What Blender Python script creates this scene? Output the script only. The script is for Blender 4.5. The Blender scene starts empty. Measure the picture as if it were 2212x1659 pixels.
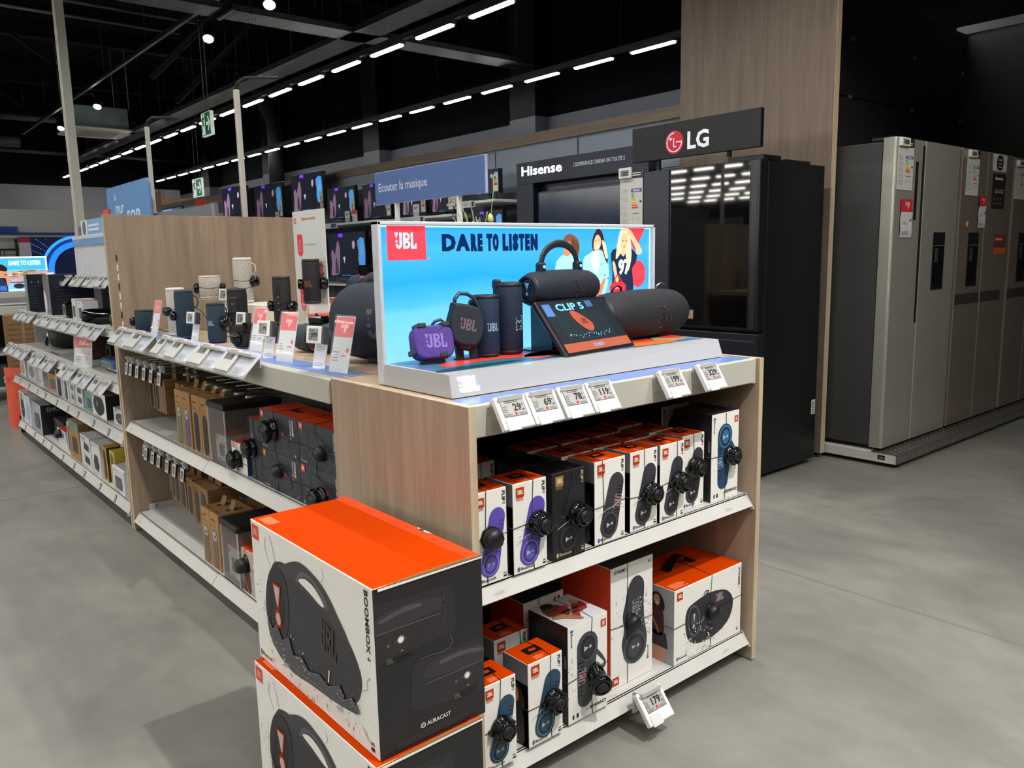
import bpy, math, random
from mathutils import Vector, Matrix
PI = math.pi
SC = bpy.context.scene
COL = SC.collection
rnd = random.Random(7)

# ------------------------------------------------------------------ camera
cam_d = bpy.data.cameras.new('camera')
cam = bpy.data.objects.new('camera', cam_d)
COL.objects.link(cam)
yaw, pitch, roll = math.radians(50.0336), math.radians(9.0184), math.radians(-1.18245)
fwd = Vector((math.cos(pitch)*math.cos(yaw), math.cos(pitch)*math.sin(yaw), -math.sin(pitch)))
r0 = Vector((math.sin(yaw), -math.cos(yaw), 0))
u0 = r0.cross(fwd)
rt = r0*math.cos(roll) + u0*math.sin(roll)
up = -r0*math.sin(roll) + u0*math.cos(roll)
m3 = Matrix((rt, up, -fwd)).transposed()
cam.matrix_world = Matrix.Translation((0, 0, 1.30)) @ m3.to_4x4()
cam_d.sensor_fit = 'HORIZONTAL'
cam_d.sensor_width = 36.0
cam_d.lens = 1737.09/2212*36.0
cam_d.clip_start = 0.02
cam_d.clip_end = 200
SC.camera = cam

# ------------------------------------------------------------------ world, colour management
w = bpy.data.worlds.new('World')
SC.world = w
w.use_nodes = True
w.node_tree.nodes['Background'].inputs[0].default_value = (0.35, 0.42, 0.5, 1)
w.node_tree.nodes['Background'].inputs[1].default_value = 0.05
SC.view_settings.view_transform = 'Standard'
SC.view_settings.look = 'None'
SC.view_settings.gamma = 1.0
SC.view_settings.use_curve_mapping = False
SC.view_settings.exposure = 0.7
SC.cycles.sample_clamp_indirect = 3.0
SC.cycles.max_bounces = 7
SC.cycles.diffuse_bounces = 3
SC.cycles.glossy_bounces = 4
SC.cycles.transmission_bounces = 6
SC.cycles.transparent_max_bounces = 12
SC.cycles.caustics_reflective = False
SC.cycles.caustics_refractive = False

# ------------------------------------------------------------------ lamps of the shop and an added spot
def area(name, loc, sx, sy, power, col=(1, 0.97, 0.92), rot=(0, 0, 0), spread=PI):
    l = bpy.data.lights.new(name, 'AREA')
    l.shape = 'RECTANGLE'; l.size = sx; l.size_y = sy; l.energy = power; l.color = col; l.spread = spread
    o = bpy.data.objects.new(name, l); COL.objects.link(o); o.location = loc; o.rotation_euler = rot
    return o
def spot(name, loc, target, power, size=60, blend=0.4, rad=0.04, col=(1, 0.96, 0.9)):
    l = bpy.data.lights.new(name, 'SPOT')
    l.energy = power; l.spot_size = math.radians(size); l.spot_blend = blend; l.shadow_soft_size = rad; l.color = col
    o = bpy.data.objects.new(name, l); COL.objects.link(o); o.location = loc
    o.rotation_euler = (Vector(target)-Vector(loc)).to_track_quat('-Z', 'Y').to_euler()
    return o
ROWX = (-4.35, -2.0, 0.35, 2.70, 5.05, 7.40)
for i, x in enumerate(ROWX[:4]):
    area('row_light', (x, 9.5 if x < 2 else 0.5, 3.56), 0.06, 29.0 if x < 2 else 11.0, 146 if x < 2 else 95, (1, 0.975, 0.93), spread=math.radians(150))
KEY = spot('track_or_added_spot', (1.40, -0.35, 3.70), (1.70, 1.45, 0.50), 268, 60, 0.5, 0.03, (1, 0.97, 0.94))
spot('track_or_added_spot', (0.2, 1.6, 3.70), (1.45, 3.9, 1.1), 80, 62, 0.7, 0.05)  # unseen spot added to brighten the oak divider and deck
spot('track_or_added_spot', (3.1, 0.2, 3.7), (4.6, 2.6, 1.9), 60, 46, 0.9, 0.04, (1, 0.9, 0.8))
spot('track_or_added_spot', (4.4, -0.6, 3.7), (5.3, 2.2, 1.0), 80, 62, 0.8, 0.05, (1, 0.94, 0.87))
spot('track_or_added_spot', (3.2, -0.9, 3.7), (3.1, 0.9, 0.0), 85, 75, 0.9, 0.05)

# ------------------------------------------------------------------ materials
def lin(h):
    h = h.lstrip('#')
    out = []
    for i in (0, 2, 4):
        c = int(h[i:i+2], 16)/255
        out.append(c/12.92 if c <= 0.04045 else ((c+0.055)/1.055)**2.4)
    return (*out, 1)
MC = {}
def M(h, rough=0.5, metal=0.0, var=0.06, scale=14.0, bump=0.0, emit=0.0, spec=0.5, coat=0.0):
    """plain surface: a base colour with a little procedural variation"""
    key = (h, rough, metal, var, scale, bump, emit, spec, coat)
    if key in MC: return MC[key]
    m = bpy.data.materials.new('mat_'+h.strip('#'))
    m.use_nodes = True
    nt = m.node_tree; N = nt.nodes; L = nt.links
    b = N['Principled BSDF']
    b.inputs['Roughness'].default_value = rough
    b.inputs['Metallic'].default_value = metal
    b.inputs['Specular IOR Level'].default_value = spec
    if coat: b.inputs['Coat Weight'].default_value = coat
    tc = N.new('ShaderNodeTexCoord')
    nz = N.new('ShaderNodeTexNoise'); nz.inputs['Scale'].default_value = scale; nz.inputs['Detail'].default_value = 3
    L.new(tc.outputs['Object'], nz.inputs['Vector'])
    cr = N.new('ShaderNodeValToRGB')
    c = lin(h)
    cr.color_ramp.elements[0].position = 0.3; cr.color_ramp.elements[1].position = 0.7
    cr.color_ramp.elements[0].color = (*[v*(1-var) for v in c[:3]], 1)
    cr.color_ramp.elements[1].color = (*[min(1, v*(1+var)) for v in c[:3]], 1)
    L.new(nz.outputs['Fac'], cr.inputs['Fac'])
    L.new(cr.outputs['Color'], b.inputs['Base Color'])
    if emit:
        L.new(cr.outputs['Color'], b.inputs['Emission Color'])
        b.inputs['Emission Strength'].default_value = emit
        m.cycles.emission_sampling = 'NONE' if emit < 0.8 else 'AUTO'
    if bump:
        bp = N.new('ShaderNodeBump'); bp.inputs['Strength'].default_value = bump; bp.inputs['Distance'].default_value = 0.002
        L.new(nz.outputs['Fac'], bp.inputs['Height']); L.new(bp.outputs['Normal'], b.inputs['Normal'])
    MC[key] = m
    return m
def wood(name, a, bcol, axis='Z', rough=0.45):
    m = bpy.data.materials.new(name); m.use_nodes = True
    nt = m.node_tree; N = nt.nodes; L = nt.links; b = N['Principled BSDF']
    tc = N.new('ShaderNodeTexCoord'); mp = N.new('ShaderNodeMapping')
    s = {'Z': (9, 9, 0.55), 'X': (0.6, 9, 9), 'Y': (9, 0.6, 9)}[axis]
    mp.inputs['Scale'].default_value = s
    L.new(tc.outputs['Object'], mp.inputs['Vector'])
    n1 = N.new('ShaderNodeTexNoise'); n1.inputs['Scale'].default_value = 2.2; n1.inputs['Detail'].default_value = 6; n1.inputs['Distortion'].default_value = 0.8
    n2 = N.new('ShaderNodeTexNoise'); n2.inputs['Scale'].default_value = 16; n2.inputs['Detail'].default_value = 4
    L.new(mp.outputs['Vector'], n1.inputs['Vector']); L.new(mp.outputs['Vector'], n2.inputs['Vector'])
    ad = N.new('ShaderNodeMath'); ad.operation = 'MULTIPLY_ADD'; ad.inputs[1].default_value = 0.35
    L.new(n2.outputs['Fac'], ad.inputs[0]); L.new(n1.outputs['Fac'], ad.inputs[2])
    cr = N.new('ShaderNodeValToRGB'); cr.color_ramp.elements[0].position = 0.45; cr.color_ramp.elements[1].position = 0.85
    cr.color_ramp.elements[0].color = lin(a); cr.color_ramp.elements[1].color = lin(bcol)
    L.new(ad.outputs[0], cr.inputs['Fac']); L.new(cr.outputs['Color'], b.inputs['Base Color'])
    b.inputs['Roughness'].default_value = rough
    return m
def ribbed(name, h, scale, rough=0.6, spec=0.5, axis='Z', depth=0.02, dark=0.5, metal=0.0, width=0.12):
    """sheet with fine grooves across one axis"""
    m = bpy.data.materials.new(name); m.use_nodes = True
    nt = m.node_tree; N = nt.nodes; L = nt.links; b = N['Principled BSDF']
    tc = N.new('ShaderNodeTexCoord'); wv = N.new('ShaderNodeTexWave')
    wv.bands_direction = axis; wv.inputs['Scale'].default_value = scale
    L.new(tc.outputs['Object'], wv.inputs['Vector'])
    cr = N.new('ShaderNodeValToRGB'); c = lin(h)
    cr.color_ramp.elements[0].color = (*[v*dark for v in c[:3]], 1); cr.color_ramp.elements[0].position = 0.0
    cr.color_ramp.elements[1].color = c; cr.color_ramp.elements[1].position = width
    L.new(wv.outputs['Fac'], cr.inputs['Fac']); L.new(cr.outputs['Color'], b.inputs['Base Color'])
    bp = N.new('ShaderNodeBump'); bp.inputs['Distance'].default_value = depth; bp.inputs['Strength'].default_value = 0.6
    L.new(wv.outputs['Fac'], bp.inputs['Height']); L.new(bp.outputs['Normal'], b.inputs['Normal'])
    b.inputs['Roughness'].default_value = rough; b.inputs['Metallic'].default_value = metal; b.inputs['Specular IOR Level'].default_value = spec
    return m
def mesh_fabric(h, scale=260, rough=0.75):
    m = bpy.data.materials.new('knit_'+h.strip('#')); m.use_nodes = True
    nt = m.node_tree; N = nt.nodes; L = nt.links; b = N['Principled BSDF']
    tc = N.new('ShaderNodeTexCoord'); v = N.new('ShaderNodeTexVoronoi'); v.inputs['Scale'].default_value = scale
    L.new(tc.outputs['Object'], v.inputs['Vector'])
    cr = N.new('ShaderNodeValToRGB'); c = lin(h)
    cr.color_ramp.elements[0].color = (*[x*1.25 for x in c[:3]], 1); cr.color_ramp.elements[1].color = (*[x*0.6 for x in c[:3]], 1)
    cr.color_ramp.elements[1].position = 0.7
    L.new(v.outputs['Distance'], cr.inputs['Fac']); L.new(cr.outputs['Color'], b.inputs['Base Color'])
    bp = N.new('ShaderNodeBump'); bp.inputs['Strength'].default_value = 0.35; bp.inputs['Distance'].default_value = 0.001
    L.new(v.outputs['Distance'], bp.inputs['Height']); L.new(bp.outputs['Normal'], b.inputs['Normal'])
    b.inputs['Roughness'].default_value = rough
    return m
def glassy(h='#ffffff', alpha=0.25, rough=0.05):
    key = ('glass', h, alpha, rough)
    if key in MC: return MC[key]
    m = bpy.data.materials.new('clear_plastic'); m.use_nodes = True
    nt = m.node_tree; N = nt.nodes; L = nt.links; b = N['Principled BSDF']
    b.inputs['Roughness'].default_value = rough; b.inputs['Base Color'].default_value = lin(h)
    nz = N.new('ShaderNodeTexNoise'); nz.inputs['Scale'].default_value = 6
    mr = N.new('ShaderNodeMapRange'); mr.inputs[3].default_value = alpha*0.8; mr.inputs[4].default_value = alpha*1.2
    L.new(nz.outputs['Fac'], mr.inputs[0]); L.new(mr.outputs[0], b.inputs['Alpha'])
    MC[key] = m
    return m
WHITE = M('#dcdcd6', 0.35, var=0.015)
WARMWHITE = M('#b5b3a7', 0.45, var=0.02, spec=0.3)
SHELFW = M('#c0bfba', 0.4, var=0.02, spec=0.35)
BLACK = M('#101114', 0.35)
GLOSS = M('#08090a', 0.08, var=0.02)
DARK = M('#1b1d21', 0.5)
ORANGE = M('#c03a00', 0.65, var=0.02, spec=0.03)
PAPER = M('#eae8e1', 0.5, var=0.012, spec=0.35)
PRNTBLK = M('#15161a', 0.45)
GREY = M('#8a8c8e', 0.45)
LGREY = M('#b5b6b8', 0.5)
ESL = M('#a9a9a4', 0.35, var=0.02)
INK = M('#17181f', 0.5)
RED = M('#d2232c', 0.4, var=0.03)
BLUESTRIP = M('#5f7fc0', 0.35, var=0.04)
OAK = wood('oak_laminate', '#8f7c69', '#a8947f', rough=0.5)
OAKEDGE = wood('oak_edge', '#ab987f', '#c9b899')
OAKX = wood('oak_deck', '#a18a72', '#bda68c', axis='Y')
KRAFT = M('#a07a4d', 0.75, var=0.08, scale=30)
CHROME = M('#b9bcc0', 0.2, 0.9)
CLEAR = glassy('#ffffff', 0.18, 0.05)

# ------------------------------------------------------------------ mesh building
TXT = {}
def glyphs(s, bold):
    k = (s, bold)
    if k not in TXT:
        c = bpy.data.curves.new('txt', 'FONT'); c.body = s; c.size = 1; c.resolution_u = 2; c.offset = bold
        o = bpy.data.objects.new('txt', c)
        me = bpy.data.meshes.new_from_object(o)
        vs = [(v.co.x/0.7, v.co.y/0.7) for v in me.vertices]
        fs = [tuple(p.vertices) for p in me.polygons]
        bpy.data.objects.remove(o); bpy.data.curves.remove(c); bpy.data.meshes.remove(me)
        x0 = min((v[0] for v in vs), default=0); x1 = max((v[0] for v in vs), default=1)
        TXT[k] = ([(x-x0, y) for x, y in vs], fs, x1-x0)
    return TXT[k]
def rrect(w, h, r, n=4, cx=0, cy=0):
    pts = []
    for sx, sy, a0 in ((1, 1, 0), (-1, 1, 90), (-1, -1, 180), (1, -1, 270)):
        for i in range(n+1):
            a = math.radians(a0+90*i/n)
            pts.append((cx+sx*(w/2-r)+r*math.cos(a), cy+sy*(h/2-r)+r*math.sin(a)))
    return pts
def ell(cx, cy, rx, ry, n=20, rot=0):
    return [(cx+rx*math.cos(2*PI*i/n)*math.cos(rot)-ry*math.sin(2*PI*i/n)*math.sin(rot),
             cy+rx*math.cos(2*PI*i/n)*math.sin(rot)+ry*math.sin(2*PI*i/n)*math.cos(rot)) for i in range(n)]
def capsule(a, b, ra, rb, n=10):
    ax, ay = a; bx, by = b
    t = math.atan2(by-ay, bx-ax)
    pts = [(bx+rb*math.cos(t-PI/2+PI*i/n), by+rb*math.sin(t-PI/2+PI*i/n)) for i in range(n+1)]
    pts += [(ax+ra*math.cos(t+PI/2+PI*i/n), ay+ra*math.sin(t+PI/2+PI*i/n)) for i in range(n+1)]
    return pts
class MB:
    def __init__(s): s.v = []; s.f = []; s.m = []; s.sm = []; s.mats = []; s.T = None
    def mi(s, mat):
        if mat not in s.mats: s.mats.append(mat)
        return s.mats.index(mat)
    def add(s, vs, fs, mat, smooth=False):
        o = len(s.v); i = s.mi(mat)
        for p in vs:
            p = Vector(p)
            s.v.append(tuple(s.T @ p) if s.T else tuple(p))
        for f in fs:
            s.f.append(tuple(o+k for k in f)); s.m.append(i); s.sm.append(smooth)
        return s
    def box(s, x0, x1, y0, y1, z0, z1, mat, b=0.0, top=None, front=None, left=None, right=None):
        if b <= 0:
            vs = [(x, y, z) for z in (z0, z1) for y in (y0, y1) for x in (x0, x1)]
            F = (((0, 2, 3, 1), mat), ((4, 5, 7, 6), top or mat), ((0, 1, 5, 4), front or mat), ((2, 6, 7, 3), mat),
                 ((0, 4, 6, 2), left or mat), ((1, 3, 7, 5), right or mat))
            o = len(s.v); s.add(vs, [], mat)
            for f, mm in F:
                s.f.append(tuple(o+k for k in f)); s.m.append(s.mi(mm)); s.sm.append(False)
            return s
        c = ((x0+x1)/2, (y0+y1)/2, (z0+z1)/2); h = (abs(x1-x0)/2, abs(y1-y0)/2, abs(z1-z0)/2)
        b = min(b, 0.49*min(h)*2)
        vs = []; idx = {}
        for sx in (-1, 1):
            for sy in (-1, 1):
                for sz in (-1, 1):
                    for ax in range(3):
                        p = [c[k]+(sx, sy, sz)[k]*(h[k]-(0 if k == ax else b)) for k in range(3)]
                        idx[(sx, sy, sz, ax)] = len(vs); vs.append(p)
        fl = []
        I = lambda sx, sy, sz, ax: idx[(sx, sy, sz, ax)]
        for ax in range(3):
            for sg in (-1, 1):
                o1, o2 = [k for k in range(3) if k != ax]
                q = []
                for a1, a2 in ((-1, -1), (1, -1), (1, 1), (-1, 1)):
                    sgn = [0, 0, 0]; sgn[ax] = sg; sgn[o1] = a1; sgn[o2] = a2
                    q.append(I(*sgn, ax))
                mm = mat
                if ax == 2 and sg == 1 and top: mm = top
                if ax == 1 and sg == -1 and front: mm = front
                if ax == 0 and sg == -1 and left: mm = left
                if ax == 0 and sg == 1 and right: mm = right
                fl.append((q, mm))
        for ax in range(3):
            o1, o2 = [k for k in range(3) if k != ax]
            for a1 in (-1, 1):
                for a2 in (-1, 1):
                    q = []
                    for (sg, axx) in ((-1, o1), (1, o1), (1, o2), (-1, o2)):
                        sgn = [0, 0, 0]; sgn[ax] = sg; sgn[o1] = a1; sgn[o2] = a2
                        q.append(I(*sgn, axx))
                    fl.append((q, mat))
        for sx in (-1, 1):
            for sy in (-1, 1):
                for sz in (-1, 1): fl.append(([I(sx, sy, sz, k) for k in range(3)], mat))
        o = len(s.v); s.add(vs, [], mat)
        for f, mm in fl:
            s.f.append(tuple(o+k for k in f)); s.m.append(s.mi(mm)); s.sm.append(False)
        return s
    def loft(s, rings, mat, closed=True, cap=True, smooth=True):
        n = len(rings[0]); vs = [p for r in rings for p in r]; fs = []
        for i in range(len(rings)-1):
            for j in range(n if closed else n-1):
                k = (j+1) % n
                fs.append((i*n+j, i*n+k, (i+1)*n+k, (i+1)*n+j))
        s.add(vs, fs, mat, smooth)
        if cap:
            o = len(s.v)-len(vs); i = s.mi(mat)
            s.f.append(tuple(o+j for j in reversed(range(n)))); s.m.append(i); s.sm.append(False)
            s.f.append(tuple(o+(len(rings)-1)*n+j for j in range(n))); s.m.append(i); s.sm.append(False)
        return s
    def lathe(s, prof, mat, c=(0, 0, 0), axis='Z', n=20, sx=1, sy=1, smooth=True, cap=True):
        rings = []
        for r, t in prof:
            ring = []
            for i in range(n):
                a = 2*PI*i/n; p, q = r*math.cos(a)*sx, r*math.sin(a)*sy
                v = {'Z': (p, q, t), 'Y': (p, t, q), 'X': (t, p, q)}[axis]
                ring.append((c[0]+v[0], c[1]+v[1], c[2]+v[2]))
            rings.append(ring)
        return s.loft(rings, mat, True, cap, smooth)
    def tube(s, pts, r, mat, n=6, ry=None, smooth=True, closed=False):
        pts = [Vector(p) for p in pts]
        rings = []; up = None; L = len(pts)
        for i, p in enumerate(pts):
            if closed: d = pts[(i+1) % L]-pts[i-1]
            else: d = pts[min(i+1, L-1)]-pts[max(i-1, 0)]
            if d.length < 1e-9: d = Vector((0, 0, 1))
            d.normalize()
            if up is None:
                up = Vector((0, 0, 1)) if abs(d.z) < 0.9 else Vector((1, 0, 0))
            sd = d.cross(up)
            if sd.length < 1e-6: sd = d.cross(Vector((0.3, 1, 0.2)))
            sd.normalize(); up = sd.cross(d).normalized()
            rings.append([p+sd*r*math.cos(2*PI*k/n)+up*(ry or r)*math.sin(2*PI*k/n) for k in range(n)])
        if closed: rings.append(rings[0])
        return s.loft(rings, mat, True, not closed, smooth)
    def prism(s, pts, o, U, V, d, mat, side=None):
        """outline in (U,V) at o, extruded by vector d"""
        o = Vector(o); U = Vector(U); V = Vector(V); d = Vector(d); n = len(pts)
        vs = [o+U*p[0]+V*p[1] for p in pts]+[o+U*p[0]+V*p[1]+d for p in pts]
        s.add(vs, [tuple(range(n)), tuple(reversed(range(n, 2*n)))], mat)
        s.add(vs, [(i, (i+1) % n, n+(i+1) % n, n+i) for i in range(n)], side or mat)
        return s
    def build(s, name, parent=None, loc=(0, 0, 0), rz=0.0, label=None):
        me = bpy.data.meshes.new(name)
        me.from_pydata(s.v, [], s.f)
        for m in s.mats: me.materials.append(m)
        me.polygons.foreach_set('material_index', s.m)
        me.polygons.foreach_set('use_smooth', s.sm)
        me.update()
        o = bpy.data.objects.new(name, me); COL.objects.link(o)
        if parent is not None: o.parent = parent
        o.location = loc; o.rotation_euler = (0, 0, rz)
        if label: o['label'] = label
        return o
class P:
    """prints on a face: flat shapes laid over each other in thin layers"""
    def __init__(s, mb, o, U, V, warp=None, eps=0.0004):
        s.mb = mb; s.o = Vector(o); s.U = Vector(U); s.V = Vector(V); s.N = s.U.cross(s.V).normalized(); s.k = 1; s.warp = warp; s.eps = eps; s.clip = None
    def pt(s, u, v):
        if s.clip: u = min(max(u, 0), s.clip[0]); v = min(max(v, 0), s.clip[1])
        if s.warp: return s.warp(u, v, s.k*s.eps)
        return s.o+s.U*u+s.V*v+s.N*(s.k*s.eps)
    def poly(s, pts, mat, k=None):
        if k is not None: s.k = k
        s.mb.add([s.pt(*p) for p in pts], [tuple(range(len(pts)))], mat); return s
    def rect(s, u0, v0, u1, v1, mat, k=None): return s.poly([(u0, v0), (u1, v0), (u1, v1), (u0, v1)], mat, k)
    def strip(s, pts, wd, mat, k=None):
        if k is not None: s.k = k
        for (a, b) in zip(pts, pts[1:]):
            dx, dy = b[0]-a[0], b[1]-a[1]; l = math.hypot(dx, dy) or 1
            nx, ny = -dy/l*wd/2, dx/l*wd/2
            s.poly([(a[0]+nx, a[1]+ny), (a[0]-nx, a[1]-ny), (b[0]-nx, b[1]-ny), (b[0]+nx, b[1]+ny)], mat)
        return s
    def ring(s, cx, cy, r0, r1, mat, k=None, a0=0, a1=360, n=24, sy=1.0):
        if k is not None: s.k = k
        for i in range(n):
            a, b = math.radians(a0+(a1-a0)*i/n), math.radians(a0+(a1-a0)*(i+1)/n)
            s.poly([(cx+r0*math.cos(a), cy+r0*math.sin(a)*sy), (cx+r1*math.cos(a), cy+r1*math.sin(a)*sy),
                    (cx+r1*math.cos(b), cy+r1*math.sin(b)*sy), (cx+r0*math.cos(b), cy+r0*math.sin(b)*sy)], mat)
        return s
    def text(s, t, u, v, h, mat, w=None, rot=0, bold=0.0, k=None, align='L', shear=0.0):
        if k is not None: s.k = k
        vs, fs, W = glyphs(t, bold)
        sx = (w/W) if w else h
        off = {'L': 0, 'C': -W*sx/2, 'R': -W*sx}[align]
        c, sn = math.cos(rot), math.sin(rot)
        out = []
        for x, y in vs:
            X, Y = x*sx+off+shear*y*h, y*h
            out.append(s.pt(u+X*c-Y*sn, v+X*sn+Y*c))
        s.mb.add(out, fs, mat); return s
    def lines(s, u0, v0, u1, v1, n, mat, fill=0.45, k=None, ragged=0.4):
        """greeked small print"""
        if k is not None: s.k = k
        dv = (v1-v0)/n
        for i in range(n):
            e = u0+(u1-u0)*(1-ragged*rnd.random())
            s.rect(u0, v0+dv*i, e, v0+dv*(i+fill), mat)
        return s
    def logo(s, u, v, h, mat, rot=0, k=None, xs=1.0, sh=0.0):
        """the exclamation mark logo: triangle, dot and three condensed letters"""
        if k is not None: s.k = k
        c, sn = math.cos(rot), math.sin(rot)
        def q(pts): s.poly([(u+((x*xs+sh*y)*c-y*sn)*h, v+((x*xs+sh*y)*sn+y*c)*h) for x, y in pts], mat)
        def arc(cx, cy, r0, r1, a0, a1, n=6, sy=1.0):
            for i in range(n):
                a, b = math.radians(a0+(a1-a0)*i/n), math.radians(a0+(a1-a0)*(i+1)/n)
                q([(cx+r0*math.cos(a), cy+r0*math.sin(a)*sy), (cx+r1*math.cos(a), cy+r1*math.sin(a)*sy),
                   (cx+r1*math.cos(b), cy+r1*math.sin(b)*sy), (cx+r0*math.cos(b), cy+r0*math.sin(b)*sy)])
        q([(0, 1), (0.13, 0.62), (0.27, 1)])
        q(ell(0.14, 0.46, 0.08, 0.08, 12))
        q([(0.36, 1), (0.36, 0.26), (0.53, 0.26), (0.53, 1)])
        arc(0.30, 0.26, 0.06, 0.23, 180, 360, 10, 1.12)
        q([(0.07, 0.29), (0.07, 0.26), (0.24, 0.26), (0.24, 0.29)])
        q([(0.62, 0), (0.80, 0), (0.80, 1), (0.62, 1)])
        for lo, hi in ((0.5, 1.0), (0.0, 0.52)):
            q([(0.80, hi-0.15), (0.88, hi-0.15), (0.88, hi), (0.80, hi)])
            q([(0.80, lo), (0.88, lo), (0.88, lo+0.15), (0.80, lo+0.15)])
            m_ = (lo+hi)/2; hh = (hi-lo)/2
            arc(0.88, m_, hh-0.15, hh, -90, 90, 8)
        q([(1.20, 0), (1.37, 0), (1.37, 1), (1.20, 1)])
        q([(1.37, 0), (1.62, 0), (1.62, 0.15), (1.37, 0.15)])
        q([(1.50, 0.15), (1.62, 0.15), (1.62, 0.34), (1.50, 0.30)])
        return s

def tag(o, label=None, cat=None, group=None, kind=None):
    if label: o['label'] = label
    if cat: o['category'] = cat
    if group: o['group'] = group
    if kind: o['kind'] = kind
    return o
def thing(name, label, cat, loc=(0, 0, 0), rz=0.0, group=None):
    o = bpy.data.objects.new(name, None); COL.objects.link(o)
    o.empty_display_size = 0.05
    o.location = loc; o.rotation_euler = (0, 0, rz)
    return tag(o, label, cat, group)
def struct(name, mb): return tag(mb.build(name), kind='structure')
def tree_copy(o, parent=None):
    c = o.copy(); COL.objects.link(c)
    if parent is not None: c.parent = parent
    for ch in list(o.children): tree_copy(ch, c)
    return c
ORD = ('first second third fourth fifth sixth seventh eighth ninth tenth eleventh twelfth thirteenth fourteenth fifteenth sixteenth '
       'seventeenth eighteenth nineteenth twentieth twenty-first twenty-second twenty-third twenty-fourth').split()
LEFT = -PI/2     # turns a front that faces -Y into one that faces -X (towards the left aisle)
# ------------------------------------------------------------------ floor, walls, ceiling
def concrete():
    m = bpy.data.materials.new('polished_concrete'); m.use_nodes = True
    nt = m.node_tree; N = nt.nodes; L = nt.links; b = N['Principled BSDF']
    tc = N.new('ShaderNodeTexCoord')
    n1 = N.new('ShaderNodeTexNoise'); n1.inputs['Scale'].default_value = 1.3; n1.inputs['Detail'].default_value = 8; n1.inputs['Distortion'].default_value = 0.6; n1.inputs['Roughness'].default_value = 0.62
    n2 = N.new('ShaderNodeTexNoise'); n2.inputs['Scale'].default_value = 9; n2.inputs['Detail'].default_value = 8; n2.inputs['Roughness'].default_value = 0.7
    mp = N.new('ShaderNodeMapping'); mp.inputs['Scale'].default_value = (1, 0.35, 1); mp.inputs['Rotation'].default_value = (0, 0, 0.5)
    L.new(tc.outputs['Object'], n1.inputs['Vector']); L.new(tc.outputs['Object'], mp.inputs['Vector']); L.new(mp.outputs['Vector'], n2.inputs['Vector'])
    ad = N.new('ShaderNodeMath'); ad.operation = 'MULTIPLY_ADD'; ad.inputs[1].default_value = 0.45
    L.new(n2.outputs['Fac'], ad.inputs[0]); L.new(n1.outputs['Fac'], ad.inputs[2])
    cr = N.new('ShaderNodeValToRGB')
    cr.color_ramp.elements[0].position = 0.45; cr.color_ramp.elements[1].position = 0.95
    cr.color_ramp.elements[0].color = lin('#6c6c66'); cr.color_ramp.elements[1].color = lin('#8e8b84')
    e = cr.color_ramp.elements.new(0.7); e.color = lin('#7c7c75')
    L.new(ad.outputs[0], cr.inputs['Fac']); L.new(cr.outputs['Color'], b.inputs['Base Color'])
    mr = N.new('ShaderNodeMapRange'); mr.inputs[3].default_value = 0.28; mr.inputs[4].default_value = 0.5
    L.new(n2.outputs['Fac'], mr.inputs[0]); L.new(mr.outputs[0], b.inputs['Roughness'])
    b.inputs['Specular IOR Level'].default_value = 0.42
    return m
FLOORM = concrete()
f = MB(); f.box(-26, 14, -6, 26, -0.1, 0, FLOORM)
for (ax, ay, bx, by) in ((2.855, -6, 2.855, 26), (-8, 5.2, 1.2, 5.2)):
    for o, c in ((0, '#6d6d66'), (0.012, '#77766f')):
        if ax == bx: f.box(ax+o, ax+o+0.006, ay, by, 0, 0.0004, M(c, 0.6))
        else: f.box(ax, bx, ay+o, ay+o+0.004, 0, 0.0004, M(c, 0.6))
struct('floor', f)
CLAD = ribbed('dark_cladding', '#010306', 1.05, 0.7, 0.03, 'Z', 0.03, 0.35, width=0.25)
DECKM = ribbed('dark_roof_deck', '#06080b', 1.6, 0.7, 0.08, 'X', 0.03, 0.6, width=0.3)
c = MB(); c.box(-26, 14, -6, 26, 5.6, 5.8, DECKM); struct('ceiling', c)
LOWG = M('#383d47', 0.7, var=0.03, scale=2)
wl = MB(); wl.box(8.2, 8.4, -6, 25, 3.27, 5.6, CLAD); wl.box(8.2, 8.4, -6, 25, 0, 3.27, LOWG); struct('wall_back', wl)
wl = MB(); wl.box(-26, 14, 24.8, 25, 3.42, 5.6, M('#06080c', 0.7, spec=0.1)); wl.box(-26, 14, 24.8, 25, 0, 3.42, M('#8a8b95', 0.75, var=0.03, scale=1)); struct('wall_far', wl)
wl = MB(); wl.box(-26.2, -26, -6, 25, 0, 5.6, M('#2a2b30', 0.8)); struct('wall_left', wl)
wl = MB(); wl.box(-26, 14, -6.2, -6, 0, 5.6, M('#46464a', 0.8)); struct('wall_front', wl)
wl = MB(); wl.box(14, 14.2, -6, 26, 0, 5.6, M('#24262a', 0.8)); struct('wall_right', wl)
for i, y in enumerate((9.13, 13.4, 18.0, 22.0)):
    t = MB(); t.box(7.95, 8.2, y-0.28, y+0.28, 3.27, 5.6, M('#05070b', 0.6, spec=0.1)); t.box(7.95, 8.2, y-0.28, y+0.28, 0, 3.27, LOWG)
    struct('trim_%d' % (i+1), t)
# tall oak partition between the cinema row and the fridges
t = MB(); t.box(4.66, 4.70, 2.545, 3.68, 0.03, 3.15, wood('tall_oak', '#74655a', '#8b7a6b', rough=0.55)); t.box(4.656, 4.704, 2.541, 2.545, 0.03, 3.15, OAKEDGE)
for k in range(16): t.box(4.6585, 4.66, 2.60, 2.606, 0.50+k*0.055, 0.53+k*0.055, M('#3b2c20', 0.8))
for yy in (2.60, 3.60): t.lathe([(0.025, 0), (0.02, 0.012), (0.008, 0.013), (0.008, 0.03)], BLACK, (4.68, yy, 0), n=10)
struct('wall_oak', t)
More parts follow.
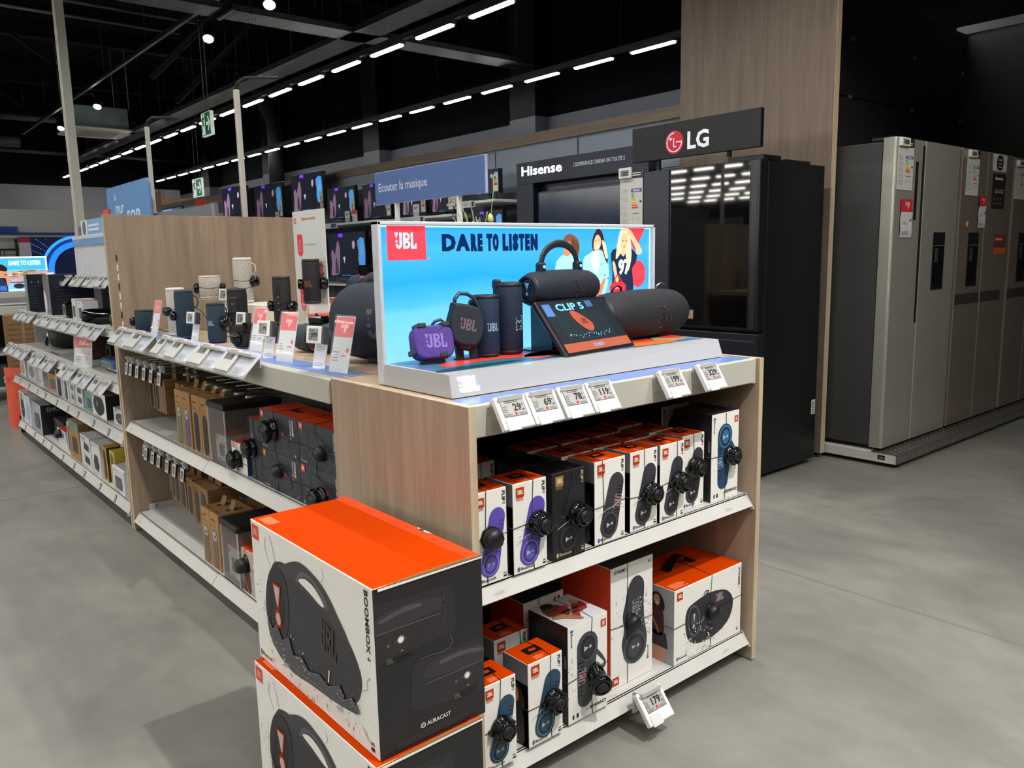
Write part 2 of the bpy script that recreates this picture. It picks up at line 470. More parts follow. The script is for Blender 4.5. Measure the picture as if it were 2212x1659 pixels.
# black wall behind the fridges, two faces, with slotted rails
BW = M('#2b2c30', 0.6, var=0.03)
t = MB(); t.box(4.72, 7.85, 3.08, 3.14, 0, 3.13, BW)
t.box(4.72, 7.85, 3.074, 3.08, 2.395, 2.405, BLACK); t.box(4.72, 7.85, 3.074, 3.08, 2.795, 2.805, BLACK)
for k, x in enumerate((5.85, 6.85, 7.8)):
    for z in (2.40, 2.80): t.box(x-0.025, x+0.025, 3.068, 3.08, z-0.014, z+0.012, M('#a5a6a4', 0.3, 0.6))
struct('wall_slatted', t)
t = MB(); t.box(7.85, 7.91, -3, 3.14, 0, 3.13, M('#17181a', 0.6, var=0.03)); t.box(7.83, 7.93, -3, 3.16, 3.13, 3.20, M('#45474a', 0.5)); struct('wall_dark', t)
# television wall
PAN = M('#59616d', 0.6, var=0.03, scale=3); PAN2 = M('#8d98a6', 0.6, var=0.03, scale=3)
t = MB()
t.box(4.72, 4.80, 3.68, 14.2, 0, 1.90, PAN)
for k in range(10):
    y = 3.70+k*1.05
    t.box(4.715, 4.72, y, y+1.035, 1.91, 2.24, PAN2); t.box(4.717, 4.72, y+1.04, y+1.046, 0.3, 2.22, M('#23272d', 0.7))
    for z in (1.5, 1.1, 0.7): t.box(4.716, 4.72, y, y+1.035, z, z+0.008, M('#3a3f47', 0.7))
t.box(4.72, 4.80, 3.68, 14.2, 1.90, 2.30, PAN2)
struct('wall_television', t)
t = MB(); t.box(4.69, 4.80, 3.68, 15.3, 2.24, 2.325, wood('oak_band', '#6a5a50', '#80705f', 'Y')); struct('trim_9', t)
t = MB()
t.box(5.0, 7.9, 17.3, 17.5, 0, 2.62, M('#8d7665', 0.6)); t.box(4.72, 4.80, 15.3, 17.5, 0, 2.6, M('#8a7260', 0.6))
struct('wall_kitchen', t)

# ------------------------------------------------------------------ ceiling fittings
LEDM = bpy.data.materials.new('led_diffuser'); LEDM.use_nodes = True
_n = LEDM.node_tree.nodes; _b = _n['Principled BSDF']
_tc = _n.new('ShaderNodeTexCoord'); _nz = _n.new('ShaderNodeTexNoise'); _mr = _n.new('ShaderNodeMapRange'); _mr.inputs[3].default_value = 26; _mr.inputs[4].default_value = 34
LEDM.node_tree.links.new(_tc.outputs['Object'], _nz.inputs['Vector']); LEDM.node_tree.links.new(_nz.outputs['Fac'], _mr.inputs[0]); LEDM.node_tree.links.new(_mr.outputs[0], _b.inputs['Emission Strength'])
_b.inputs['Emission Color'].default_value = (1, 0.96, 0.88, 1); _b.inputs['Base Color'].default_value = (0.9, 0.9, 0.88, 1)
def led_proto():
    r = thing('led_batten', 'x', 'ceiling light', (0, 0, 0), 0)
    b = MB(); b.box(-0.04, 0.04, -0.33, 0.33, 0.012, 0.05, DARK); b.build('housing', r)
    d = MB(); d.box(-0.026, 0.026, -0.312, 0.312, -0.006, 0.012, LEDM, 0.004); d.build('diffuser', r)
    return r
LP = None
for row, (x, y0, wd) in enumerate(((5.05, 6.22, 'long middle ceiling row'), (7.40, 6.24, 'ceiling row by the dark cladding'))):
    rl = MB(); rl.box(x-0.03, x+0.03, 2.0, 24.6, 3.63, 3.69, DARK)
    for k in range(12): rl.tube([(x, 3+k*1.86, 3.69), (x, 3+k*1.86, 5.6)], 0.003, M('#2b2d31', 0.5), 4)
    tag(rl.build('light_rail'), 'black trunking rail carrying the white tubes of the '+wd, 'light rail', 'black light rails')
    n = 0
    for k in range(-3, 20):
        y = y0+k*0.93
        if LP is None: o = LP = led_proto()
        else: o = tree_copy(LP)
        o.location = (x, y, 3.585)
        if k < (0 if row == 0 else 0):
            lab = '%s white LED tube above the frame in the %s' % (ORD[-1-k], wd)
        else: lab = '%s white LED tube from the near end, %s' % (ORD[k], wd)
        tag(o, lab, 'ceiling light', 'white LED tubes of the ceiling rows')
for k in range(8):
    x = -6.7-2.35*k; q = MB(); q.box(x-0.03, x+0.03, -4, 24, 3.63, 3.69, DARK)
    for j in range(30): q.box(x-0.026, x+0.026, -3.7+j*0.93, -3.08+j*0.93, 3.60, 3.63, LEDM)
    tag(q.build('light_row'), '%s row of white light tubes in the hall on the left' % ORD[k], 'ceiling light')
# cable trays
def tray_mat():
    return ribbed('perforated_zinc', '#4a4f56', 11, 0.4, 0.4, 'X', 0.004, 0.45, metal=0.5, width=0.5)
TRAYM = tray_mat(); TRAYM2 = ribbed('perforated_zinc', '#4a4f56', 11, 0.4, 0.4, 'Y', 0.004, 0.45, metal=0.5, width=0.5)
t = MB()
for (a, b) in ((0.9, 3.30), (3.42, 7.47)):
    t.box(a, b, 8.32, 8.68, 3.80, 3.806, TRAYM); t.box(a, b, 8.32, 8.325, 3.80, 3.86, TRAYM); t.box(a, b, 8.675, 8.68, 3.80, 3.86, TRAYM)
t.box(3.40, 3.44, 8.28, 8.72, 3.79, 3.81, CHROME)
for k in range(8):
    x = 1.2+k*0.85
    for y in (8.32, 8.68): t.tube([(x, y, 3.86), (x, y, 5.6)], 0.003, M('#15171b', 0.6), 4)
tag(t.build('cable_tray'), 'perforated metal cable tray crossing above the light rows', 'cable tray')
t = MB()
t.box(4.78, 5.12, 6.0, 22.5, 3.80, 3.806, TRAYM2); t.box(4.78, 4.785, 6.0, 22.5, 3.80, 3.86, TRAYM2); t.box(5.115, 5.12, 6.0, 22.5, 3.80, 3.86, TRAYM2)
for k in range(12):
    y = 6.4+k*1.4
    for x in (4.78, 5.12): t.tube([(x, y, 3.86), (x, y, 5.6)], 0.003, M('#15171b', 0.6), 4)
for k in range(5):
    y = 9.2+k*2.6; t.tube([(4.8, y, 3.86), (4.85, y+0.1, 4.0), (4.95, y+0.25, 4.03), (5.05, y+0.35, 3.9)], 0.012, DARK, 6)
tag(t.build('cable_tray'), 'perforated metal cable tray running beside the long light row', 'cable tray')
# lighting track with spotlights
t = MB(); t.box(3.35, 3.39, 6.5, 19.4, 3.95, 3.99, M('#2a2c33', 0.35, 0.4)); t.box(3.36, 3.38, 6.5, 19.4, 3.99, 4.01, BLACK)
for k in range(7): t.tube([(3.37, 7+k*2, 4.0), (3.37, 7+k*2, 5.6)], 0.003, M('#15171b', 0.6), 4)
tag(t.build('lighting_track'), 'black lighting track running away beneath the dark ceiling', 'lighting track')
for i, (x, y, lab) in enumerate(((3.64, 7.95, 'black track spotlight cut by the top of the picture'), (3.60, 9.52, 'black track spotlight hanging below the first cable tray'),
                       (3.61, 14.5, 'black track spotlight hanging above the air conditioning cassette'), (3.60, 17.1, 'black track spotlight half behind the tall white mast'))):
    r = thing('spotlight', lab, 'spotlight', (x, y, 3.8), 0, 'black spotlights on the ceiling track')
    b = MB(); b.T = Matrix.Rotation(math.radians(-34), 4, 'X') @ Matrix.Rotation(math.radians(16), 4, 'Y')
    b.lathe([(0.05, 0.22), (0.062, 0.20), (0.066, 0.0), (0.060, -0.005), (0.056, 0.02)], BLACK, n=18); b.build('lamp_head', r)
    d = MB(); d.T = b.T; d.lathe([(0.058, 0.0), (0.05, -0.008), (0.01, -0.014)], M('#fff4e0', 0.4, emit=7.0), n=16); d.build('lens', r)
    a = MB(); a.tube([(0, 0, 0.12), (0.05*(-1), 0, 0.2), (3.37-x, 0, 0.16)], 0.011, BLACK, 6); a.build('bracket', r)
# suspended exit signs
GREEN = M('#0f6b47', 0.45, emit=0.12); SIGNW = M('#dfe8e2', 0.45, emit=0.25)
def exit_sign(label, x, y, z, w, h):
    r = thing('exit_sign', label, 'exit sign', (x, y, z), LEFT, 'hanging green exit signs')
    b = MB(); b.box(-w/2, w/2, -0.02, 0.02, 0, h, SIGNW, 0.004)
    p = P(b, (0, -0.02, 0), (1, 0, 0), (0, 0, 1), eps=0.002)
    g = 0.03*w
    p.rect(-w/2+g, g, w/2-g, h-g, GREEN, 1)
    p.k = 2
    p.rect(-w*0.44, h*0.06, -w*0.08, h*0.94, SIGNW, 2)
    p.poly([(-w*0.30, h*0.8), (-w*0.10, h*0.8), (-w*0.10, h*0.72), (-w*0.22, h*0.66), (-w*0.12, h*0.42), (-w*0.18, h*0.38), (-w*0.27, h*0.52), (-w*0.36, h*0.16), (-w*0.43, h*0.18), (-w*0.33, h*0.58), (-w*0.36, h*0.66), (-w*0.43, h*0.56), (-w*0.45, h*0.6), (-w*0.38, h*0.74)], GREEN, 3)
    p.poly(ell(-w*0.22, h*0.88, w*0.05, w*0.05, 12), GREEN, 3)
    p.rect(w*0.05, h*0.43, w*0.28, h*0.57, SIGNW, 2)
    p.poly([(w*0.22, h*0.80), (w*0.30, h*0.80), (w*0.46, h*0.5), (w*0.30, h*0.2), (w*0.22, h*0.2), (w*0.34, h*0.5)], SIGNW, 3)
    b.build('sign_panel', r)
    for s in (-1, 1):
        q = MB(); q.tube([(s*w*0.2, 0, h), (s*w*0.2, 0, 5.6-z)], 0.005, M('#55585c', 0.5, 0.5), 5); q.build('suspension_rod', r)
exit_sign('larger hanging green exit sign just over the light row', 3.55, 9.60, 2.745, 0.30, 0.265)
exit_sign('smaller hanging green exit sign above the blue banner', 5.92, 16.8, 2.615, 0.54, 0.36)
# air conditioning cassette
r = thing('air_conditioner', 'white ceiling air conditioning cassette with grey sheet metal case', 'air conditioner', (4.30, 17.45, 3.80))
b = MB(); b.box(-0.46, 0.46, -0.46, 0.46, 0.05, 0.44, M('#8fa5a6', 0.5), 0.01)
for x in (-0.15, 0.2): b.box(x-0.1, x+0.1, -0.468, -0.46, 0.15, 0.33, M('#9bb0b1', 0.5))
b.build('case', r)
b = MB(); b.box(-0.58, 0.58, -0.58, 0.58, 0, 0.05, M('#e6e3df', 0.5), 0.015); b.build('fascia', r)
b = MB(); b.box(-0.36, 0.36, -0.36, 0.36, -0.012, 0.0, M('#a8a5a1', 0.5), 0.004)
for k in range(9): b.box(-0.34, 0.34, -0.33+k*0.08, -0.31+k*0.08, -0.016, -0.01, M('#8c8986', 0.6))
b.build('grille', r)
for a_ in range(4):
    q = MB(); q.T = Matrix.Rotation(a_*PI/2, 4, 'Z'); q.box(-0.36, 0.36, -0.53, -0.43, -0.012, 0.0, M('#bdbab6', 0.5), 0.004); q.build('louvre', r)
for sx in (-1, 1):
    for sy in (-1, 1):
        q = MB(); q.tube([(sx*0.48, sy*0.48, 0.4), (sx*0.48, sy*0.48, 1.8)], 0.006, GREY, 5); q.build('suspension_rod', r)
# pipes, beams, rods of the roof
STEEL = M('#0b0d11', 0.6, spec=0.15); PIPEM = M('#34383b', 0.5)
def pipe(label, pts, rad, mat, group, name='pipe', cat='pipe'):
    q = MB(); q.tube(pts, rad, mat, 10); tag(q.build(name), label, cat, group)
pipe('grey pipe beside the air conditioner, upper of the pair at left', [(-2, 18.9, 4.2), (3.85, 18.7, 4.2)], 0.07, PIPEM, 'grey pipes at left')
pipe('grey pipe beside the air conditioner, lower of the pair at left', [(-2, 18.9, 3.72), (3.2, 18.8, 3.72)], 0.10, PIPEM, 'grey pipes at left')
pipe('thin grey pipe crossing under the far dark ceiling', [(-3, 23.0, 4.1), (7.9, 22.6, 4.0)], 0.05, M('#30343a', 0.5), 'grey pipes at left')
pipe('thick round duct bending down the dark cladding', [(7.9, 18.4, 5.5), (7.9, 17.9, 4.9), (7.88, 17.45, 4.45), (7.88, 17.35, 4.2), (7.88, 17.4, 2.9)], 0.17, M('#20252c', 0.5, 0.2), None, 'duct', 'duct')
pipe('slim white rail hanging across the top left, nearer of two', [(1.2, 13.2, 5.0), (4.85, 13.3, 5.0)], 0.022, M('#5a5c5a', 0.5), 'slim white rails under the ceiling')
pipe('slim white rail hanging across the top left, further of two', [(2.2, 14.0, 5.0), (4.85, 14.05, 5.0)], 0.022, M('#5a5c5a', 0.5), 'slim white rails under the ceiling')
for i, y in enumerate((11.5, 16.5, 20.5)):
    q = MB(); q.box(-8, 8.2, y-0.08, y+0.08, 5.22, 5.5, STEEL); q.box(-8, 8.2, y-0.1, y+0.1, 5.2, 5.23, STEEL)
    for k in range(4): q.tube([(-6+k*4.4, y, 5.25), (-5.2+k*4.4, y, 4.7), (-4.4+k*4.4, y, 5.25)], 0.03, STEEL, 6)
    tag(q.build('roof_beam'), '%s dark steel roof beam from the near end of the hall' % ORD[i], 'beam', 'dark steel roof beams')
for i, (a, b_) in enumerate((((5.0, 11.5, 5.2), (4.4, 14.2, 4.3)), ((1.2, 19.5, 4.2), (1.9, 19.5, 5.2)), ((6.0, 13.0, 5.4), (5.2, 15.5, 4.2)))):
    q = MB(); q.tube([a, b_], 0.05, STEEL, 8)
    tag(q.build('brace'), ('dark diagonal brace beside the hanging spotlight', 'dark diagonal brace near the grey pipes', 'dark diagonal brace behind the long light row')[i], 'brace', 'dark roof braces')
# white masts
MASTM = M('#c4c2b8', 0.45, var=0.02)
def mast(label, x, y, z0, z1, wd):
    q = MB(); q.box(x-wd/2, x+wd/2, y-wd/2, y+wd/2, z0, z1, MASTM, 0.004); q.box(x-wd/2-0.002, x-wd/2, y-wd*0.1, y+wd*0.1, z0, z1, M('#aeaca3', 0.5))
    if z1 < 3: q.tube([(x, y, z1), (x, y-0.02, z1+0.03), (x, y-0.12, z1+0.04), (x+0.1, y-0.3, z1+0.02)], 0.008, DARK, 5)
    tag(q.build('mast'), label, 'mast', 'square white masts')
mast('tall square white mast rising beyond the top of the picture', 1.57, 7.15, 0, 5.6, 0.066)
mast('short square white mast behind the blue banner', 1.61, 5.38, 0, 2.135, 0.024)
mast('square white mast behind the oak divider', 1.745, 4.28, 0, 2.19, 0.027)
# ------------------------------------------------------------------ shelving
def smooth(pts, k=3):
    n = len(pts); out = []
    for i in range(n):
        p0, p1, p2, p3 = pts[i-1], pts[i], pts[(i+1) % n], pts[(i+2) % n]
        for j in range(k):
            t = j/k
            out.append(tuple(0.5*((2*p1[a])+(-p0[a]+p2[a])*t+(2*p0[a]-5*p1[a]+4*p2[a]-p3[a])*t*t+(-p0[a]+3*p1[a]-3*p2[a]+p3[a])*t**3) for a in (0, 1)))
    return out
def lip(q, x0, x1, y, z, mat=SHELFW, hgt=0.036, run=0.024):
    """sloping price lip in front of a shelf whose front edge is at y, top at z"""
    q.prism([(y+0.005, z), (y+0.001, z-0.004), (y-run, z-hgt), (y-run+0.003, z-hgt-0.003), (y-run+0.008, z-hgt), (y+0.008, z-0.008)], (x0, 0, 0), (0, 1, 0), (0, 0, 1), (x1-x0, 0, 0), mat)
def shelf(root, x0, x1, y0, y1, z, seams=(), ends=True, hgt=0.036, run=0.024, name='shelf'):
    s = MB(); s.box(x0, x1, y0, y1, z-0.018, z, SHELFW, 0.002)
    s.box(x0, x1, y0, y0+0.006, z-0.03, z, SHELFW)
    s.box(x0, x1, y0+0.012, y0+0.015, z, z+0.0008, LGREY)
    o = s.build(name, root)
    l = MB(); edges = [x0]+list(seams)+[x1]
    for a, b in zip(edges, edges[1:]): lip(l, a+0.002, b-0.002, y0, z, SHELFW, hgt, run)
    if ends:
        for x in (x0, x1-0.003):
            l.prism([(y0+0.02, z), (y0+0.002, z+0.001), (y0-run-0.006, z-hgt-0.008), (y0-run+0.004, z-hgt-0.012), (y0-run+0.016, z-hgt-0.002), (y0+0.02, z-0.02)], (x, 0, 0), (0, 1, 0), (0, 0, 1), (0.003, 0, 0), SHELFW)
    pl = P(l, (0, y0-run, z-hgt), (1, 0, 0), Vector((0, run, hgt-0.004)).normalized())
    for u in ((x0+0.05, x1-0.13) if ends else ()): pl.text('eden', u, hgt*0.3, 0.011, M('#b4b3ae', 0.4, spec=0.35), bold=0.02, k=1)
    l.build('price_lip', o)
    return o
# end unit facing the camera
G = thing('display_gondola', 'oak ended shelving unit with white shelves under the lit blue speaker display', 'shelving unit', (1.02, 1.365, 0))
for x in (0.0, 1.105):
    p_ = MB(); p_.box(x, x+0.02, 0.0015, 0.624, 0.004, 0.979, OAK); p_.box(x, x+0.02, 0, 0.0015, 0.004, 0.979, OAKEDGE); p_.box(x, x+0.02, 0.0, 0.624, 0.979, 0.9802, OAKEDGE)
    p_.build('side_panel', G)
p_ = MB(); p_.box(0.02, 1.105, 0.600, 0.622, 0.03, 0.955, M('#3a3b3f', 0.6)); p_.build('back_panel', G)
s_ = MB(); s_.box(0.02, 1.105, 0.03, 0.62, 0.955, 0.978, OAKX); s_.box(0.022, 1.10, 0.032, 0.105, 0.978, 0.9788, BLUESTRIP)
ts = s_.build('top_shelf', G)
s_ = MB(); s_.box(0.022, 1.103, 0.014, 0.030, 0.904, 0.979, WARMWHITE, 0.003); s_.box(1.090, 1.104, 0.012, 0.032, 0.902, 0.980, WARMWHITE, 0.002); s_.build('fascia', ts)
shelf(G, 0.022, 1.103, 0.033, 0.600, 0.552)
shelf(G, 0.022, 1.103, 0.033, 0.600, 0.093)
s_ = MB(); s_.box(0.06, 1.07, 0.09, 0.11, 0.018, 0.075, M('#a9a9a5', 0.5)); s_.build('kick_plate', G)
for x in (0.08, 1.05):
    for y in (0.14, 0.55):
        s_ = MB(); s_.lathe([(0.022, 0), (0.02, 0.01), (0.007, 0.012), (0.007, 0.07)], BLACK, (x, y, 0), n=10); s_.build('foot', G)

# ------------------------------------------------------------------ cartons
PURP = dict(body=M('#5b4bab', 0.5), dark=M('#43388a', 0.5), rim=M('#8577cc', 0.45), word=M('#9a7fd0', 0.5), ringc=M('#6357b8', 0.4))
NOIR = dict(body=M('#37353d', 0.5), dark=M('#1c1c22', 0.5), rim=M('#4a4b52', 0.45), word=M('#a07b83', 0.5), ringc=M('#26272c', 0.4))
BLUE = dict(body=M('#27455c', 0.5), dark=M('#182d3d', 0.5), rim=M('#527f95', 0.45), word=M('#9fc6d6', 0.5), ringc=M('#2d5166', 0.4))
GOLD = dict(body=M('#1e1e24', 0.5), dark=M('#101015', 0.5), rim=M('#3c3d44', 0.45), word=M('#b69aa0', 0.5), ringc=M('#17171b', 0.4))
TEAL = dict(body=M('#1f4160', 0.5), dark=M('#152c42', 0.5), rim=M('#4f86b0', 0.45), word=M('#6aa0c4', 0.5), ringc=M('#2f6d9c', 0.4))
SPL = M('#b9b6b6', 0.5); SPL2 = M('#9c9aa0', 0.5)
SKIN = M('#9a6248', 0.5); SKIN2 = M('#c98d6c', 0.5); HAIR = M('#2a1712', 0.5)
BTB = M('#2c5fae', 0.45)
def splash(p, cx, cy, r, n, mat=SPL, k=1):
    p.k = k
    for i in range(n):
        a = rnd.uniform(0, 2*PI); d = r*rnd.uniform(0.3, 1.0)
        x, y = cx+d*math.cos(a), cy+d*math.sin(a)*0.8
        l = r*rnd.uniform(0.04, 0.2); b = a+rnd.uniform(-0.7, 0.7)
        x2, y2 = x+l*math.cos(b), y+l*math.sin(b); t = r*rnd.uniform(0.012, 0.04)
        p.poly([(x, y), ((x+x2)/2-t*math.sin(b), (y+y2)/2+t*math.cos(b)), (x2, y2), ((x+x2)/2+t*math.sin(b)*0.6, (y+y2)/2-t*math.cos(b)*0.6)], mat)
def badge(p, u, v, s, mat=ORANGE, fg=PAPER, rot=0, k=2):
    c, n = math.cos(rot), math.sin(rot)
    q = lambda x, y: (u+x*c-y*n, v+x*n+y*c)
    p.poly([q(0, 0), q(s, 0), q(s, s*0.95), q(0, s*0.95)], mat, k)
    a = q(s*0.14, s*0.28); p.logo(a[0], a[1], s*0.44, fg, rot, k+1)
def capsule_print(p, a, b, ra, rb, pal, k=2, word=None):
    """a printed speaker lying from a (plain end) to b (end with the woofer)"""
    p.poly(capsule(a, b, ra, rb), pal['body'], k)
    t = math.atan2(b[1]-a[1], b[0]-a[0]); nx, ny = -math.sin(t), math.cos(t)
    L = math.hypot(b[0]-a[0], b[1]-a[1])
    for i in range(9):
        f_ = 0.05+i*0.08; x, y = a[0]+(b[0]-a[0])*f_, a[1]+(b[1]-a[1])*f_; rr = ra+(rb-ra)*f_
        p.poly([(x+nx*rr*0.95, y+ny*rr*0.95), (x+nx*rr*0.35, y+ny*rr*0.35), (x+nx*rr*0.35+math.cos(t)*L*0.03, y+ny*rr*0.35+math.sin(t)*L*0.03), (x+nx*rr*0.95+math.cos(t)*L*0.03, y+ny*rr*0.95+math.sin(t)*L*0.03)], pal['dark'], k+1)
    c = (b[0]-math.cos(t)*rb*0.12, b[1]-math.sin(t)*rb*0.12)
    p.poly(ell(*c, rb*0.98, rb*0.86, 16, t), pal['rim'], k+2)
    p.poly(ell(*c, rb*0.86, rb*0.74, 16, t), pal['dark'], k+3)
    p.poly(ell(*c, rb*0.62, rb*0.5, 16, t), pal['ringc'], k+4)
    p.poly([(c[0]-rb*0.38, c[1]+rb*0.17), (c[0]-rb*0.38, c[1]-rb*0.22), (c[0]+rb*0.05, c[1]-rb*0.02)], LGREY, k+5)
    p.poly(ell(c[0]+rb*0.22, c[1]+rb*0.02, rb*0.12, rb*0.12, 10), LGREY, k+5)
    w_ = a[0]+(b[0]-a[0])*0.42, a[1]+(b[1]-a[1])*0.42
    h_ = (ra+rb)*0.42
    p.logo(w_[0]+nx*h_*0.1-math.cos(t)*h_*0.8, w_[1]+ny*h_*0.1-math.sin(t)*h_*0.8, h_, pal['word'], t, k+2)
def small_icon(p, u, v, s, mat=PRNTBLK, k=2):
    p.text('16h', u, v+s*0.8, s*0.5, mat, bold=0.02, k=k); p.rect(u, v, u+s*0.7, v+s*0.5, mat, k); p.rect(u+s*0.8, v, u+s*1.1, v+s*0.5, mat, k)
def bluetooth(p, u, v, h, mat=PRNTBLK, k=2, rot=0):
    c, n = math.cos(rot), math.sin(rot)
    p.poly([(u+(x*c-y*n), v+(x*n+y*c)) for x, y in rrect(h*0.9, h*1.6, h*0.4, 3, h*0.45, h*0.5)], BTB if mat is PRNTBLK else mat, k)
    p.text('Bluetooth', u+h*1.3*c, v+h*1.3*n, h, mat, rot=rot, bold=0.01, k=k)
def person_print(p, u, v, s, k=2, shirt=None):
    """laughing person in a dark top, printed on a carton side; s is the height"""
    sh = shirt or M('#231c22', 0.5)
    p.poly(smooth([(u-0.16*s, v+0.62*s), (u-0.2*s, v+0.8*s), (u-0.1*s, v+0.98*s), (u+0.06*s, v+0.99*s), (u+0.2*s, v+0.82*s), (u+0.2*s, v+0.6*s), (u+0.02*s, v+0.66*s)], 2), HAIR, k)
    p.poly(smooth([(u-0.2*s, v), (u-0.2*s, v+0.35*s), (u-0.15*s, v+0.62*s), (u, v+0.66*s), (u+0.16*s, v+0.6*s), (u+0.2*s, v+0.3*s), (u+0.16*s, v)], 2), sh, k+1)
    p.poly(smooth([(u-0.1*s, v+0.78*s), (u-0.07*s, v+0.92*s), (u+0.05*s, v+0.93*s), (u+0.09*s, v+0.78*s), (u+0.01*s, v+0.67*s)], 2), SKIN2, k+2)
    p.poly(ell(u+0.0*s, v+0.75*s, 0.035*s, 0.022*s, 8), PAPER, k+3)
    for e in (-0.035, 0.045): p.poly(ell(u+e*s, v+0.85*s, 0.012*s, 0.008*s, 6), HAIR, k+3)
    p.poly(smooth([(u-0.2*s, v+0.4*s), (u-0.14*s, v+0.42*s), (u+0.02*s, v+0.2*s), (u+0.08*s, v+0.05*s), (u+0.02*s, v+0.04*s), (u-0.05*s, v+0.18*s)], 2), SKIN, k+3)
def sec_tag(root, u, v, y=0.0, r=0.027, d=0.034, soft=False):
    t = MB()
    if soft:
        t.lathe([(r*0.9, y), (r, y-d*0.3), (r*0.95, y-d*0.7), (r*0.7, y-d*0.95), (0.002, y-d)], M('#131316', 0.45), (u, 0, v), 'Y', 8)
        t.lathe([(r*1.05, y-0.001), (r*1.05, y-0.006)], BLACK, (u, 0, v), 'Y', 8)
        t.build('security_tag', root); return
    t.lathe([(r*1.12, y-0.001), (r*1.15, y-d*0.25), (r*1.0, y-d*0.38), (r*0.94, y-d*0.42), (r*0.96, y-d*0.55), (r*0.96, y-d*0.86), (r*0.88, y-d*0.98), (r*0.72, y-d), (r*0.70, y-d*0.93), (0.001, y-d*0.92)], GLOSS, (u, 0, v), 'Y', 20)
    for i in range(10):
        a = 2*PI*i/10
        t.box(u+r*0.98*math.cos(a)-0.003, u+r*0.98*math.cos(a)+0.003, y-d*0.85, y-d*0.5, v+r*0.98*math.sin(a)-0.003, v+r*0.98*math.sin(a)+0.003, BLACK)
    t.box(u-r*1.4, u-r*0.9, y-d*0.4, y-0.001, v-r*0.25, v+r*0.25, GLOSS, 0.002)
    o = t.build('security_tag', root)
    t = MB(); t.lathe([(r*0.6, y-d*0.93), (r*0.58, y-d*1.0), (0.001, y-d*0.99)], DARK, (u, 0, v), 'Y', 14)
    t.box(u-r*0.3, u+r*0.3, y-d*1.03, y-d*0.97, v-r*0.05, v+r*0.05, GLOSS); t.build('key_plate', o)
def cords(root, w, d, h, us=(), vs=(), off=0.0012):
    t = MB(); e = 0.0012; r = 0.0009; C = M('#141416', 0.5)
    for u in us:
        k = rnd.uniform(-0.08, 0.08)*w
        t.tube([(u, -e, 0.001), (u+k, -e, h*0.5), (u, -e, h+e), (u-k, d*0.5, h+e), (u, d+e, h+e), (u, d+e, 0.001)], r, C, 5)
    for v in vs:
        k = rnd.uniform(-0.03, 0.03)*h
        t.tube([(-w/2-e, -e, v), (0, -e, v+k), (w/2+e, -e, v+k*1.4), (w/2+e, d+e, v), (-w/2-e, d+e, v), (-w/2-e, -e, v)], r, C, 5)
    t.build('security_cord', root)
def carton(name, label, loc, rz, w, d, h, body=PAPER, top=ORANGE, left=None, front=None, side=None, topart=None, rside=None, right=None, group=None, tagp=None, us=(), vs=(), soft=False, tagr=0.027, cat='box'):
    q = MB(); q.box(-w/2, w/2, 0, d, 0, h, body, 0.0015, top=top, left=left, right=right)
    def face(fn, o_, U, V, a, b):
        if fn: p_ = P(q, o_, U, V); p_.clip = (a, b); fn(p_, a, b)
    face(front, (-w/2, 0, 0), (1, 0, 0), (0, 0, 1), w, h)
    face(topart, (-w/2, 0, h), (1, 0, 0), (0, 1, 0), w, d)
    face(side, (-w/2, d, 0), (0, -1, 0), (0, 0, 1), d, h)
    face(rside, (w/2, 0, 0), (0, 1, 0), (0, 0, 1), d, h)
    o = q.build(name, None, loc, rz)
    tag(o, label, cat, group)
    if us or vs: cords(o, w, d, h, us, vs)
    if tagp: sec_tag(o, tagp[0], tagp[1], 0, tagr, tagr*1.25, soft)
    return o
GREYPHOTO = M('#77787d', 0.5, var=0.25, scale=9)
def flip_front(pal, ink=PRNTBLK, bg=None, bad=ORANGE, fg=PAPER, tilt=0.0):
    def f(p, w, h):
        splash(p, 0.52*w, 0.42*h, 0.42*w, 34, SPL if ink is PRNTBLK else M('#4a4a50', 0.5), 1)
        badge(p, 0.09*w, 0.845*h, 0.235*w, bad, fg, 0, 2)
        p.text('HARMAN', 0.10*w, 0.805*h, 0.010, bad, w=0.2*w, bold=0.0, k=2)
        p.text('FLIP', 0.86*w, 0.965*h, 0.0085, ink, rot=-PI/2, bold=0.03, w=0.115*h*1.0, k=2)
        p.text('7', 0.86*w, 0.845*h, 0.0085, ink, rot=-PI/2, bold=0.0, k=2)
        capsule_print(p, (0.70*w, 0.70*h), (0.46*w, 0.20*h), 0.235*w, 0.285*w, pal, 3)
        p.strip([(0.1*w, 0.36*h), (0.35*w, 0.41*h), (0.6*w, 0.43*h), (0.92*w, 0.52*h)], 0.0018, SPL, 12)
        bluetooth(p, 0.10*w, 0.035*h, 0.0075, ink, 2)
        small_icon(p, 0.86*w, 0.03*h, 0.009, ink, 2)
    return f
def flip_top(tabmat=BLACK, light=M('#ff8a5c', 0.5)):
    def f(p, w, d):
        p.rect(0.30*w, 0.38*d, 0.72*w, 0.72*d, tabmat, 2); p.poly(rrect(0.2*w, 0.12*d, 0.05*d, 3, 0.52*w, 0.55*d), ORANGE if tabmat is BLACK else GREY, 3)
        p.lines(0.30*w, 0.08*d, 0.62*w, 0.26*d, 6, light, 0.5, 1)
    return f
def flip_side(p, d, h):
    p.rect(0, 0, d, h, GREYPHOTO, 1); p.rect(0, 0, d, 0.75*h, M('#2c2a2e', 0.5, var=0.2, scale=10), 1); person_print(p, 0.5*d, 0.0, 0.72*h, 3)
FW, FH, FD = 0.113, 0.2225, 0.095
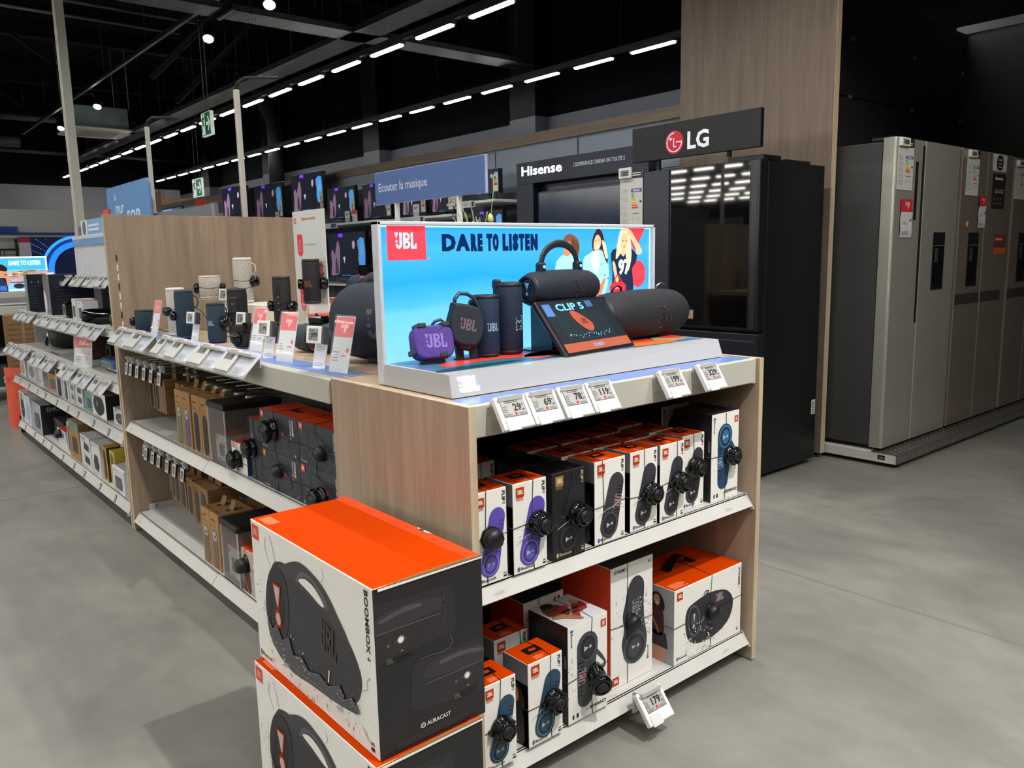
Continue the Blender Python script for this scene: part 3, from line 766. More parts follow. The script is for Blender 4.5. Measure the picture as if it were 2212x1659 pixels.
def flip(label, x, y, z, pal, black=False, tagp=None, soft=False, us=(0.01,), vs=(0.09,), w=FW, group='bluetooth speaker cartons on the middle shelf', rot=0.0):
    if black:
        return carton('speaker_box', label, (x, y, z), rot, w, FD, FH, M('#1b1b1f', 0.4), M('#19191d', 0.3), None,
                      flip_front(pal, M('#c9b27a', 0.4), None, M('#9c7c3c', 0.4), M('#e8dcc0', 0.5)), None, None, group=group, tagp=tagp, us=us, vs=vs, soft=soft)
    return carton('speaker_box', label, (x, y, z), rot, w, FD, FH, PAPER, ORANGE, None, flip_front(pal), flip_side, flip_top(), group=group, tagp=tagp, us=us, vs=vs, soft=soft)
ZM, ZB = 0.5525, 0.0935
flip('white orange-topped carton with purple speaker, first at the left end of the middle shelf', 1.0935, 1.392, ZM, PURP, False, (-0.004, 0.112), True, (-0.012,), (0.112,), w=0.098)
flip('white orange-topped carton with purple speaker, second from the left on the middle shelf', 1.213, 1.390, ZM, PURP, False, (0.022, 0.115), False, (0.01,), (0.115,), w=0.107)
flip('black carton with gold badge on the middle shelf', 1.344, 1.392, ZM, GOLD, True, (0.026, 0.105), False, (0.014,), (0.105,))
flip('white carton with dark speaker and no security disc, right of the black gold-badged carton', 1.497, 1.396, ZM, NOIR, False, None, False, (-0.03,), (0.1,), w=0.117)
flip('white carton with dark speaker and disc, second right of the black gold-badged carton', 1.636, 1.400, ZM, NOIR, False, (0.022, 0.098), False, (0.0,), (0.098,))
flip('white carton with dark speaker and disc, third right of the black gold-badged carton', 1.753, 1.397, ZM, NOIR, False, (0.024, 0.107), False, (0.02,), (0.107,), w=0.107)
flip('white carton with dark speaker set slightly back, beside the tall blue-speaker carton', 1.883, 1.424, ZM, NOIR, False, (0.0, 0.125), False, (0.0,), (0.11,), w=0.105)
RB = 'shaded cartons in the back rows of the middle shelf'
flip('shaded black carton behind the black gold-badged carton', 1.33, 1.493, ZM, GOLD, True, None, group=RB)
for x, y, l in ((1.475, 1.497, 'second row, behind the carton without a disc'), (1.60, 1.502, 'second row, one right of the carton without a disc'),
                (1.725, 1.500, 'second row, two right of the carton without a disc'), (1.86, 1.525, 'second row, beside the tall black-topped carton'),
                (1.22, 1.60, 'third row, at its left end'), (1.45, 1.604, 'third row, second from its left end'), (1.58, 1.606, 'third row, third from its left end'),
                (1.71, 1.604, 'third row, fourth from its left end'), (1.85, 1.64, 'third row, at its right end')):
    flip('shaded orange-topped carton, '+l, x, y, ZM, NOIR, group=RB)
# tall cartons of the larger cylinder speaker
def charge_front(pal, ink=PRNTBLK, flipd=True):
    def f(p, w, h):
        splash(p, 0.42*w, 0.5*h, 0.5*w, 50, SPL, 1)
        p.text('CHARGE', 0.955*w, 0.095*h, 0.0085, ink, rot=PI, w=0.43*w, bold=0.03, k=2)
        p.text('6', 0.49*w, 0.085*h, 0.0085, SPL2, rot=PI, bold=0.01, k=2)
        badge(p, 0.955*w, 0.865*h, 0.14*w, ORANGE, PAPER, PI/2, 2)
        bluetooth(p, 0.07*w, 0.96*h, 0.007, ink, 2, -PI/2)
        capsule_print(p, (0.42*w, 0.22*h), (0.48*w, 0.74*h), 0.19*w, 0.26*w, pal, 3)
        p.poly(smooth([(0.73*w, 0.66*h), (0.95*w, 0.50*h), (0.88*w, 0.42*h), (0.72*w, 0.48*h), (0.74*w, 0.52*h), (0.86*w, 0.46*h), (0.90*w, 0.50*h), (0.71*w, 0.61*h)], 2), pal['body'], 2)
        splash(p, 0.27*w, 0.5*h, 0.16*w, 26, M('#e4e4e2', 0.5), 12)
        p.rect(0.10*w, 0.04*h, 0.14*w, 0.085*h, ink, 2); p.rect(0.2*w, 0.04*h, 0.25*w, 0.085*h, ink, 2)
    return f
def charge_left(p, d, h):
    p.rect(0, 0, d, h, M('#1c1d22', 0.4), 1); p.strip([(0.1*d, 0.97*h), (0.62*d, 0.5*h)], 0.0008, GREY, 2)
    p.text('CHARGE', 0.92*d, 0.7*h, 0.006, LGREY, rot=-PI/2, bold=0.02, k=2); p.lines(0.72*d, 0.2*h, 0.8*d, 0.6*h, 22, GREY, 0.4, 2)
def charge_top(p, w, d):
    p.rect(0, 0, w, d, M('#c8c9ca', 0.4), 1)
    p.poly(smooth([(0.05*w, 0.55*d), (0.3*w, 0.35*d), (0.55*w, 0.5*d), (0.5*w, 0.8*d), (0.2*w, 0.9*d)], 2), M('#6b3f2c', 0.5), 2)
    p.poly(smooth([(0.45*w, 0.1*d), (0.6*w, 0.3*d), (0.85*w, 0.35*d), (0.95*w, 0.6*d), (0.8*w, 0.7*d), (0.55*w, 0.45*d), (0.35*w, 0.2*d)], 2), M('#8f2b2e', 0.5), 3)
    p.poly(ell(0.83*w, 0.7*d, 0.08*w, 0.1*d), SKIN2, 4); p.poly(ell(0.3*w, 0.85*d, 0.14*w, 0.1*d), HAIR, 4)
    p.poly(smooth([(0.0, 0.4*d), (0.25*w, 0.5*d), (0.5*w, 0.15*d), (0.42*w, 0.08*d), (0.2*w, 0.3*d)], 2), SKIN, 4)
    p.rect(0.36*w, 0.55*d, 0.6*w, 0.68*d, RED, 5); p.text('DARE TO', 0.32*w, 0.44*d, 0.010, PRNTBLK, bold=0.03, k=6); p.text('LISTEN', 0.34*w, 0.34*d, 0.010, PRNTBLK, bold=0.03, k=6)
def charge_top_dark(p, w, d):
    p.rect(0, 0, w, d, M('#222227', 0.35), 1); p.poly(ell(0.5*w, 0.5*d, 0.28*w, 0.3*d), M('#2e2e34', 0.35), 2); p.rect(0.6*w, 0.5*d, 0.8*w, 0.6*d, M('#5d2520', 0.5), 2)
carton('speaker_box', 'tall white carton with blue speaker print at the right end of the middle shelf', (2.024, 1.412, ZM), 0, 0.138, 0.145, 0.270, PAPER, None, M('#1b1c21', 0.4),
       charge_front(TEAL), charge_left, charge_top_dark, group='bluetooth speaker cartons on the middle shelf', tagp=(0.020, 0.135), us=(0.0,), vs=(0.14,), tagr=0.026)
carton('speaker_box', 'shaded tall dark carton behind the tall blue-speaker carton', (2.02, 1.60, ZM), 0, 0.138, 0.145, 0.270, PAPER, M('#222227', 0.35), M('#1b1c21', 0.4), charge_front(NOIR), charge_left, charge_top_dark, group=RB)
BG = 'bluetooth speaker cartons on the bottom shelf'
flip('white orange-topped carton with blue speaker, half behind the black carton stack', 1.094, 1.375, ZB, BLUE, False, (0.0, 0.105), False, (0.004,), (0.105,), w=0.102, group=BG)
flip('white orange-topped carton with blue speaker in front on the bottom shelf', 1.249, 1.384, ZB, BLUE, False, (0.022, 0.102), False, (0.018,), (0.102,), w=0.116, group=BG)
flip('shaded orange-topped carton behind the blue-speaker carton of the bottom shelf', 1.265, 1.535, ZB, BLUE, False, None, False, (0.03,), (), w=0.116, group=BG)
flip('shaded orange-topped carton in the back left corner of the bottom shelf', 1.115, 1.64, ZB, BLUE, False, None, False, (), (), w=0.113, group=BG)
carton('speaker_box', 'tall white carton with big black spool tag and people printed on top', (1.406, 1.390, ZB), 0, 0.147, 0.150, 0.270, PAPER, None, M('#1b1c21', 0.4),
       charge_front(dict(NOIR, body=M('#3d3f45', 0.5))), charge_left, charge_top, group=BG, us=(0.015,), vs=(0.118,))
_o = COL.objects[-2] if False else None
def charge_back_front(p, w, h):
    p.text('CHARGE', 0.06*w, 0.80*h, 0.009, PRNTBLK, w=0.45*w, bold=0.03, k=2); p.text('6', 0.53*w, 0.80*h, 0.009, SPL2, k=2)
    p.rect(0.75*w, 0.9*h, 0.79*w, 0.95*h, PRNTBLK, 2); p.rect(0.84*w, 0.9*h, 0.9*w, 0.95*h, PRNTBLK, 2)
carton('speaker_box', 'shaded grey carton with dark top standing at the back of the bottom shelf', (1.42, 1.575, ZB), 0, 0.150, 0.150, 0.270, PAPER, None, ORANGE, charge_back_front, None, charge_top_dark, group=BG, us=(-0.02,))
def xt3_front(p, w, h):
    splash(p, 0.55*w, 0.5*h, 0.62*w, 60, SPL, 1)
    p.text('XTREME', 0.06*w, 0.945*h, 0.0095, PRNTBLK, w=0.27*w, bold=0.02, k=2); p.text('3', 0.345*w, 0.945*h, 0.0095, SPL2, k=2)
    p.rect(0.88*w, 0.945*h, 0.90*w, 0.965*h, PRNTBLK, 2); p.rect(0.92*w, 0.945*h, 0.94*w, 0.97*h, PRNTBLK, 2)
    S = [(0.069, 0.282), (0.091, 0.308), (0.118, 0.308), (0.137, 0.283), (0.136, 0.234), (0.139, 0.17), (0.150, 0.119), (0.141, 0.07), (0.101, 0.050), (0.061, 0.072), (0.044, 0.121), (0.054, 0.161), (0.048, 0.205), (0.059, 0.244)]
    p.poly(smooth(S), M('#35363b', 0.5), 2)
    splash(p, 0.137, 0.20, 0.055, 70, M('#e6e6e4', 0.5), 3)
    p.poly(ell(0.097, 0.100, 0.048, 0.047, 22), M('#4b4c52', 0.45), 5); p.poly(ell(0.097, 0.100, 0.041, 0.040, 22), M('#2a2b30', 0.45), 6); p.poly(ell(0.097, 0.100, 0.028, 0.028, 22), M('#404147', 0.45), 7)
    p.poly([(0.084, 0.108), (0.084, 0.098), (0.103, 0.102)], LGREY, 8); p.poly(ell(0.110, 0.1025, 0.005, 0.005, 10), LGREY, 8)
    p.logo(0.085, 0.245, 0.030, M('#77757a', 0.5), -PI/2, 4); p.strip([(0.135, 0.229), (0.143, 0.231)], 0.003, PAPER, 6)
    badge(p, 0.006, 0.009, 0.026, ORANGE, PAPER, 0, 2); bluetooth(p, 0.158, 0.045, 0.006, PRNTBLK, 2, PI/2)
carton('speaker_box', 'tallest white carton with black speaker print and orange left side', (1.626, 1.432, ZB), 0, 0.176, 0.20, 0.357, PAPER, M('#26262b', 0.4), M('#e2451c', 0.45), xt3_front, None,
       None, group=BG, us=(-0.02,), vs=(0.183,), tagp=(-0.007, 0.183), soft=True, tagr=0.023)
def xt4_front(p, w, h):
    splash(p, 0.42*w, 0.26*h, 0.3*w, 70, SPL, 1)
    S = [(0.075, 0.168), (0.135, 0.180), (0.178, 0.182), (0.245, 0.170), (0.284, 0.140), (0.290, 0.100), (0.262, 0.058), (0.19, 0.034), (0.109, 0.038), (0.066, 0.065), (0.052, 0.117), (0.057, 0.152)]
    p.poly(smooth(S), M('#2b2b30', 0.5), 2)
    p.poly(ell(0.092, 0.115, 0.030, 0.052, 20, 0.12), M('#4e4f55', 0.4), 4); p.poly(ell(0.092, 0.115, 0.024, 0.044, 20, 0.12), M('#202126', 0.4), 5); p.poly(ell(0.091, 0.115, 0.015, 0.028, 20, 0.12), M('#3c3d43', 0.4), 6)
    p.poly([(0.087, 0.138), (0.097, 0.138), (0.091, 0.110)], LGREY, 7); p.poly(ell(0.090, 0.100, 0.004, 0.006, 10), LGREY, 7)
    p.logo(0.198, 0.142, 0.026, M('#a38f8f', 0.5), 0, 4); p.strip([(0.216, 0.088), (0.226, 0.110)], 0.003, PAPER, 5)
    p.strip(smooth([(0.14, 0.183), (0.15, 0.192), (0.165, 0.19), (0.16, 0.185)], 2), 0.004, M('#2b2b30', 0.5), 2)
    splash(p, 0.12, 0.055, 0.07, 80, M('#e6e6e4', 0.5), 8)
    badge(p, 0.012, 0.200, 0.026, ORANGE, PAPER, 0, 2)
    p.text('XTREME', 0.318, 0.224, 0.009, PRNTBLK, rot=-PI/2, w=0.062, bold=0.02, k=2); p.text('4', 0.318, 0.159, 0.009, SPL2, rot=-PI/2, k=2)
    bluetooth(p, 0.012, 0.015, 0.007, PRNTBLK, 2); small_icon(p, 0.312, 0.015, 0.008, PRNTBLK, 2)
def xt4_side(p, d, h):
    p.rect(0, 0, d, h, M('#9b9ca2', 0.5, var=0.15, scale=8), 1); person_print(p, 0.70*d, 0.36*h, 0.56*h, 3, M('#4a1d26', 0.5)); p.poly([(0.55*d, 0.40*h), (0.86*d, 0.40*h), (0.90*d, 0.20*h), (0.52*d, 0.20*h)], M('#2f2f38', 0.5), 4); p.poly([(0.56*d, 0.20*h), (0.86*d, 0.20*h), (0.84*d, 0), (0.58*d, 0)], SKIN2, 4)
    p.poly([(0.0, 0.0), (0.35*d, 0), (0.25*d, 0.5*h), (0.08*d, 0.55*h)], M('#8fb3cf', 0.5), 2)
def xt4_top(p, w, d):
    p.lines(0.04*w, 0.05*d, 0.24*w, 0.2*d, 6, M('#ff9468', 0.5), 0.5, 1); p.rect(0.05*w, 0.75*d, 0.2*w, 0.9*d, M('#c8391a', 0.5), 1)
XT4 = carton('speaker_box', 'wide white carton with orange top and black carry strap', (1.941, 1.400, ZB), 0, 0.336, 0.21, 0.234, PAPER, ORANGE, None, xt4_front, xt4_side, xt4_top, group=BG, us=(0.012,), vs=(0.118,), tagp=(0.006, 0.122), soft=True, tagr=0.024)
hb = MB(); pts = [(-0.055+0.11*i/12, 0.12, 0.237+0.030*math.sin(PI*i/12)) for i in range(13)]
for a, b_ in zip(pts, pts[1:]): hb.add([(a[0], a[1]-0.016, a[2]), (a[0], a[1]+0.016, a[2]), (b_[0], b_[1]+0.016, b_[2]), (b_[0], b_[1]-0.016, b_[2]), (a[0], a[1]-0.016, a[2]+0.002), (a[0], a[1]+0.016, a[2]+0.002), (b_[0], b_[1]+0.016, b_[2]+0.002), (b_[0], b_[1]-0.016, b_[2]+0.002)], [(0, 1, 2, 3), (7, 6, 5, 4), (0, 4, 5, 1), (3, 2, 6, 7), (0, 3, 7, 4), (1, 5, 6, 2)], BLACK)
hb.box(-0.07, -0.05, 0.104, 0.136, 0.2345, 0.238, BLACK); hb.box(0.05, 0.07, 0.104, 0.136, 0.2345, 0.238, BLACK)
hb.build('carry_strap', XT4)
# spool shaped tag of the tall carton
SP = [o for o in COL.objects if o.get('label', '').startswith('tall white carton with big black spool')][0]
t = MB(); t.T = Matrix.Translation((0.022, -0.002, 0.118)) @ Matrix.Rotation(math.radians(18), 4, 'X') @ Matrix.Rotation(math.radians(-24), 4, 'Z')
t.lathe([(0.024, 0.01), (0.025, -0.012), (0.021, -0.016), (0.021, -0.034), (0.029, -0.038), (0.030, -0.056), (0.026, -0.060), (0.020, -0.060), (0.0195, -0.056), (0.001, -0.056)], GLOSS, axis='Y', n=22)
for i in range(9):
    a = 2*PI*i/9; t.box(0.021*math.cos(a)-0.003, 0.021*math.cos(a)+0.003, -0.032, -0.018, 0.021*math.sin(a)-0.003, 0.021*math.sin(a)+0.003, DARK)
t.lathe([(0.017, -0.0565), (0.016, -0.061), (0.001, -0.061)], DARK, axis='Y', n=16)
t.build('security_tag', SP)

# ------------------------------------------------------------------ stack of two boombox cartons
def boom_front(p, w, h):
    BODY = [(0.118, 0.268), (0.150, 0.284), (0.190, 0.288), (0.25, 0.276), (0.33, 0.262), (0.40, 0.238), (0.455, 0.214), (0.488, 0.185), (0.508, 0.15), (0.503, 0.115), (0.475, 0.083), (0.392, 0.068), (0.298, 0.060), (0.212, 0.047), (0.143, 0.058), (0.086, 0.090), (0.062, 0.143), (0.079, 0.211)]
    splash(p, 0.29, 0.075, 0.22, 110, SPL, 1); splash(p, 0.09, 0.17, 0.07, 60, SPL2, 1); splash(p, 0.47, 0.06, 0.06, 50, SPL, 1)
    for q in (((0.10, 0.26), (0.075, 0.30), (0.085, 0.325)), ((0.13, 0.275), (0.12, 0.31), (0.105, 0.335)), ((0.36, 0.30), (0.37, 0.315), (0.362, 0.33)), ((0.505, 0.12), (0.53, 0.135), (0.528, 0.15), (0.543, 0.165))): p.strip(list(q), 0.0022, SPL, 2)
    p.poly(smooth(BODY), M('#2f2f33', 0.5), 3)
    OUT = [(0.150, 0.270), (0.188, 0.290), (0.235, 0.309), (0.271, 0.314), (0.312, 0.308), (0.357, 0.295), (0.395, 0.272), (0.425, 0.245), (0.46, 0.212), (0.42, 0.212), (0.37, 0.236), (0.25, 0.255)]
    p.poly(smooth(OUT), M('#3a3a3f', 0.5), 4)
    IN = [(0.253, 0.270), (0.275, 0.282), (0.300, 0.284), (0.330, 0.277), (0.356, 0.262), (0.368, 0.249), (0.35, 0.247), (0.30, 0.260)]
    p.poly(smooth(IN), PAPER, 6)
    p.poly(smooth([(0.235, 0.262), (0.26, 0.292), (0.31, 0.298), (0.36, 0.278), (0.385, 0.256), (0.372, 0.246), (0.35, 0.268), (0.31, 0.288), (0.27, 0.284), (0.25, 0.268)]), M('#56565b', 0.45), 5)
    p.poly(smooth([(0.168, 0.262), (0.19, 0.225), (0.186, 0.150), (0.150, 0.085), (0.100, 0.082), (0.070, 0.12), (0.066, 0.17), (0.085, 0.225), (0.118, 0.262)]), M('#232327', 0.5), 5)
    p.poly(smooth([(0.140, 0.231), (0.166, 0.206), (0.160, 0.152), (0.128, 0.104), (0.094, 0.117), (0.083, 0.158), (0.102, 0.210)]), M('#121214', 0.5), 6)
    for i in range(9): p.strip([(0.096+i*0.002, 0.125+i*0.010), (0.150+i*0.0012, 0.135+i*0.010)], 0.002, M('#3e3e43', 0.5), 7)
    p.poly([(0.112, 0.226), (0.157, 0.226), (0.142, 0.168), (0.130, 0.168)], ORANGE, 8); p.poly([(0.118, 0.221), (0.151, 0.221), (0.138, 0.174), (0.133, 0.174)], LGREY, 9)
    p.poly(ell(0.134, 0.142, 0.018, 0.022), ORANGE, 8); p.poly(ell(0.134, 0.142, 0.012, 0.015), LGREY, 9)
    p.logo(0.340, 0.150, 0.068, M('#6a534e', 0.5), -0.16, 8, 0.62, -0.05); p.logo(0.3415, 0.1515, 0.065, M('#37302f', 0.5), -0.16, 9, 0.62, -0.05)
    p.strip([(0.370, 0.084), (0.376, 0.113)], 0.0045, PAPER, 8)
    W1, W2_, W3_ = M('#4b4b50', 0.5), M('#77777c', 0.5), M('#c4c4c6', 0.5)
    p.poly(smooth([(0.075, 0.13), (0.10, 0.105), (0.125, 0.125), (0.15, 0.095), (0.185, 0.115), (0.205, 0.08), (0.25, 0.092), (0.28, 0.072), (0.33, 0.085), (0.37, 0.074), (0.42, 0.098), (0.44, 0.075), (0.47, 0.092), (0.497, 0.070), (0.46, 0.060), (0.38, 0.050), (0.28, 0.044), (0.20, 0.036), (0.13, 0.050), (0.08, 0.085)], 2), W1, 10)
    for pts in ([(0.075, 0.13), (0.10, 0.105), (0.125, 0.125), (0.15, 0.095), (0.185, 0.115), (0.205, 0.08), (0.25, 0.092)], [(0.28, 0.072), (0.33, 0.085), (0.37, 0.074), (0.42, 0.098), (0.44, 0.075), (0.47, 0.092), (0.50, 0.07)], [(0.06, 0.16), (0.075, 0.11), (0.11, 0.075), (0.16, 0.055), (0.24, 0.05), (0.34, 0.056)]): p.strip(pts, 0.0016, W2_, 11)
    splash(p, 0.20, 0.065, 0.08, 30, W3_, 12); splash(p, 0.45, 0.072, 0.05, 40, W3_, 12); splash(p, 0.085, 0.11, 0.03, 24, W3_, 12); splash(p, 0.33, 0.06, 0.06, 24, W2_, 12)
    badge(p, 0.0075, 0.304, 0.037, M('#e5401a', 0.45), M('#f0b8a0', 0.5), 0, 2)
    p.text('BOOMBOX', 0.5345, 0.340, 0.0135, PRNTBLK, rot=-PI/2, w=0.128, bold=0.03, k=2); p.text('4', 0.5345, 0.206, 0.0135, PRNTBLK, rot=-PI/2, k=2)
    bluetooth(p, 0.010, 0.012, 0.0095, PRNTBLK, 2); p.text('34h', 0.532, 0.022, 0.007, PRNTBLK, bold=0.02, k=2); p.rect(0.533, 0.010, 0.547, 0.018, PRNTBLK, 2)
def boom_right(p, d, h):
    p.rect(0, 0, d, h, M('#232123', 0.42), 1)
    g1, g2, g3 = M('#343234', 0.4), M('#4e4c4e', 0.35), M('#2b292b', 0.4)
    p.poly([(0.001, 0.317), (0.171, 0.310), (0.181, 0.304), (0.184, 0.285), (0.180, 0.272), (0.184, 0.25), (0.186, 0.222), (0.180, 0.210), (0.168, 0.207), (0.001, 0.196)], g3, 2)
    p.poly(smooth([(0.002, 0.288), (0.054, 0.300), (0.11, 0.298), (0.150, 0.290), (0.155, 0.268), (0.11, 0.262), (0.002, 0.258)]), g1, 3)
    p.poly(smooth([(0.01, 0.283), (0.06, 0.294), (0.1, 0.293), (0.105, 0.285), (0.06, 0.284), (0.02, 0.277)]), g2, 4)
    p.rect(0.002, 0.255, 0.150, 0.258, g2, 4); p.rect(0.156, 0.218, 0.160, 0.300, g1, 3)
    B = [(0.254, 0.175), (0.085, 0.172), (0.078, 0.166), (0.074, 0.15), (0.078, 0.138), (0.074, 0.12), (0.072, 0.085), (0.078, 0.074), (0.09, 0.070), (0.254, 0.055)]
    p.poly(B, g3, 2); p.poly(smooth([(0.253, 0.155), (0.2, 0.166), (0.13, 0.163), (0.108, 0.152), (0.104, 0.133), (0.15, 0.126), (0.253, 0.121)]), g1, 3)
    p.poly(smooth([(0.25, 0.15), (0.2, 0.160), (0.145, 0.157), (0.15, 0.149), (0.2, 0.15), (0.25, 0.142)]), g2, 4); p.rect(0.110, 0.119, 0.253, 0.122, g2, 4)
    for (x, y) in ((0.056, 0.232), (0.210, 0.102)):
        p.ring(x, y, 0.0068, 0.0078, LGREY, 4); p.poly(ell(x, y, 0.006, 0.006, 14), M('#e8e6e0', 0.4), 4); p.ring(x-0.028, y-0.004, 0.0018, 0.0028, GREY, 4, n=10)
        p.logo(x-0.035, y-0.040, 0.010, M('#8a8887', 0.4), 0, 4); p.lines(x-0.034, y-0.043, x+0.024, y-0.028, 3, g3, 0.5, 5, 0.0); p.poly([(x-0.002, y-0.024), (x+0.005, y-0.024), (x+0.0015, y-0.020)], GREY, 4)
        for s in (-1, 1): p.ring(x+s*0.009, y, 0.0025, 0.0034, GREY, 4, -50 if s > 0 else 130, 50 if s > 0 else 230, 6)
    p.strip([(0.17, 0.204), (0.176, 0.190), (0.170, 0.178), (0.155, 0.174), (0.12, 0.177), (0.095, 0.176)], 0.0006, GREY, 5)
    p.text('AURACAST', 0.108, 0.032, 0.0085, M('#e6e2da', 0.5), w=0.058, bold=0.015, k=3)
    p.ring(0.099, 0.036, 0.0045, 0.006, M('#e6e2da', 0.5), 3, n=14); p.ring(0.099, 0.036, 0.0018, 0.003, M('#e6e2da', 0.5), 3, n=10)
    p.lines(0.035, 0.010, 0.225, 0.026, 5, M('#4a4848', 0.5), 0.4, 3, 0.15)
def boom_top(p, w, d):
    p.lines(0.02, 0.012, 0.085, 0.042, 7, M('#ff9a70', 0.5), 0.5, 2, 0.15)
    p.rect(0.0, d-0.032, w, d, M('#ee430a', 0.42), 1); p.poly([(0.33, d), (0.345, d-0.006), (0.375, d-0.006), (0.39, d)], PAPER, 3); p.rect(0.345, d-0.006, 0.362, d-0.001, HAIR, 4)
def boomcarton(label, loc, rz):
    o = carton('boombox_carton', label, loc, rz, 0.565, 0.255, 0.348, PAPER, ORANGE, None, boom_front, None, boom_top, boom_right, None, 'large boombox cartons stacked on the floor')
    q = MB()
    q.prism([(0, 0), (0.255, 0), (0.255, 0.004), (0.16, 0.006), (0.06, 0.003), (0, 0)], (0.2835, 0, 0.3475), (0, 1, 0), (0, 0, 1), (0.0015, 0, 0), KRAFT)
    q.prism([(0.01, -0.006), (0.255, -0.004), (0.255, -0.0015), (0.01, -0.0015)], (0.2838, 0, 0.3475), (0, 1, 0), (0, 0, 1), (0.002, 0, 0), PAPER)
    q.build('lid_flap', o)
    return o
boomcarton('large white and black boombox carton with orange top, upper of the stack', (0.700, 1.5325, 0.349), LEFT)
boomcarton('large white and black boombox carton, lower of the stack', (0.682, 1.522, 0.0), LEFT+math.radians(0.4))
# ------------------------------------------------------------------ lit speaker display on the end unit
PX, PY, PZ = 1.58, 1.64, 0.9805
D = thing('lightbox_display', 'white display plinth with glowing blue light box carrying sky and three printed people', 'display stand', (PX, PY, PZ))
q = MB()
PW = M('#b4b5b5', 0.25, var=0.01)
def L_(x, y, z): return (x-PX, y-PY, z-PZ)
bot = [(1.060, 1.479), (2.090, 1.474), (2.100, 1.800), (1.060, 1.800)]
top = [(1.062, 1.492), (2.086, 1.490), (2.096, 1.800), (1.062, 1.800)]
q.add([L_(x, y, PZ) for x, y in bot]+[L_(x, y, 1.0335) for x, y in top], [(0, 1, 5, 4), (1, 2, 6, 5), (2, 3, 7, 6), (3, 0, 4, 7), (3, 2, 1, 0), (4, 5, 6, 7)], PW)
q.build('plinth_body', D)
q = MB()
TEALM = M('#0f6f80', 0.4); REDM = M('#e23b33', 0.4); ORM = M('#f06a25', 0.4); NAVY = M('#16305c', 0.35)
p = P(q, L_(0, 0, 1.0337), (1, 0, 0), (0, 1, 0), eps=0.0003)
p.poly([(1.075, 1.535), (2.075, 1.535), (2.085, 1.772), (1.075, 1.772)], M('#4b6f97', 0.35), 1)
p.poly(smooth([(1.10, 1.54), (1.30, 1.545), (1.42, 1.60), (1.30, 1.66), (1.14, 1.63), (1.08, 1.58)]), TEALM, 2)
p.poly(smooth([(1.14, 1.60), (1.30, 1.63), (1.5, 1.58), (1.62, 1.60), (1.5, 1.66), (1.3, 1.69), (1.16, 1.66)]), REDM, 3)
p.poly(smooth([(1.08, 1.54), (1.25, 1.55), (1.36, 1.57), (1.2, 1.585), (1.09, 1.57)]), M('#12303f', 0.4), 4)
p.poly(smooth([(1.40, 1.56), (1.55, 1.59), (1.75, 1.57), (1.78, 1.66), (1.6, 1.70), (1.42, 1.64)]), M('#c9574d', 0.4), 3)
for i in range(7): p.strip([(1.42+i*0.02, 1.55+i*0.006), (1.60+i*0.02, 1.585+i*0.006)], 0.004, M('#1c2a44', 0.4) if i % 2 else TEALM, 5)
p.poly([(1.77, 1.54), (1.95, 1.54), (1.98, 1.60), (1.78, 1.62)], ORM, 4); p.poly([(1.90, 1.56), (2.06, 1.58), (2.075, 1.72), (1.98, 1.70)], M('#a79b7c', 0.4), 3)
p.poly(ell(2.045, 1.66, 0.04, 0.055), REDM, 6); p.poly([(1.80, 1.60), (1.9, 1.58), (2.0, 1.70), (1.9, 1.77)], M('#c8423a', 0.4), 3)
q.build('printed_mat', D)
q = MB(); LITW = M('#f2f8ff', 0.4, emit=1.6)
p = P(q, (0, 0, 0), (1, 0, 0), (0, 0, 1), warp=lambda u, v, e: Vector(L_(u, 1.4785+(v-0.9805)*0.245-0.0010-e, v)))
p.logo(1.0825, 0.990, 0.0365, LITW, 0, 1); q.build('lit_logo', D)
q = MB()
FR = M('#c6cbd2', 0.35)
def fb(x0, x1, y0, y1, z0, z1, m, b=0.002): q.box(x0-PX, x1-PX, y0-PY, y1-PY, z0-PZ, z1-PZ, m, b)
fb(1.060, 1.070, 1.774, 1.806, PZ, 1.394, FR); fb(2.112, 2.124, 1.774, 1.806, 1.0335, 1.394, FR); fb(1.060, 2.124, 1.774, 1.806, 1.384, 1.394, FR)
fb(1.070, 2.112, 1.790, 1.806, 1.02, 1.384, WHITE)
hb_ = q.build('lightbox_frame', D)
# the printed, back-lit sky
SKY = bpy.data.materials.new('backlit_sky_print'); SKY.use_nodes = True
_N = SKY.node_tree.nodes; _L = SKY.node_tree.links; _b = _N['Principled BSDF']
_tc = _N.new('ShaderNodeTexCoord'); _sx = _N.new('ShaderNodeSeparateXYZ'); _L.new(_tc.outputs['Object'], _sx.inputs[0])
_nz = _N.new('ShaderNodeTexNoise'); _nz.inputs['Scale'].default_value = 2.6; _nz.inputs['Detail'].default_value = 4
_mp = _N.new('ShaderNodeMapping'); _mp.inputs['Scale'].default_value = (1, 1, 2.4); _mp.inputs['Rotation'].default_value = (0, 0.35, 0)
_L.new(_tc.outputs['Object'], _mp.inputs[0]); _L.new(_mp.outputs[0], _nz.inputs['Vector'])
_ma = _N.new('ShaderNodeMath'); _ma.operation = 'MULTIPLY_ADD'; _ma.inputs[1].default_value = 0.30; _L.new(_nz.outputs['Fac'], _ma.inputs[0])
_mr = _N.new('ShaderNodeMapRange'); _mr.inputs[1].default_value = 0.05; _mr.inputs[2].default_value = 0.41; _L.new(_sx.outputs['Z'], _mr.inputs[0]); _L.new(_mr.outputs[0], _ma.inputs[2])
_cr = _N.new('ShaderNodeValToRGB'); _e = _cr.color_ramp.elements
_e[0].position = 0.15; _e[0].color = lin('#7cc8f2'); _e[1].position = 1.15; _e[1].color = lin('#2f9ff0')
for ps, cc in ((0.50, '#66bff5'), (0.55, '#48b2fb'), (0.72, '#0f9cf6'), (0.95, '#3aa9f0')): _x = _e.new(ps); _x.color = lin(cc)
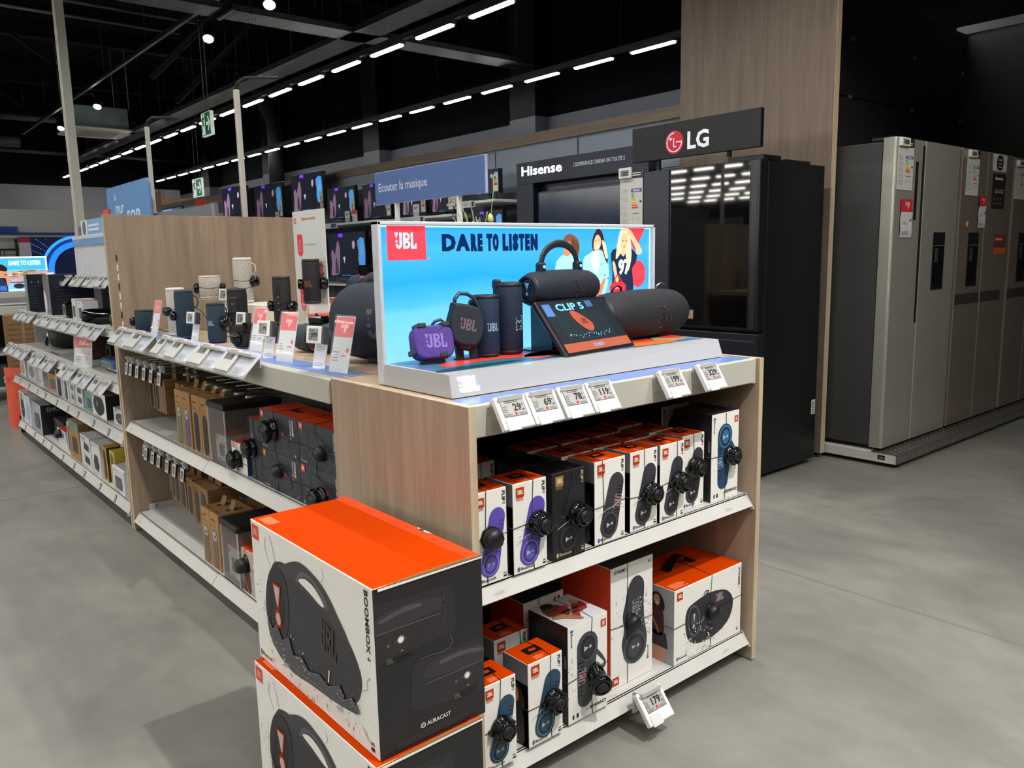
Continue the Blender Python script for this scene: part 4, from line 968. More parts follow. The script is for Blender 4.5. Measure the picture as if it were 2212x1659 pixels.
_L.new(_ma.outputs[0], _cr.inputs['Fac']); _L.new(_cr.outputs['Color'], _b.inputs['Emission Color']); _b.inputs['Emission Strength'].default_value = 0.88; _b.inputs['Base Color'].default_value = (0.02, 0.05, 0.08, 1); _b.inputs['Roughness'].default_value = 0.3
EDGE = M('#9fe4ff', 0.4, emit=1.25)
def EM(h, s=0.85): return M(h, 0.4, emit=s, var=0.03)
q = MB()
p = P(q, L_(0, 1.788, 0), (1, 0, 0), (0, 0, 1), eps=0.0004)
p.rect(1.070, 1.0335, 2.112, 1.384, SKY, 1)
p.rect(1.070, 1.380, 2.112, 1.384, EDGE, 2); p.rect(1.070, 1.0335, 1.0745, 1.384, EDGE, 2); p.rect(2.1075, 1.10, 2.112, 1.384, EDGE, 2)
p.rect(1.093, 1.296, 1.212, 1.3835, EM('#f5333f'), 3); p.logo(1.116, 1.325, 0.041, EM('#8fd0f4'), 0, 4)
p.ring(1.2205, 1.2985, 0.0022, 0.003, EM('#d0506a'), 3, n=10)
INKB = EM('#12305e', 0.6)
for t_, u_, w_, h_ in (('D', 1.264, 0.046, 0.041), ('A', 1.310, 0.048, 0.041), ('R', 1.361, 0.022, 0.041), ('E', 1.385, 0.017, 0.041), ('T', 1.416, 0.021, 0.041), ('O', 1.438, 0.022, 0.041),
                       ('L', 1.474, 0.021, 0.041), ('I', 1.498, 0.010, 0.041), ('S', 1.511, 0.022, 0.041), ('T', 1.535, 0.021, 0.041), ('E', 1.559, 0.018, 0.041), ('N', 1.580, 0.028, 0.041)):
    for dx_ in (0.0, 0.0014, 0.0028): p.text(t_, u_+dx_-0.001, 1.320, h_, INKB, w=w_-0.002, bold=0.05 if t_ in 'DA' else 0.07, k=3)
# printed people
HB, HD, SK, SKD, SH, SHL, DK = EM('#6d4228', 0.7), EM('#2c1c1e', 0.7), EM('#d99a78', 0.8), EM('#b06e4e', 0.8), EM('#8cc4ea', 0.7), EM('#b4dcf4', 0.75), EM('#16223a', 0.7)
BL = EM('#d8b98c', 0.8)
p.poly(smooth([(1.676, 1.262), (1.690, 1.290), (1.722, 1.305), (1.765, 1.303), (1.785, 1.270), (1.790, 1.18), (1.68, 1.18)], 2), SH, 5)
p.poly(smooth([(1.712, 1.30), (1.718, 1.335), (1.735, 1.345), (1.745, 1.320), (1.738, 1.300)], 2), SKD, 6)
p.poly(smooth([(1.716, 1.330), (1.712, 1.352), (1.735, 1.364), (1.762, 1.356), (1.778, 1.335), (1.776, 1.305), (1.760, 1.292), (1.745, 1.305), (1.742, 1.335), (1.728, 1.343)], 2), HB, 7)
for i in range(9): p.strip([(1.746+i*0.0035, 1.352-i*0.002), (1.750+i*0.003, 1.300+abs(i-4)*0.003)], 0.0012, HD, 8)
p.poly(smooth([(1.795, 1.285), (1.815, 1.300), (1.845, 1.313), (1.878, 1.312), (1.900, 1.298), (1.912, 1.25), (1.905, 1.200), (1.88, 1.165), (1.82, 1.170), (1.800, 1.23)], 2), SH, 5)
p.poly(smooth([(1.826, 1.30), (1.840, 1.250), (1.862, 1.250), (1.868, 1.30), (1.850, 1.312)], 2), SHL, 6)
p.poly(smooth([(1.838, 1.312), (1.835, 1.345), (1.855, 1.378), (1.878, 1.372), (1.890, 1.340), (1.902, 1.300), (1.905, 1.270), (1.893, 1.285), (1.880, 1.312), (1.868, 1.315)], 2), HD, 7)
p.poly(smooth([(1.893, 1.335), (1.900, 1.312), (1.905, 1.290), (1.895, 1.288), (1.884, 1.318), (1.878, 1.345)], 2), BL, 8)
p.poly(smooth([(1.840, 1.320), (1.843, 1.345), (1.856, 1.362), (1.871, 1.352), (1.872, 1.330), (1.860, 1.312), (1.848, 1.310)], 2), SK, 9)
p.poly(ell(1.857, 1.325, 0.008, 0.005, 10, 0.3), EM('#f0e8e6', 0.9), 10); p.poly(ell(1.851, 1.343, 0.003, 0.0012, 8), HD, 10); p.poly(ell(1.864, 1.345, 0.003, 0.0012, 8), HD, 10)
for sx_, sz_ in ((1.815, 1.25), (1.83, 1.22), (1.875, 1.27), (1.89, 1.235), (1.858, 1.205), (1.905, 1.225)): p.poly([(sx_+0.004*math.cos(a*PI/5+PI/2)*(1 if a % 2 == 0 else 0.42), sz_+0.004*math.sin(a*PI/5+PI/2)*(1 if a % 2 == 0 else 0.42)) for a in range(10)], DK, 10)
p.poly(smooth([(1.865, 1.20), (1.885, 1.225), (1.893, 1.22), (1.872, 1.175), (1.855, 1.155), (1.848, 1.165)], 2), SKD, 10)
p.poly([(1.84, 1.175), (1.89, 1.178), (1.885, 1.10), (1.84, 1.10)], DK, 4)
p.poly([(1.994, 1.3835), (2.086, 1.3835), (2.040, 1.312), (2.030, 1.312)], EM('#f5333f'), 3); p.poly(ell(2.052, 1.235, 0.038, 0.044, 24), EM('#f5333f'), 3)
p.poly(smooth([(1.920, 1.302), (1.945, 1.318), (1.980, 1.312), (2.015, 1.318), (2.046, 1.295), (2.035, 1.265), (2.022, 1.25), (2.024, 1.15), (1.93, 1.15), (1.928, 1.24)], 2), DK, 5)
p.text('97', 1.955, 1.238, 0.043, SHL, w=0.058, bold=0.05, k=6); p.poly(smooth([(1.955, 1.31), (1.968, 1.30), (1.98, 1.292), (1.99, 1.31), (1.97, 1.33)], 2), SK, 6)
p.poly(smooth([(1.942, 1.285), (1.950, 1.330), (1.965, 1.375), (1.99, 1.386), (2.008, 1.375), (2.012, 1.34), (2.018, 1.300), (2.010, 1.26), (1.998, 1.245), (1.990, 1.30), (1.975, 1.315), (1.958, 1.295)], 2), BL, 7)
p.poly(smooth([(1.966, 1.325), (1.966, 1.350), (1.980, 1.368), (1.998, 1.360), (1.999, 1.335), (1.985, 1.312), (1.974, 1.312)], 2), SK, 8)
p.poly(ell(1.976, 1.342, 0.004, 0.0013, 8), HD, 9); p.poly(ell(1.991, 1.342, 0.004, 0.0013, 8), HD, 9); p.poly(ell(1.982, 1.324, 0.004, 0.0022, 8), EM('#a03a40', 0.8), 9)
p.poly(smooth([(1.990, 1.368), (2.010, 1.378), (2.035, 1.350), (2.068, 1.312), (2.060, 1.298), (2.040, 1.300), (2.040, 1.312), (2.020, 1.340), (2.004, 1.355)], 2), SK, 10)
p.poly(smooth([(1.925, 1.275), (1.938, 1.272), (1.948, 1.235), (1.956, 1.218), (1.946, 1.208), (1.936, 1.225)], 2), SK, 10)
p.poly(smooth([(1.912, 1.190), (1.918, 1.205), (1.960, 1.212), (1.986, 1.203), (1.985, 1.180), (1.95, 1.174), (1.918, 1.178)], 2), EM('#e02630'), 11); p.strip([(1.928, 1.206), (1.945, 1.232), (1.952, 1.234), (1.970, 1.210)], 0.004, EM('#e02630'), 11); p.logo(1.938, 1.190, 0.008, EM('#f5c4c4'), 0, 12)
q.build('backlit_print', D)

# ------------------------------------------------------------------ speakers
KNIT = mesh_fabric('#131b2b'); KNITB = mesh_fabric('#1f3b52'); KNITP = mesh_fabric('#563b97'); KNITK = mesh_fabric('#141519'); KNITT = mesh_fabric('#24343c')  # KNIT made bluer, the haze of the light box put into its colour
KNITW = mesh_fabric('#cfc9bf', 300); RUB = M('#15181d', 0.55)
COPPER = M('#8a6252', 0.35, 0.5); SILV = M('#b6cfe6', 0.35); LOGOD = M('#2a3544', 0.4)
def barrel(name, label, loc, rz, L, R, knit=KNIT, lg=COPPER, lgh=None, cat='speaker', group=None, endlogo=True, handle=None, tick=True, lgu=0.0, lgv=0.0, rub=RUB, feet=True):
    r = thing(name, label, cat, loc, rz, group)
    prof = [(-0.50, 0.66), (-0.47, 0.80), (-0.42, 0.90), (-0.30, 0.975), (-0.12, 1.0), (0.12, 1.0), (0.30, 0.975), (0.42, 0.90), (0.47, 0.80), (0.50, 0.66)]
    def rad(x):
        t = max(-0.5, min(0.5, x/L))
        for (a, ra), (b, rb) in zip(prof, prof[1:]):
            if a <= t <= b: return R*(ra+(rb-ra)*(t-a)/(b-a))
        return R*0.66
    q = MB()
    q.lathe([(R*s, t*L) for t, s in prof[1:-1]], knit, (0, 0, R), 'X', 36, cap=False)
    if lgh:
        pp = P(q, (0, 0, 0), (1, 0, 0), (0, 0, 1), warp=lambda u, v, e: Vector((u, -math.sqrt(max(1e-6, rad(u)**2-v*v))-0.0006-e, R+v)), eps=0.0002)
        pp.logo(lgu-lgh*0.8, lgv-lgh*0.5, lgh, lg, 0, 1)
        if lg is COPPER: pp.logo(lgu-lgh*0.8+lgh*0.03, lgv-lgh*0.5+lgh*0.02, lgh*0.94, M('#2b2124', 0.5), 0, 3)
        if tick: pp.strip([(lgu-lgh*0.35, lgv-lgh*1.55), (lgu+lgh*0.05, lgv-lgh*0.85)], lgh*0.10, M('#c9d2da', 0.3), 2)
    q.build('body', r)
    for s in (-1, 1):
        e = MB()
        e.lathe([(R*0.80, s*0.47*L), (R*0.70, s*0.505*L), (R*0.60, s*0.505*L), (R*0.57, s*0.475*L)], rub, (0, 0, R), 'X', 30, cap=False)
        eo = e.build('end_ring', r)
        w_ = MB(); w_.lathe([(R*0.58, s*0.476*L), (R*0.46, s*0.486*L), (R*0.40, s*0.480*L), (0.001, s*0.480*L)], M('#26405e', 0.4), (0, 0, R), 'X', 26, cap=False)
        if endlogo:
            pp = P(w_, (s*0.488*L, 0, R), (0, s, 0), (0, 0, 1))
            pp.poly([(-R*0.16, R*0.36), (R*0.16, R*0.36), (0, -R*0.06)], SILV, 2); pp.poly(ell(0, -R*0.22, R*0.10, R*0.10, 12), SILV, 2)
        w_.build('woofer', eo)
    if feet:
        for s in (-1, 1):
            e = MB(); e.box(s*L*0.22-0.02, s*L*0.22+0.02, -R*0.45, R*0.45, -0.0, R*0.16, RUB, 0.003); e.build('foot', r)
    if handle:
        span, hgt = handle
        e = MB()
        pts = []
        for i in range(15):
            a = PI*i/14; pts.append((-span/2*math.cos(a), 0, 2*R*0.99+hgt*math.sin(a)**0.8))
        e.tube(pts, 0.0045, M('#1d232c', 0.5), 8, ry=0.011); ho = e.build('handle', r)
        for s in (-1, 1):
            e = MB(); e.box(s*span/2-0.013, s*span/2+0.013, -0.012, 0.012, 2*R-0.012, 2*R+0.022, M('#1b2029', 0.45), 0.005); e.lathe([(0.006, -0.0125), (0.005, -0.015), (0.001, -0.015)], SILV, (s*span/2, 0, 2*R+0.008), 'Y', 10); e.build('handle_clip', ho)
    return r
def upright(name, label, loc, rz, R, Hh, knit, lg=None, lgh=0.02, lgrot=0.0, lga=0.0, lgz=0.5, cat='speaker', group=None, strap=None, capc=None, sq=1.0):
    """cylinder speaker standing on its end"""
    r = thing(name, label, cat, loc, rz, group)
    q = MB(); q.lathe([(R*0.93, Hh*0.055), (R, Hh*0.09), (R, Hh*0.91), (R*0.94, Hh*0.945)], knit, (0, 0, 0), 'Z', 32, sy=sq, cap=False)
    if lg:
        pp = P(q, (0, 0, 0), (1, 0, 0), (0, 0, 1), eps=0.0002, warp=lambda u, v, e: Vector(((R+0.0006+e)*math.sin(lga+u/R), -(R+0.0006+e)*math.cos(lga+u/R)*sq, v)))
        if lgrot: pp.logo(-lgh*0.5*-1, Hh*lgz, lgh, lg, PI/2, 1)
        else: pp.logo(-lgh*0.8, Hh*lgz, lgh, lg, 0, 1)
    q.build('body', r)
    cm = capc or RUB
    e = MB(); e.lathe([(R*0.80, 0.0), (R*0.95, Hh*0.012), (R*0.99, Hh*0.055), (R*0.94, Hh*0.06)], cm, (0, 0, 0), 'Z', 28, sy=sq); e.build('base_cap', r)
    e = MB(); e.lathe([(R*0.95, Hh*0.94), (R*1.0, Hh*0.955), (R*0.93, Hh*0.995), (R*0.80, Hh), (R*0.74, Hh*0.985), (R*0.70, Hh*0.97), (0.001, Hh*0.97)], cm, (0, 0, 0), 'Z', 28, sy=sq); e.build('top_cap', r)
    if strap:
        e = MB(); a = strap
        e.tube([(R*math.cos(a), R*math.sin(a)*sq, Hh*0.88), ((R+0.016)*math.cos(a), (R+0.016)*math.sin(a)*sq, Hh*0.84), ((R+0.02)*math.cos(a), (R+0.02)*math.sin(a)*sq, Hh*0.72), ((R+0.010)*math.cos(a), (R+0.010)*math.sin(a)*sq, Hh*0.62), (R*math.cos(a), R*math.sin(a)*sq, Hh*0.64)], 0.0028, cm, 6); e.build('strap', r)
    return r
SPG = 'demonstration speakers on the lit plinth'
ZT = 1.0345
# purple pocket speaker
r = thing('pocket_speaker', 'small purple pocket speaker leaning on a black cradle at the left of the lit plinth', 'speaker', (1.157, 1.695, ZT), math.radians(-12), SPG)
q = MB(); q.T = Matrix.Translation((0, 0, 0.052)) @ Matrix.Rotation(math.radians(-14), 4, 'X')
rings = []
for y, s in ((-0.021, 0.86), (-0.019, 0.95), (-0.012, 1.0), (0.012, 1.0), (0.019, 0.95), (0.021, 0.86)): rings.append([(x*s, y, z*s) for x, z in rrect(0.110, 0.086, 0.026, 5)])
q.loft(rings, KNITP)
pp = P(q, (0, -0.0212, 0), (1, 0, 0), (0, 0, 1)); pp.logo(-0.026, -0.016, 0.036, M('#8c70c8', 0.4), 0, 1); q.build('body', r)
e = MB(); e.T = q.T
e.loft([[(x*s, y, z*s) for x, z in rrect(0.112, 0.088, 0.026, 5)] for y, s in ((0.004, 1.0), (0.019, 0.97), (0.0225, 0.86))], M('#49368a', 0.45)); e.build('rear_shell', r)
e = MB(); e.T = q.T; e.tube([(0.038, 0.01, 0.036), (0.046, 0.01, 0.052), (0.036, 0.01, 0.060), (0.020, 0.01, 0.056), (0.010, 0.01, 0.046)], 0.004, M('#2c2858', 0.5), 8); e.build('strap_loop', r)
CRM = M('#14222c', 0.5)
for x, z in ((-0.03, 0.043), (0.035, 0.043), (0.02, -0.035)): e = MB(); e.T = q.T; e.box(x-0.011, x+0.011, -0.024, 0.024, z-0.006, z+0.006, CRM, 0.002); e.build('retaining_clip', r)
e = MB(); e.T = q.T; e.box(-0.061, -0.053, -0.02, 0.02, -0.03, -0.016, CRM, 0.002); e.build('retaining_clip', r)
e = MB(); e.prism([(-0.022, 0), (0.026, 0), (0.030, 0.004), (0.018, 0.026), (-0.016, 0.026), (-0.026, 0.003)], (0, -0.018, 0), (1, 0, 0), (0, 0, 1), (0, 0.05, 0), CRM); e.build('cradle', r)
# clip speaker
r = thing('clip_speaker', 'dark rounded clip speaker with carabiner loop on a black stand', 'speaker', (1.258, 1.690, ZT), math.radians(-10), SPG)
q = MB(); q.T = Matrix.Translation((0, 0, 0.088)) @ Matrix.Rotation(math.radians(-10), 4, 'X') @ Matrix.Rotation(math.radians(14), 4, 'Y')
egg = smooth([(-0.044, 0.040), (-0.040, 0.052), (0.0, 0.056), (0.034, 0.050), (0.050, 0.020), (0.050, -0.020), (0.034, -0.050), (0.0, -0.058), (-0.034, -0.050), (-0.050, -0.012)], 3)
q.loft([[(x*s, y, z*s) for x, z in egg] for y, s in ((-0.022, 0.84), (-0.019, 0.94), (-0.010, 1.0), (0.010, 1.0), (0.018, 0.94), (0.021, 0.85))], KNIT)
pp = P(q, (0, -0.0222, 0), (1, 0, 0), (0, 0, 1)); pp.logo(-0.024, -0.014, 0.030, M('#6f5a62', 0.4), 0, 1); q.build('body', r)
e = MB(); e.T = q.T; e.tube([(-0.036, 0, 0.046), (-0.036, 0, 0.066), (-0.026, 0, 0.082), (-0.004, 0, 0.086), (0.018, 0, 0.078), (0.036, 0, 0.056), (0.042, 0, 0.040)], 0.0055, M('#2a3442', 0.4), 8); e.box(-0.046, 0.02, -0.008, 0.008, 0.048, 0.054, RUB, 0.002); e.build('carabiner_loop', r)
e = MB(); e.tube([(-0.03, -0.004, 0.052), (-0.018, -0.02, 0.036), (0.0, -0.022, 0.032), (0.03, -0.008, 0.045)], 0.005, RUB, 6, ry=0.010)
for x in (-0.018, 0.022): e.prism([(x-0.006, 0), (x+0.012, 0), (x+0.010, 0.040), (x-0.012, 0.040)], (0, -0.006, 0), (1, 0, 0), (0, 0, 1), (0, 0.012, 0), RUB)
e.box(-0.026, 0.036, -0.012, 0.018, 0, 0.003, RUB); e.build('stand', r)
u_ = upright('speaker_cylinder', 'short navy cylinder speaker standing on end beside the clip speaker', (1.338, 1.700, ZT), 0, 0.036, 0.166, mesh_fabric('#0f2c4c'), M('#8fa6bd', 0.35), 0.022, 0, -0.1, 0.42, group=SPG)
e = MB(); e.box(-0.046, -0.030, 0.0, 0.022, 0.004, 0.155, RUB, 0.006); e.build('rubber_spine', u_)
u_ = upright('speaker_cylinder', 'taller navy cylinder speaker standing on end with sideways lettering', (1.420, 1.705, ZT), 0, 0.0405, 0.196, mesh_fabric('#0d223c'), M('#86a2ae', 0.35), 0.026, 1, 0.15, 0.33, group=SPG)
e = MB(); e.box(-0.043, -0.020, -0.004, 0.02, 0.176, 0.205, RUB, 0.006); e.build('strap_hook', u_)
# speaker with handle on a clear riser
r = thing('riser', 'black folded riser plate carrying the speaker with the arched handle', 'display riser', (1.615, 1.702, ZT))
q = MB(); q.box(-0.075, 0.10, -0.045, 0.045, 0.118, 0.121, M('#0d1015', 0.2)); q.box(-0.075, -0.072, -0.045, 0.045, 0.0, 0.118, M('#1a2230', 0.25)); q.box(-0.12, -0.072, -0.045, 0.045, 0, 0.003, M('#0d1015', 0.2)); q.box(0.097, 0.10, -0.045, 0.045, 0.0, 0.118, M('#0d1015', 0.2)); q.box(-0.072, 0.097, 0.042, 0.045, 0.0, 0.118, M('#1a2230', 0.25))
q.build('folded_plate', r)
barrel('handle_speaker', 'black barrel speaker with arched carry handle on the riser', (1.612, 1.700, ZT+0.1215), math.radians(7), 0.290, 0.052, mesh_fabric('#111828'), COPPER, 0.034, 'speaker', SPG, True, (0.165, 0.075), lgu=0.02, lgv=0.006)  # black fabric tinted blue in place of the light box haze
bs = barrel('barrel_speaker', 'large black barrel speaker with copper lettering at the right of the plinth', (1.955, 1.700, ZT), math.radians(3), 0.400, 0.077, mesh_fabric('#191b23'), COPPER, 0.050, 'speaker', SPG, True, None, lgu=0.03, lgv=0.0)
for s in (-1, 1):
    e = MB(); e.tube([(s*0.11-0.022, 0, 0.150), (s*0.11-0.018, -0.004, 0.164), (s*0.11, -0.006, 0.170), (s*0.11+0.018, -0.004, 0.164), (s*0.11+0.022, 0, 0.150)], 0.0035, CHROME if s > 0 else RUB, 6); e.build('strap_eyelet', bs)
# touch screen
r = thing('touch_tablet', 'leaning black touch screen advertising a clip speaker at the plinth front', 'tablet', (1.625, 1.535, ZT+0.001), math.radians(8.5))
q = MB(); T_ = Matrix.Rotation(math.radians(-38), 4, 'X')
q.T = T_; q.box(-0.163, 0.163, 0.004, 0.022, 0.0, 0.186, M('#14171d', 0.35), 0.004); q.build('case', r)
q = MB(); q.T = T_; pp = P(q, (-0.163, 0.0035, 0), (1, 0, 0), (0, 0, 1))
pp.rect(0.012, 0.012, 0.314, 0.176, EM('#10181d', 0.5), 0); pp.rect(0.012, 0.012, 0.314, 0.040, EM('#8a4632', 0.55), 2)
for i in range(26): pp.rect(0.05+i*0.0085, 0.042, 0.053+i*0.0085, 0.140, EM('#1b2a32', 0.5), 1)
pp.text('CLIP 5', 0.07, 0.146, 0.022, EM('#5a9ad2', 0.8), w=0.125, bold=0.03, k=3)
pp.poly(smooth([(0.118, 0.138), (0.142, 0.140), (0.188, 0.100), (0.180, 0.074), (0.155, 0.074), (0.124, 0.106)]), EM('#8f3f30', 0.55), 3); pp.logo(0.143, 0.098, 0.018, EM('#50201c', 0.5), -0.1, 4)
pp.text('TOUCHEZ ICI', 0.135, 0.021, 0.010, EM('#6b8fc0', 0.7), w=0.05, bold=0.02, k=3)
pp.rect(0.016, 0.130, 0.050, 0.170, EM('#3d669b', 0.5), 3); pp.rect(0.21, 0.15, 0.24, 0.172, EM('#32507c', 0.5), 3)
for u in range(22): pp.poly(ell(0.06+u*0.009+rnd.uniform(-0.002, 0.002), 0.054+rnd.uniform(0, 0.014), rnd.uniform(0.001, 0.003), rnd.uniform(0.001, 0.004), 6), EM('#5f9fd8', 0.7), 4)
q.build('screen', r)
q = MB(); q.prism([(0.016, 0), (0.10, 0), (0.108, 0.003), (0.10, 0.11), (0.095, 0.11)], (-0.05, 0, 0), (0, 1, 0), (0, 0, 1), (0.1, 0, 0), BLACK); q.build('rear_stand', r)

# ------------------------------------------------------------------ electronic price labels
def price_label(label, loc, rz, price, cents='99', scale=1.0, tilt=30, group='electronic price labels', big=True, name='price_label', holder=True):
    r = thing(name, label, 'price label', loc, rz, group)
    S = scale; T = Matrix.Rotation(math.radians(tilt*-1), 4, 'X')
    q = MB(); q.T = T; q.box(-0.047*S, 0.047*S, -0.016*S, 0, -0.042*S, 0.042*S, M('#e2e2e2', 0.35, var=0.01), 0.002*S); q.build('housing', r)
    q = MB(); q.T = T; p = P(q, (0, -0.016*S, 0), (1, 0, 0), (0, 0, 1), eps=0.0003)
    p.rect(-0.036*S, -0.012*S, 0.036*S, 0.032*S, M('#3c3c40', 0.4), 1); p.rect(-0.0345*S, -0.0105*S, 0.0345*S, 0.0305*S, ESL, 2)
    p.text(price, 0.023*S, 0.002*S, 0.0175*S, INK, align='R', bold=0.035, k=3); p.text('c', 0.0245*S, 0.012*S, 0.0085*S, INK, bold=0.02, k=3); p.text(cents, 0.0225*S, -0.001*S, 0.006*S, INK, bold=0.02, k=3)
    if big:
        p.lines(-0.022*S, 0.023*S, 0.02*S, 0.030*S, 2, M('#4a4a4c', 0.5), 0.5, 3, 0.1); p.lines(-0.033*S, 0.0*S, -0.018*S, 0.018*S, 4, M('#5a5a5c', 0.5), 0.4, 3); p.lines(-0.033*S, -0.009*S, -0.008*S, -0.002*S, 2, M('#5a5a5c', 0.5), 0.4, 3)
        p.rect(-0.002*S, -0.009*S, 0.005*S, -0.002*S, RED, 3); p.lines(0.010*S, -0.009*S, 0.032*S, -0.003*S, 2, M('#5a5a5c', 0.5), 0.4, 3, 0.1); p.rect(-0.041*S, 0.026*S, -0.038*S, 0.034*S, M('#5c5c5e', 0.4), 2)
    q.build('display', r)
    if big:
        q = MB(); q.T = T; q.box(-0.038*S, 0.0, -0.0185*S, -0.0165*S, -0.046*S, -0.018*S, M('#d2d2d4', 0.2), 0.001); q.build('adhesive_tab', r)
    if holder:
        q = MB(); q.prism([(0.0, 0.045*S), (0.030*S, 0.040*S), (0.034*S, 0.036*S), (0.034*S, -0.02*S), (0.030*S, -0.02*S), (0.028*S, 0.030*S), (0.0, 0.034*S)], (-0.036*S, 0, 0), (0, 1, 0), (0, 0, 1), (0.072*S, 0, 0), SHELFW); q.build('holder', r)
    return r
FG = 'electronic price labels on the white fascia'
for x, pr, ce in ((1.127, '29', '99'), (1.219, '69', '99'), (1.317, '78', '97'), (1.411, '119', '99'), (1.685, '199', '99'), (1.850, '329', '99')):
    price_label('white electronic price label reading %s on the fascia below the lit plinth' % pr, (x, 1.349, 0.953), 0, pr, ce, 0.94, 32, FG)
price_label('white electronic price label reading 179 clipped to the bottom shelf', (1.582, 1.322, 0.080), 0, '179', '99', 1.06, 38, FG)
# ------------------------------------------------------------------ left run of shelving, near bay (fronts face the left aisle)
# local frame: x runs towards the camera (world -Y), y runs inwards (world +X)
def wl_(x, y, z, Y0=4.13, X0=0.995): return (X0+y, Y0-x, z)
G2 = thing('wall_gondola', 'long white two-bay shelving unit between the oak divider and the end unit', 'shelving unit', (0.995, 4.12, 0), LEFT)
W2 = 2.125
q = MB(); q.box(0, W2, 0.03, 1.12, 0.948, 0.970, WARMWHITE); q.box(0, W2, 0.10, 1.12, 0.970, 0.978, OAKX); q.box(0, W2, 0.03, 0.10, 0.970, 0.9782, WARMWHITE)
q.box(0.01, W2-0.01, 0.055, 0.155, 0.9782, 0.9788, BLUESTRIP)
for x in (0.4, 1.0, 1.55, 1.9): q.box(x, x+0.004, 0.155, 1.1, 0.978, 0.9784, M('#7a6450', 0.6))
dk = q.build('deck', G2)
q = MB()
for a, b in ((0.003, 1.055), (1.061, W2-0.002)): q.box(a, b, 0.020, 0.034, 0.907, 0.978, WARMWHITE, 0.003)
q.build('fascia', dk)
q = MB(); q.box(0, W2, 0.52, 0.54, 0.02, 0.95, M('#3c3d40', 0.6))
for k in range(3):
    x = 0.01+k*1.055
    for s in range(16): q.box(x+0.02, x+0.028, 0.517, 0.52, 0.12+s*0.05, 0.145+s*0.05, BLACK)
q.build('back_panel', G2)
shelf(G2, 0.004, W2-0.002, 0.042, 0.52, 0.552, (1.058,), True, 0.042, 0.028)
sb = shelf(G2, 0.004, W2-0.002, 0.042, 0.52, 0.093, (1.058,), True, 0.042, 0.028)
q = MB(); q.box(0.004, 0.006, 0.09, 0.30, 0.093, 0.125, SHELFW)
for y in (0.12, 0.27): q.lathe([(0.008, 0.006), (0.007, 0.010), (0.001, 0.010)], CHROME, (0, y, 0.11), 'X', 10)
q.build('bracket', sb)
for x in (0.09, 1.06, 2.0):
    q = MB(); q.lathe([(0.028, 0), (0.026, 0.012), (0.009, 0.014), (0.009, 0.072)], BLACK, (x, 0.13, 0), n=12); q.box(x-0.02, x+0.02, 0.1, 0.5, 0.066, 0.076, GREY); q.build('foot', G2)
q = MB(); q.box(1.013, 2.135, 4.150, 4.172, 0.004, 1.530, OAK); q.box(1.011, 1.013, 4.150, 4.172, 0.004, 1.532, OAKEDGE); q.box(1.013, 2.135, 4.150, 4.172, 1.530, 1.5315, OAKEDGE)
for k in range(8): q.box(1.050, 1.056, 4.1485, 4.150, 1.00+k*0.045, 1.03+k*0.045, M('#e8e6e0', 0.5) if k % 3 != 1 else M('#2d2a28', 0.6))
tag(q.build('divider_panel'), 'tall oak divider panel standing between the two left shelving units', 'divider')
q = MB(); q.box(1.015, 1.555, 4.124, 4.146, 0.004, 0.979, OAK); q.box(1.013, 1.015, 4.124, 4.146, 0.004, 0.979, OAKEDGE)
tag(q.build('end_panel'), 'low oak end panel fixed to the front of the tall divider', 'panel')

# --- cartons and hooks of the near bay
KR2 = M('#8d6b45', 0.8, var=0.08, scale=30)
def strip_front(col, small=False, slot=True):
    def f(p, w, h):
        p.lines(0.14*w, 0.86*h, 0.62*w, 0.90*h, 1, M('#5a3f22', 0.7), 0.8, 1, 0.2); p.lines(0.14*w, 0.76*h, 0.8*w, 0.80*h, 2, M('#6d4e2c', 0.7), 0.4, 1)
        p.poly(capsule((0.5*w, 0.60*h if not small else 0.68*h), (0.5*w, 0.14*h if not small else 0.18*h), 0.30*w, 0.30*w), M('#6a4d30', 0.8), 1)
        p.poly(capsule((0.5*w, 0.595*h if not small else 0.675*h), (0.5*w, 0.145*h if not small else 0.185*h), 0.27*w, 0.27*w), M(col, 0.6), 2)
        if slot:
            p.poly(ell(0.5*w, 0.60*h, 0.24*w, 0.24*w, 14), M('#a9adad', 0.4), 3); p.poly([(0.36*w, 0.60*h), (0.62*w, 0.62*h), (0.56*w, 0.59*h)], DARK, 4); p.poly(ell(0.55*w, 0.585*h, 0.08*w, 0.06*w, 8), DARK, 4)
    return f
def kraft_side(p, d, h):
    p.lines(0.12*d, 0.55*h, 0.85*d, 0.85*h, 6, M('#6d4e2c', 0.7), 0.3, 1); p.rect(0.45*d, 0.1*h, 0.55*d, 0.14*h, M('#5a3f22', 0.7), 1)
def kraft_top(p, w, d):
    p.lines(0.2*w, 0.1*d, 0.8*w, 0.2*d, 1, M('#6d4e2c', 0.7), 0.5, 1); p.poly(rrect(0.3*w, 0.12*d, 0.05*d, 3, 0.5*w, 0.4*d), M('#3a2a18', 0.8), 1)
def tallkraft(label, Y, z, col, slot, h=0.232, w=0.09, grp='tall brown accessory cartons', X=1.048, d=0.145, leather=False, sag=0.0):
    o = carton('accessory_box', label, (X, Y, z), LEFT+sag, w, d, h, KRAFT, KRAFT, None, strip_front(col, False, slot), kraft_side, kraft_top, kraft_side, None, grp)
    q = MB(); q.prism([(-0.022, 0), (0.022, 0), (0.022, 0.03), (0.012, 0.038), (-0.012, 0.038), (-0.022, 0.03)], (0, d*0.5, h), (1, 0, 0), (0, 0.35, 0.94), (0, 0.001, 0), KR2); q.build('hang_tab', o)
    return o
for Y, col, slot, lab in ((3.405, '#5f7560', True, 'green'), (3.312, '#5d5784', True, 'purple'), (3.200, '#20242f', False, 'navy'), (3.105, '#23262c', False, 'black')):
    tallkraft('tall brown carton showing a %s strap on the near bay middle shelf' % lab, Y, 0.5525, col, slot)
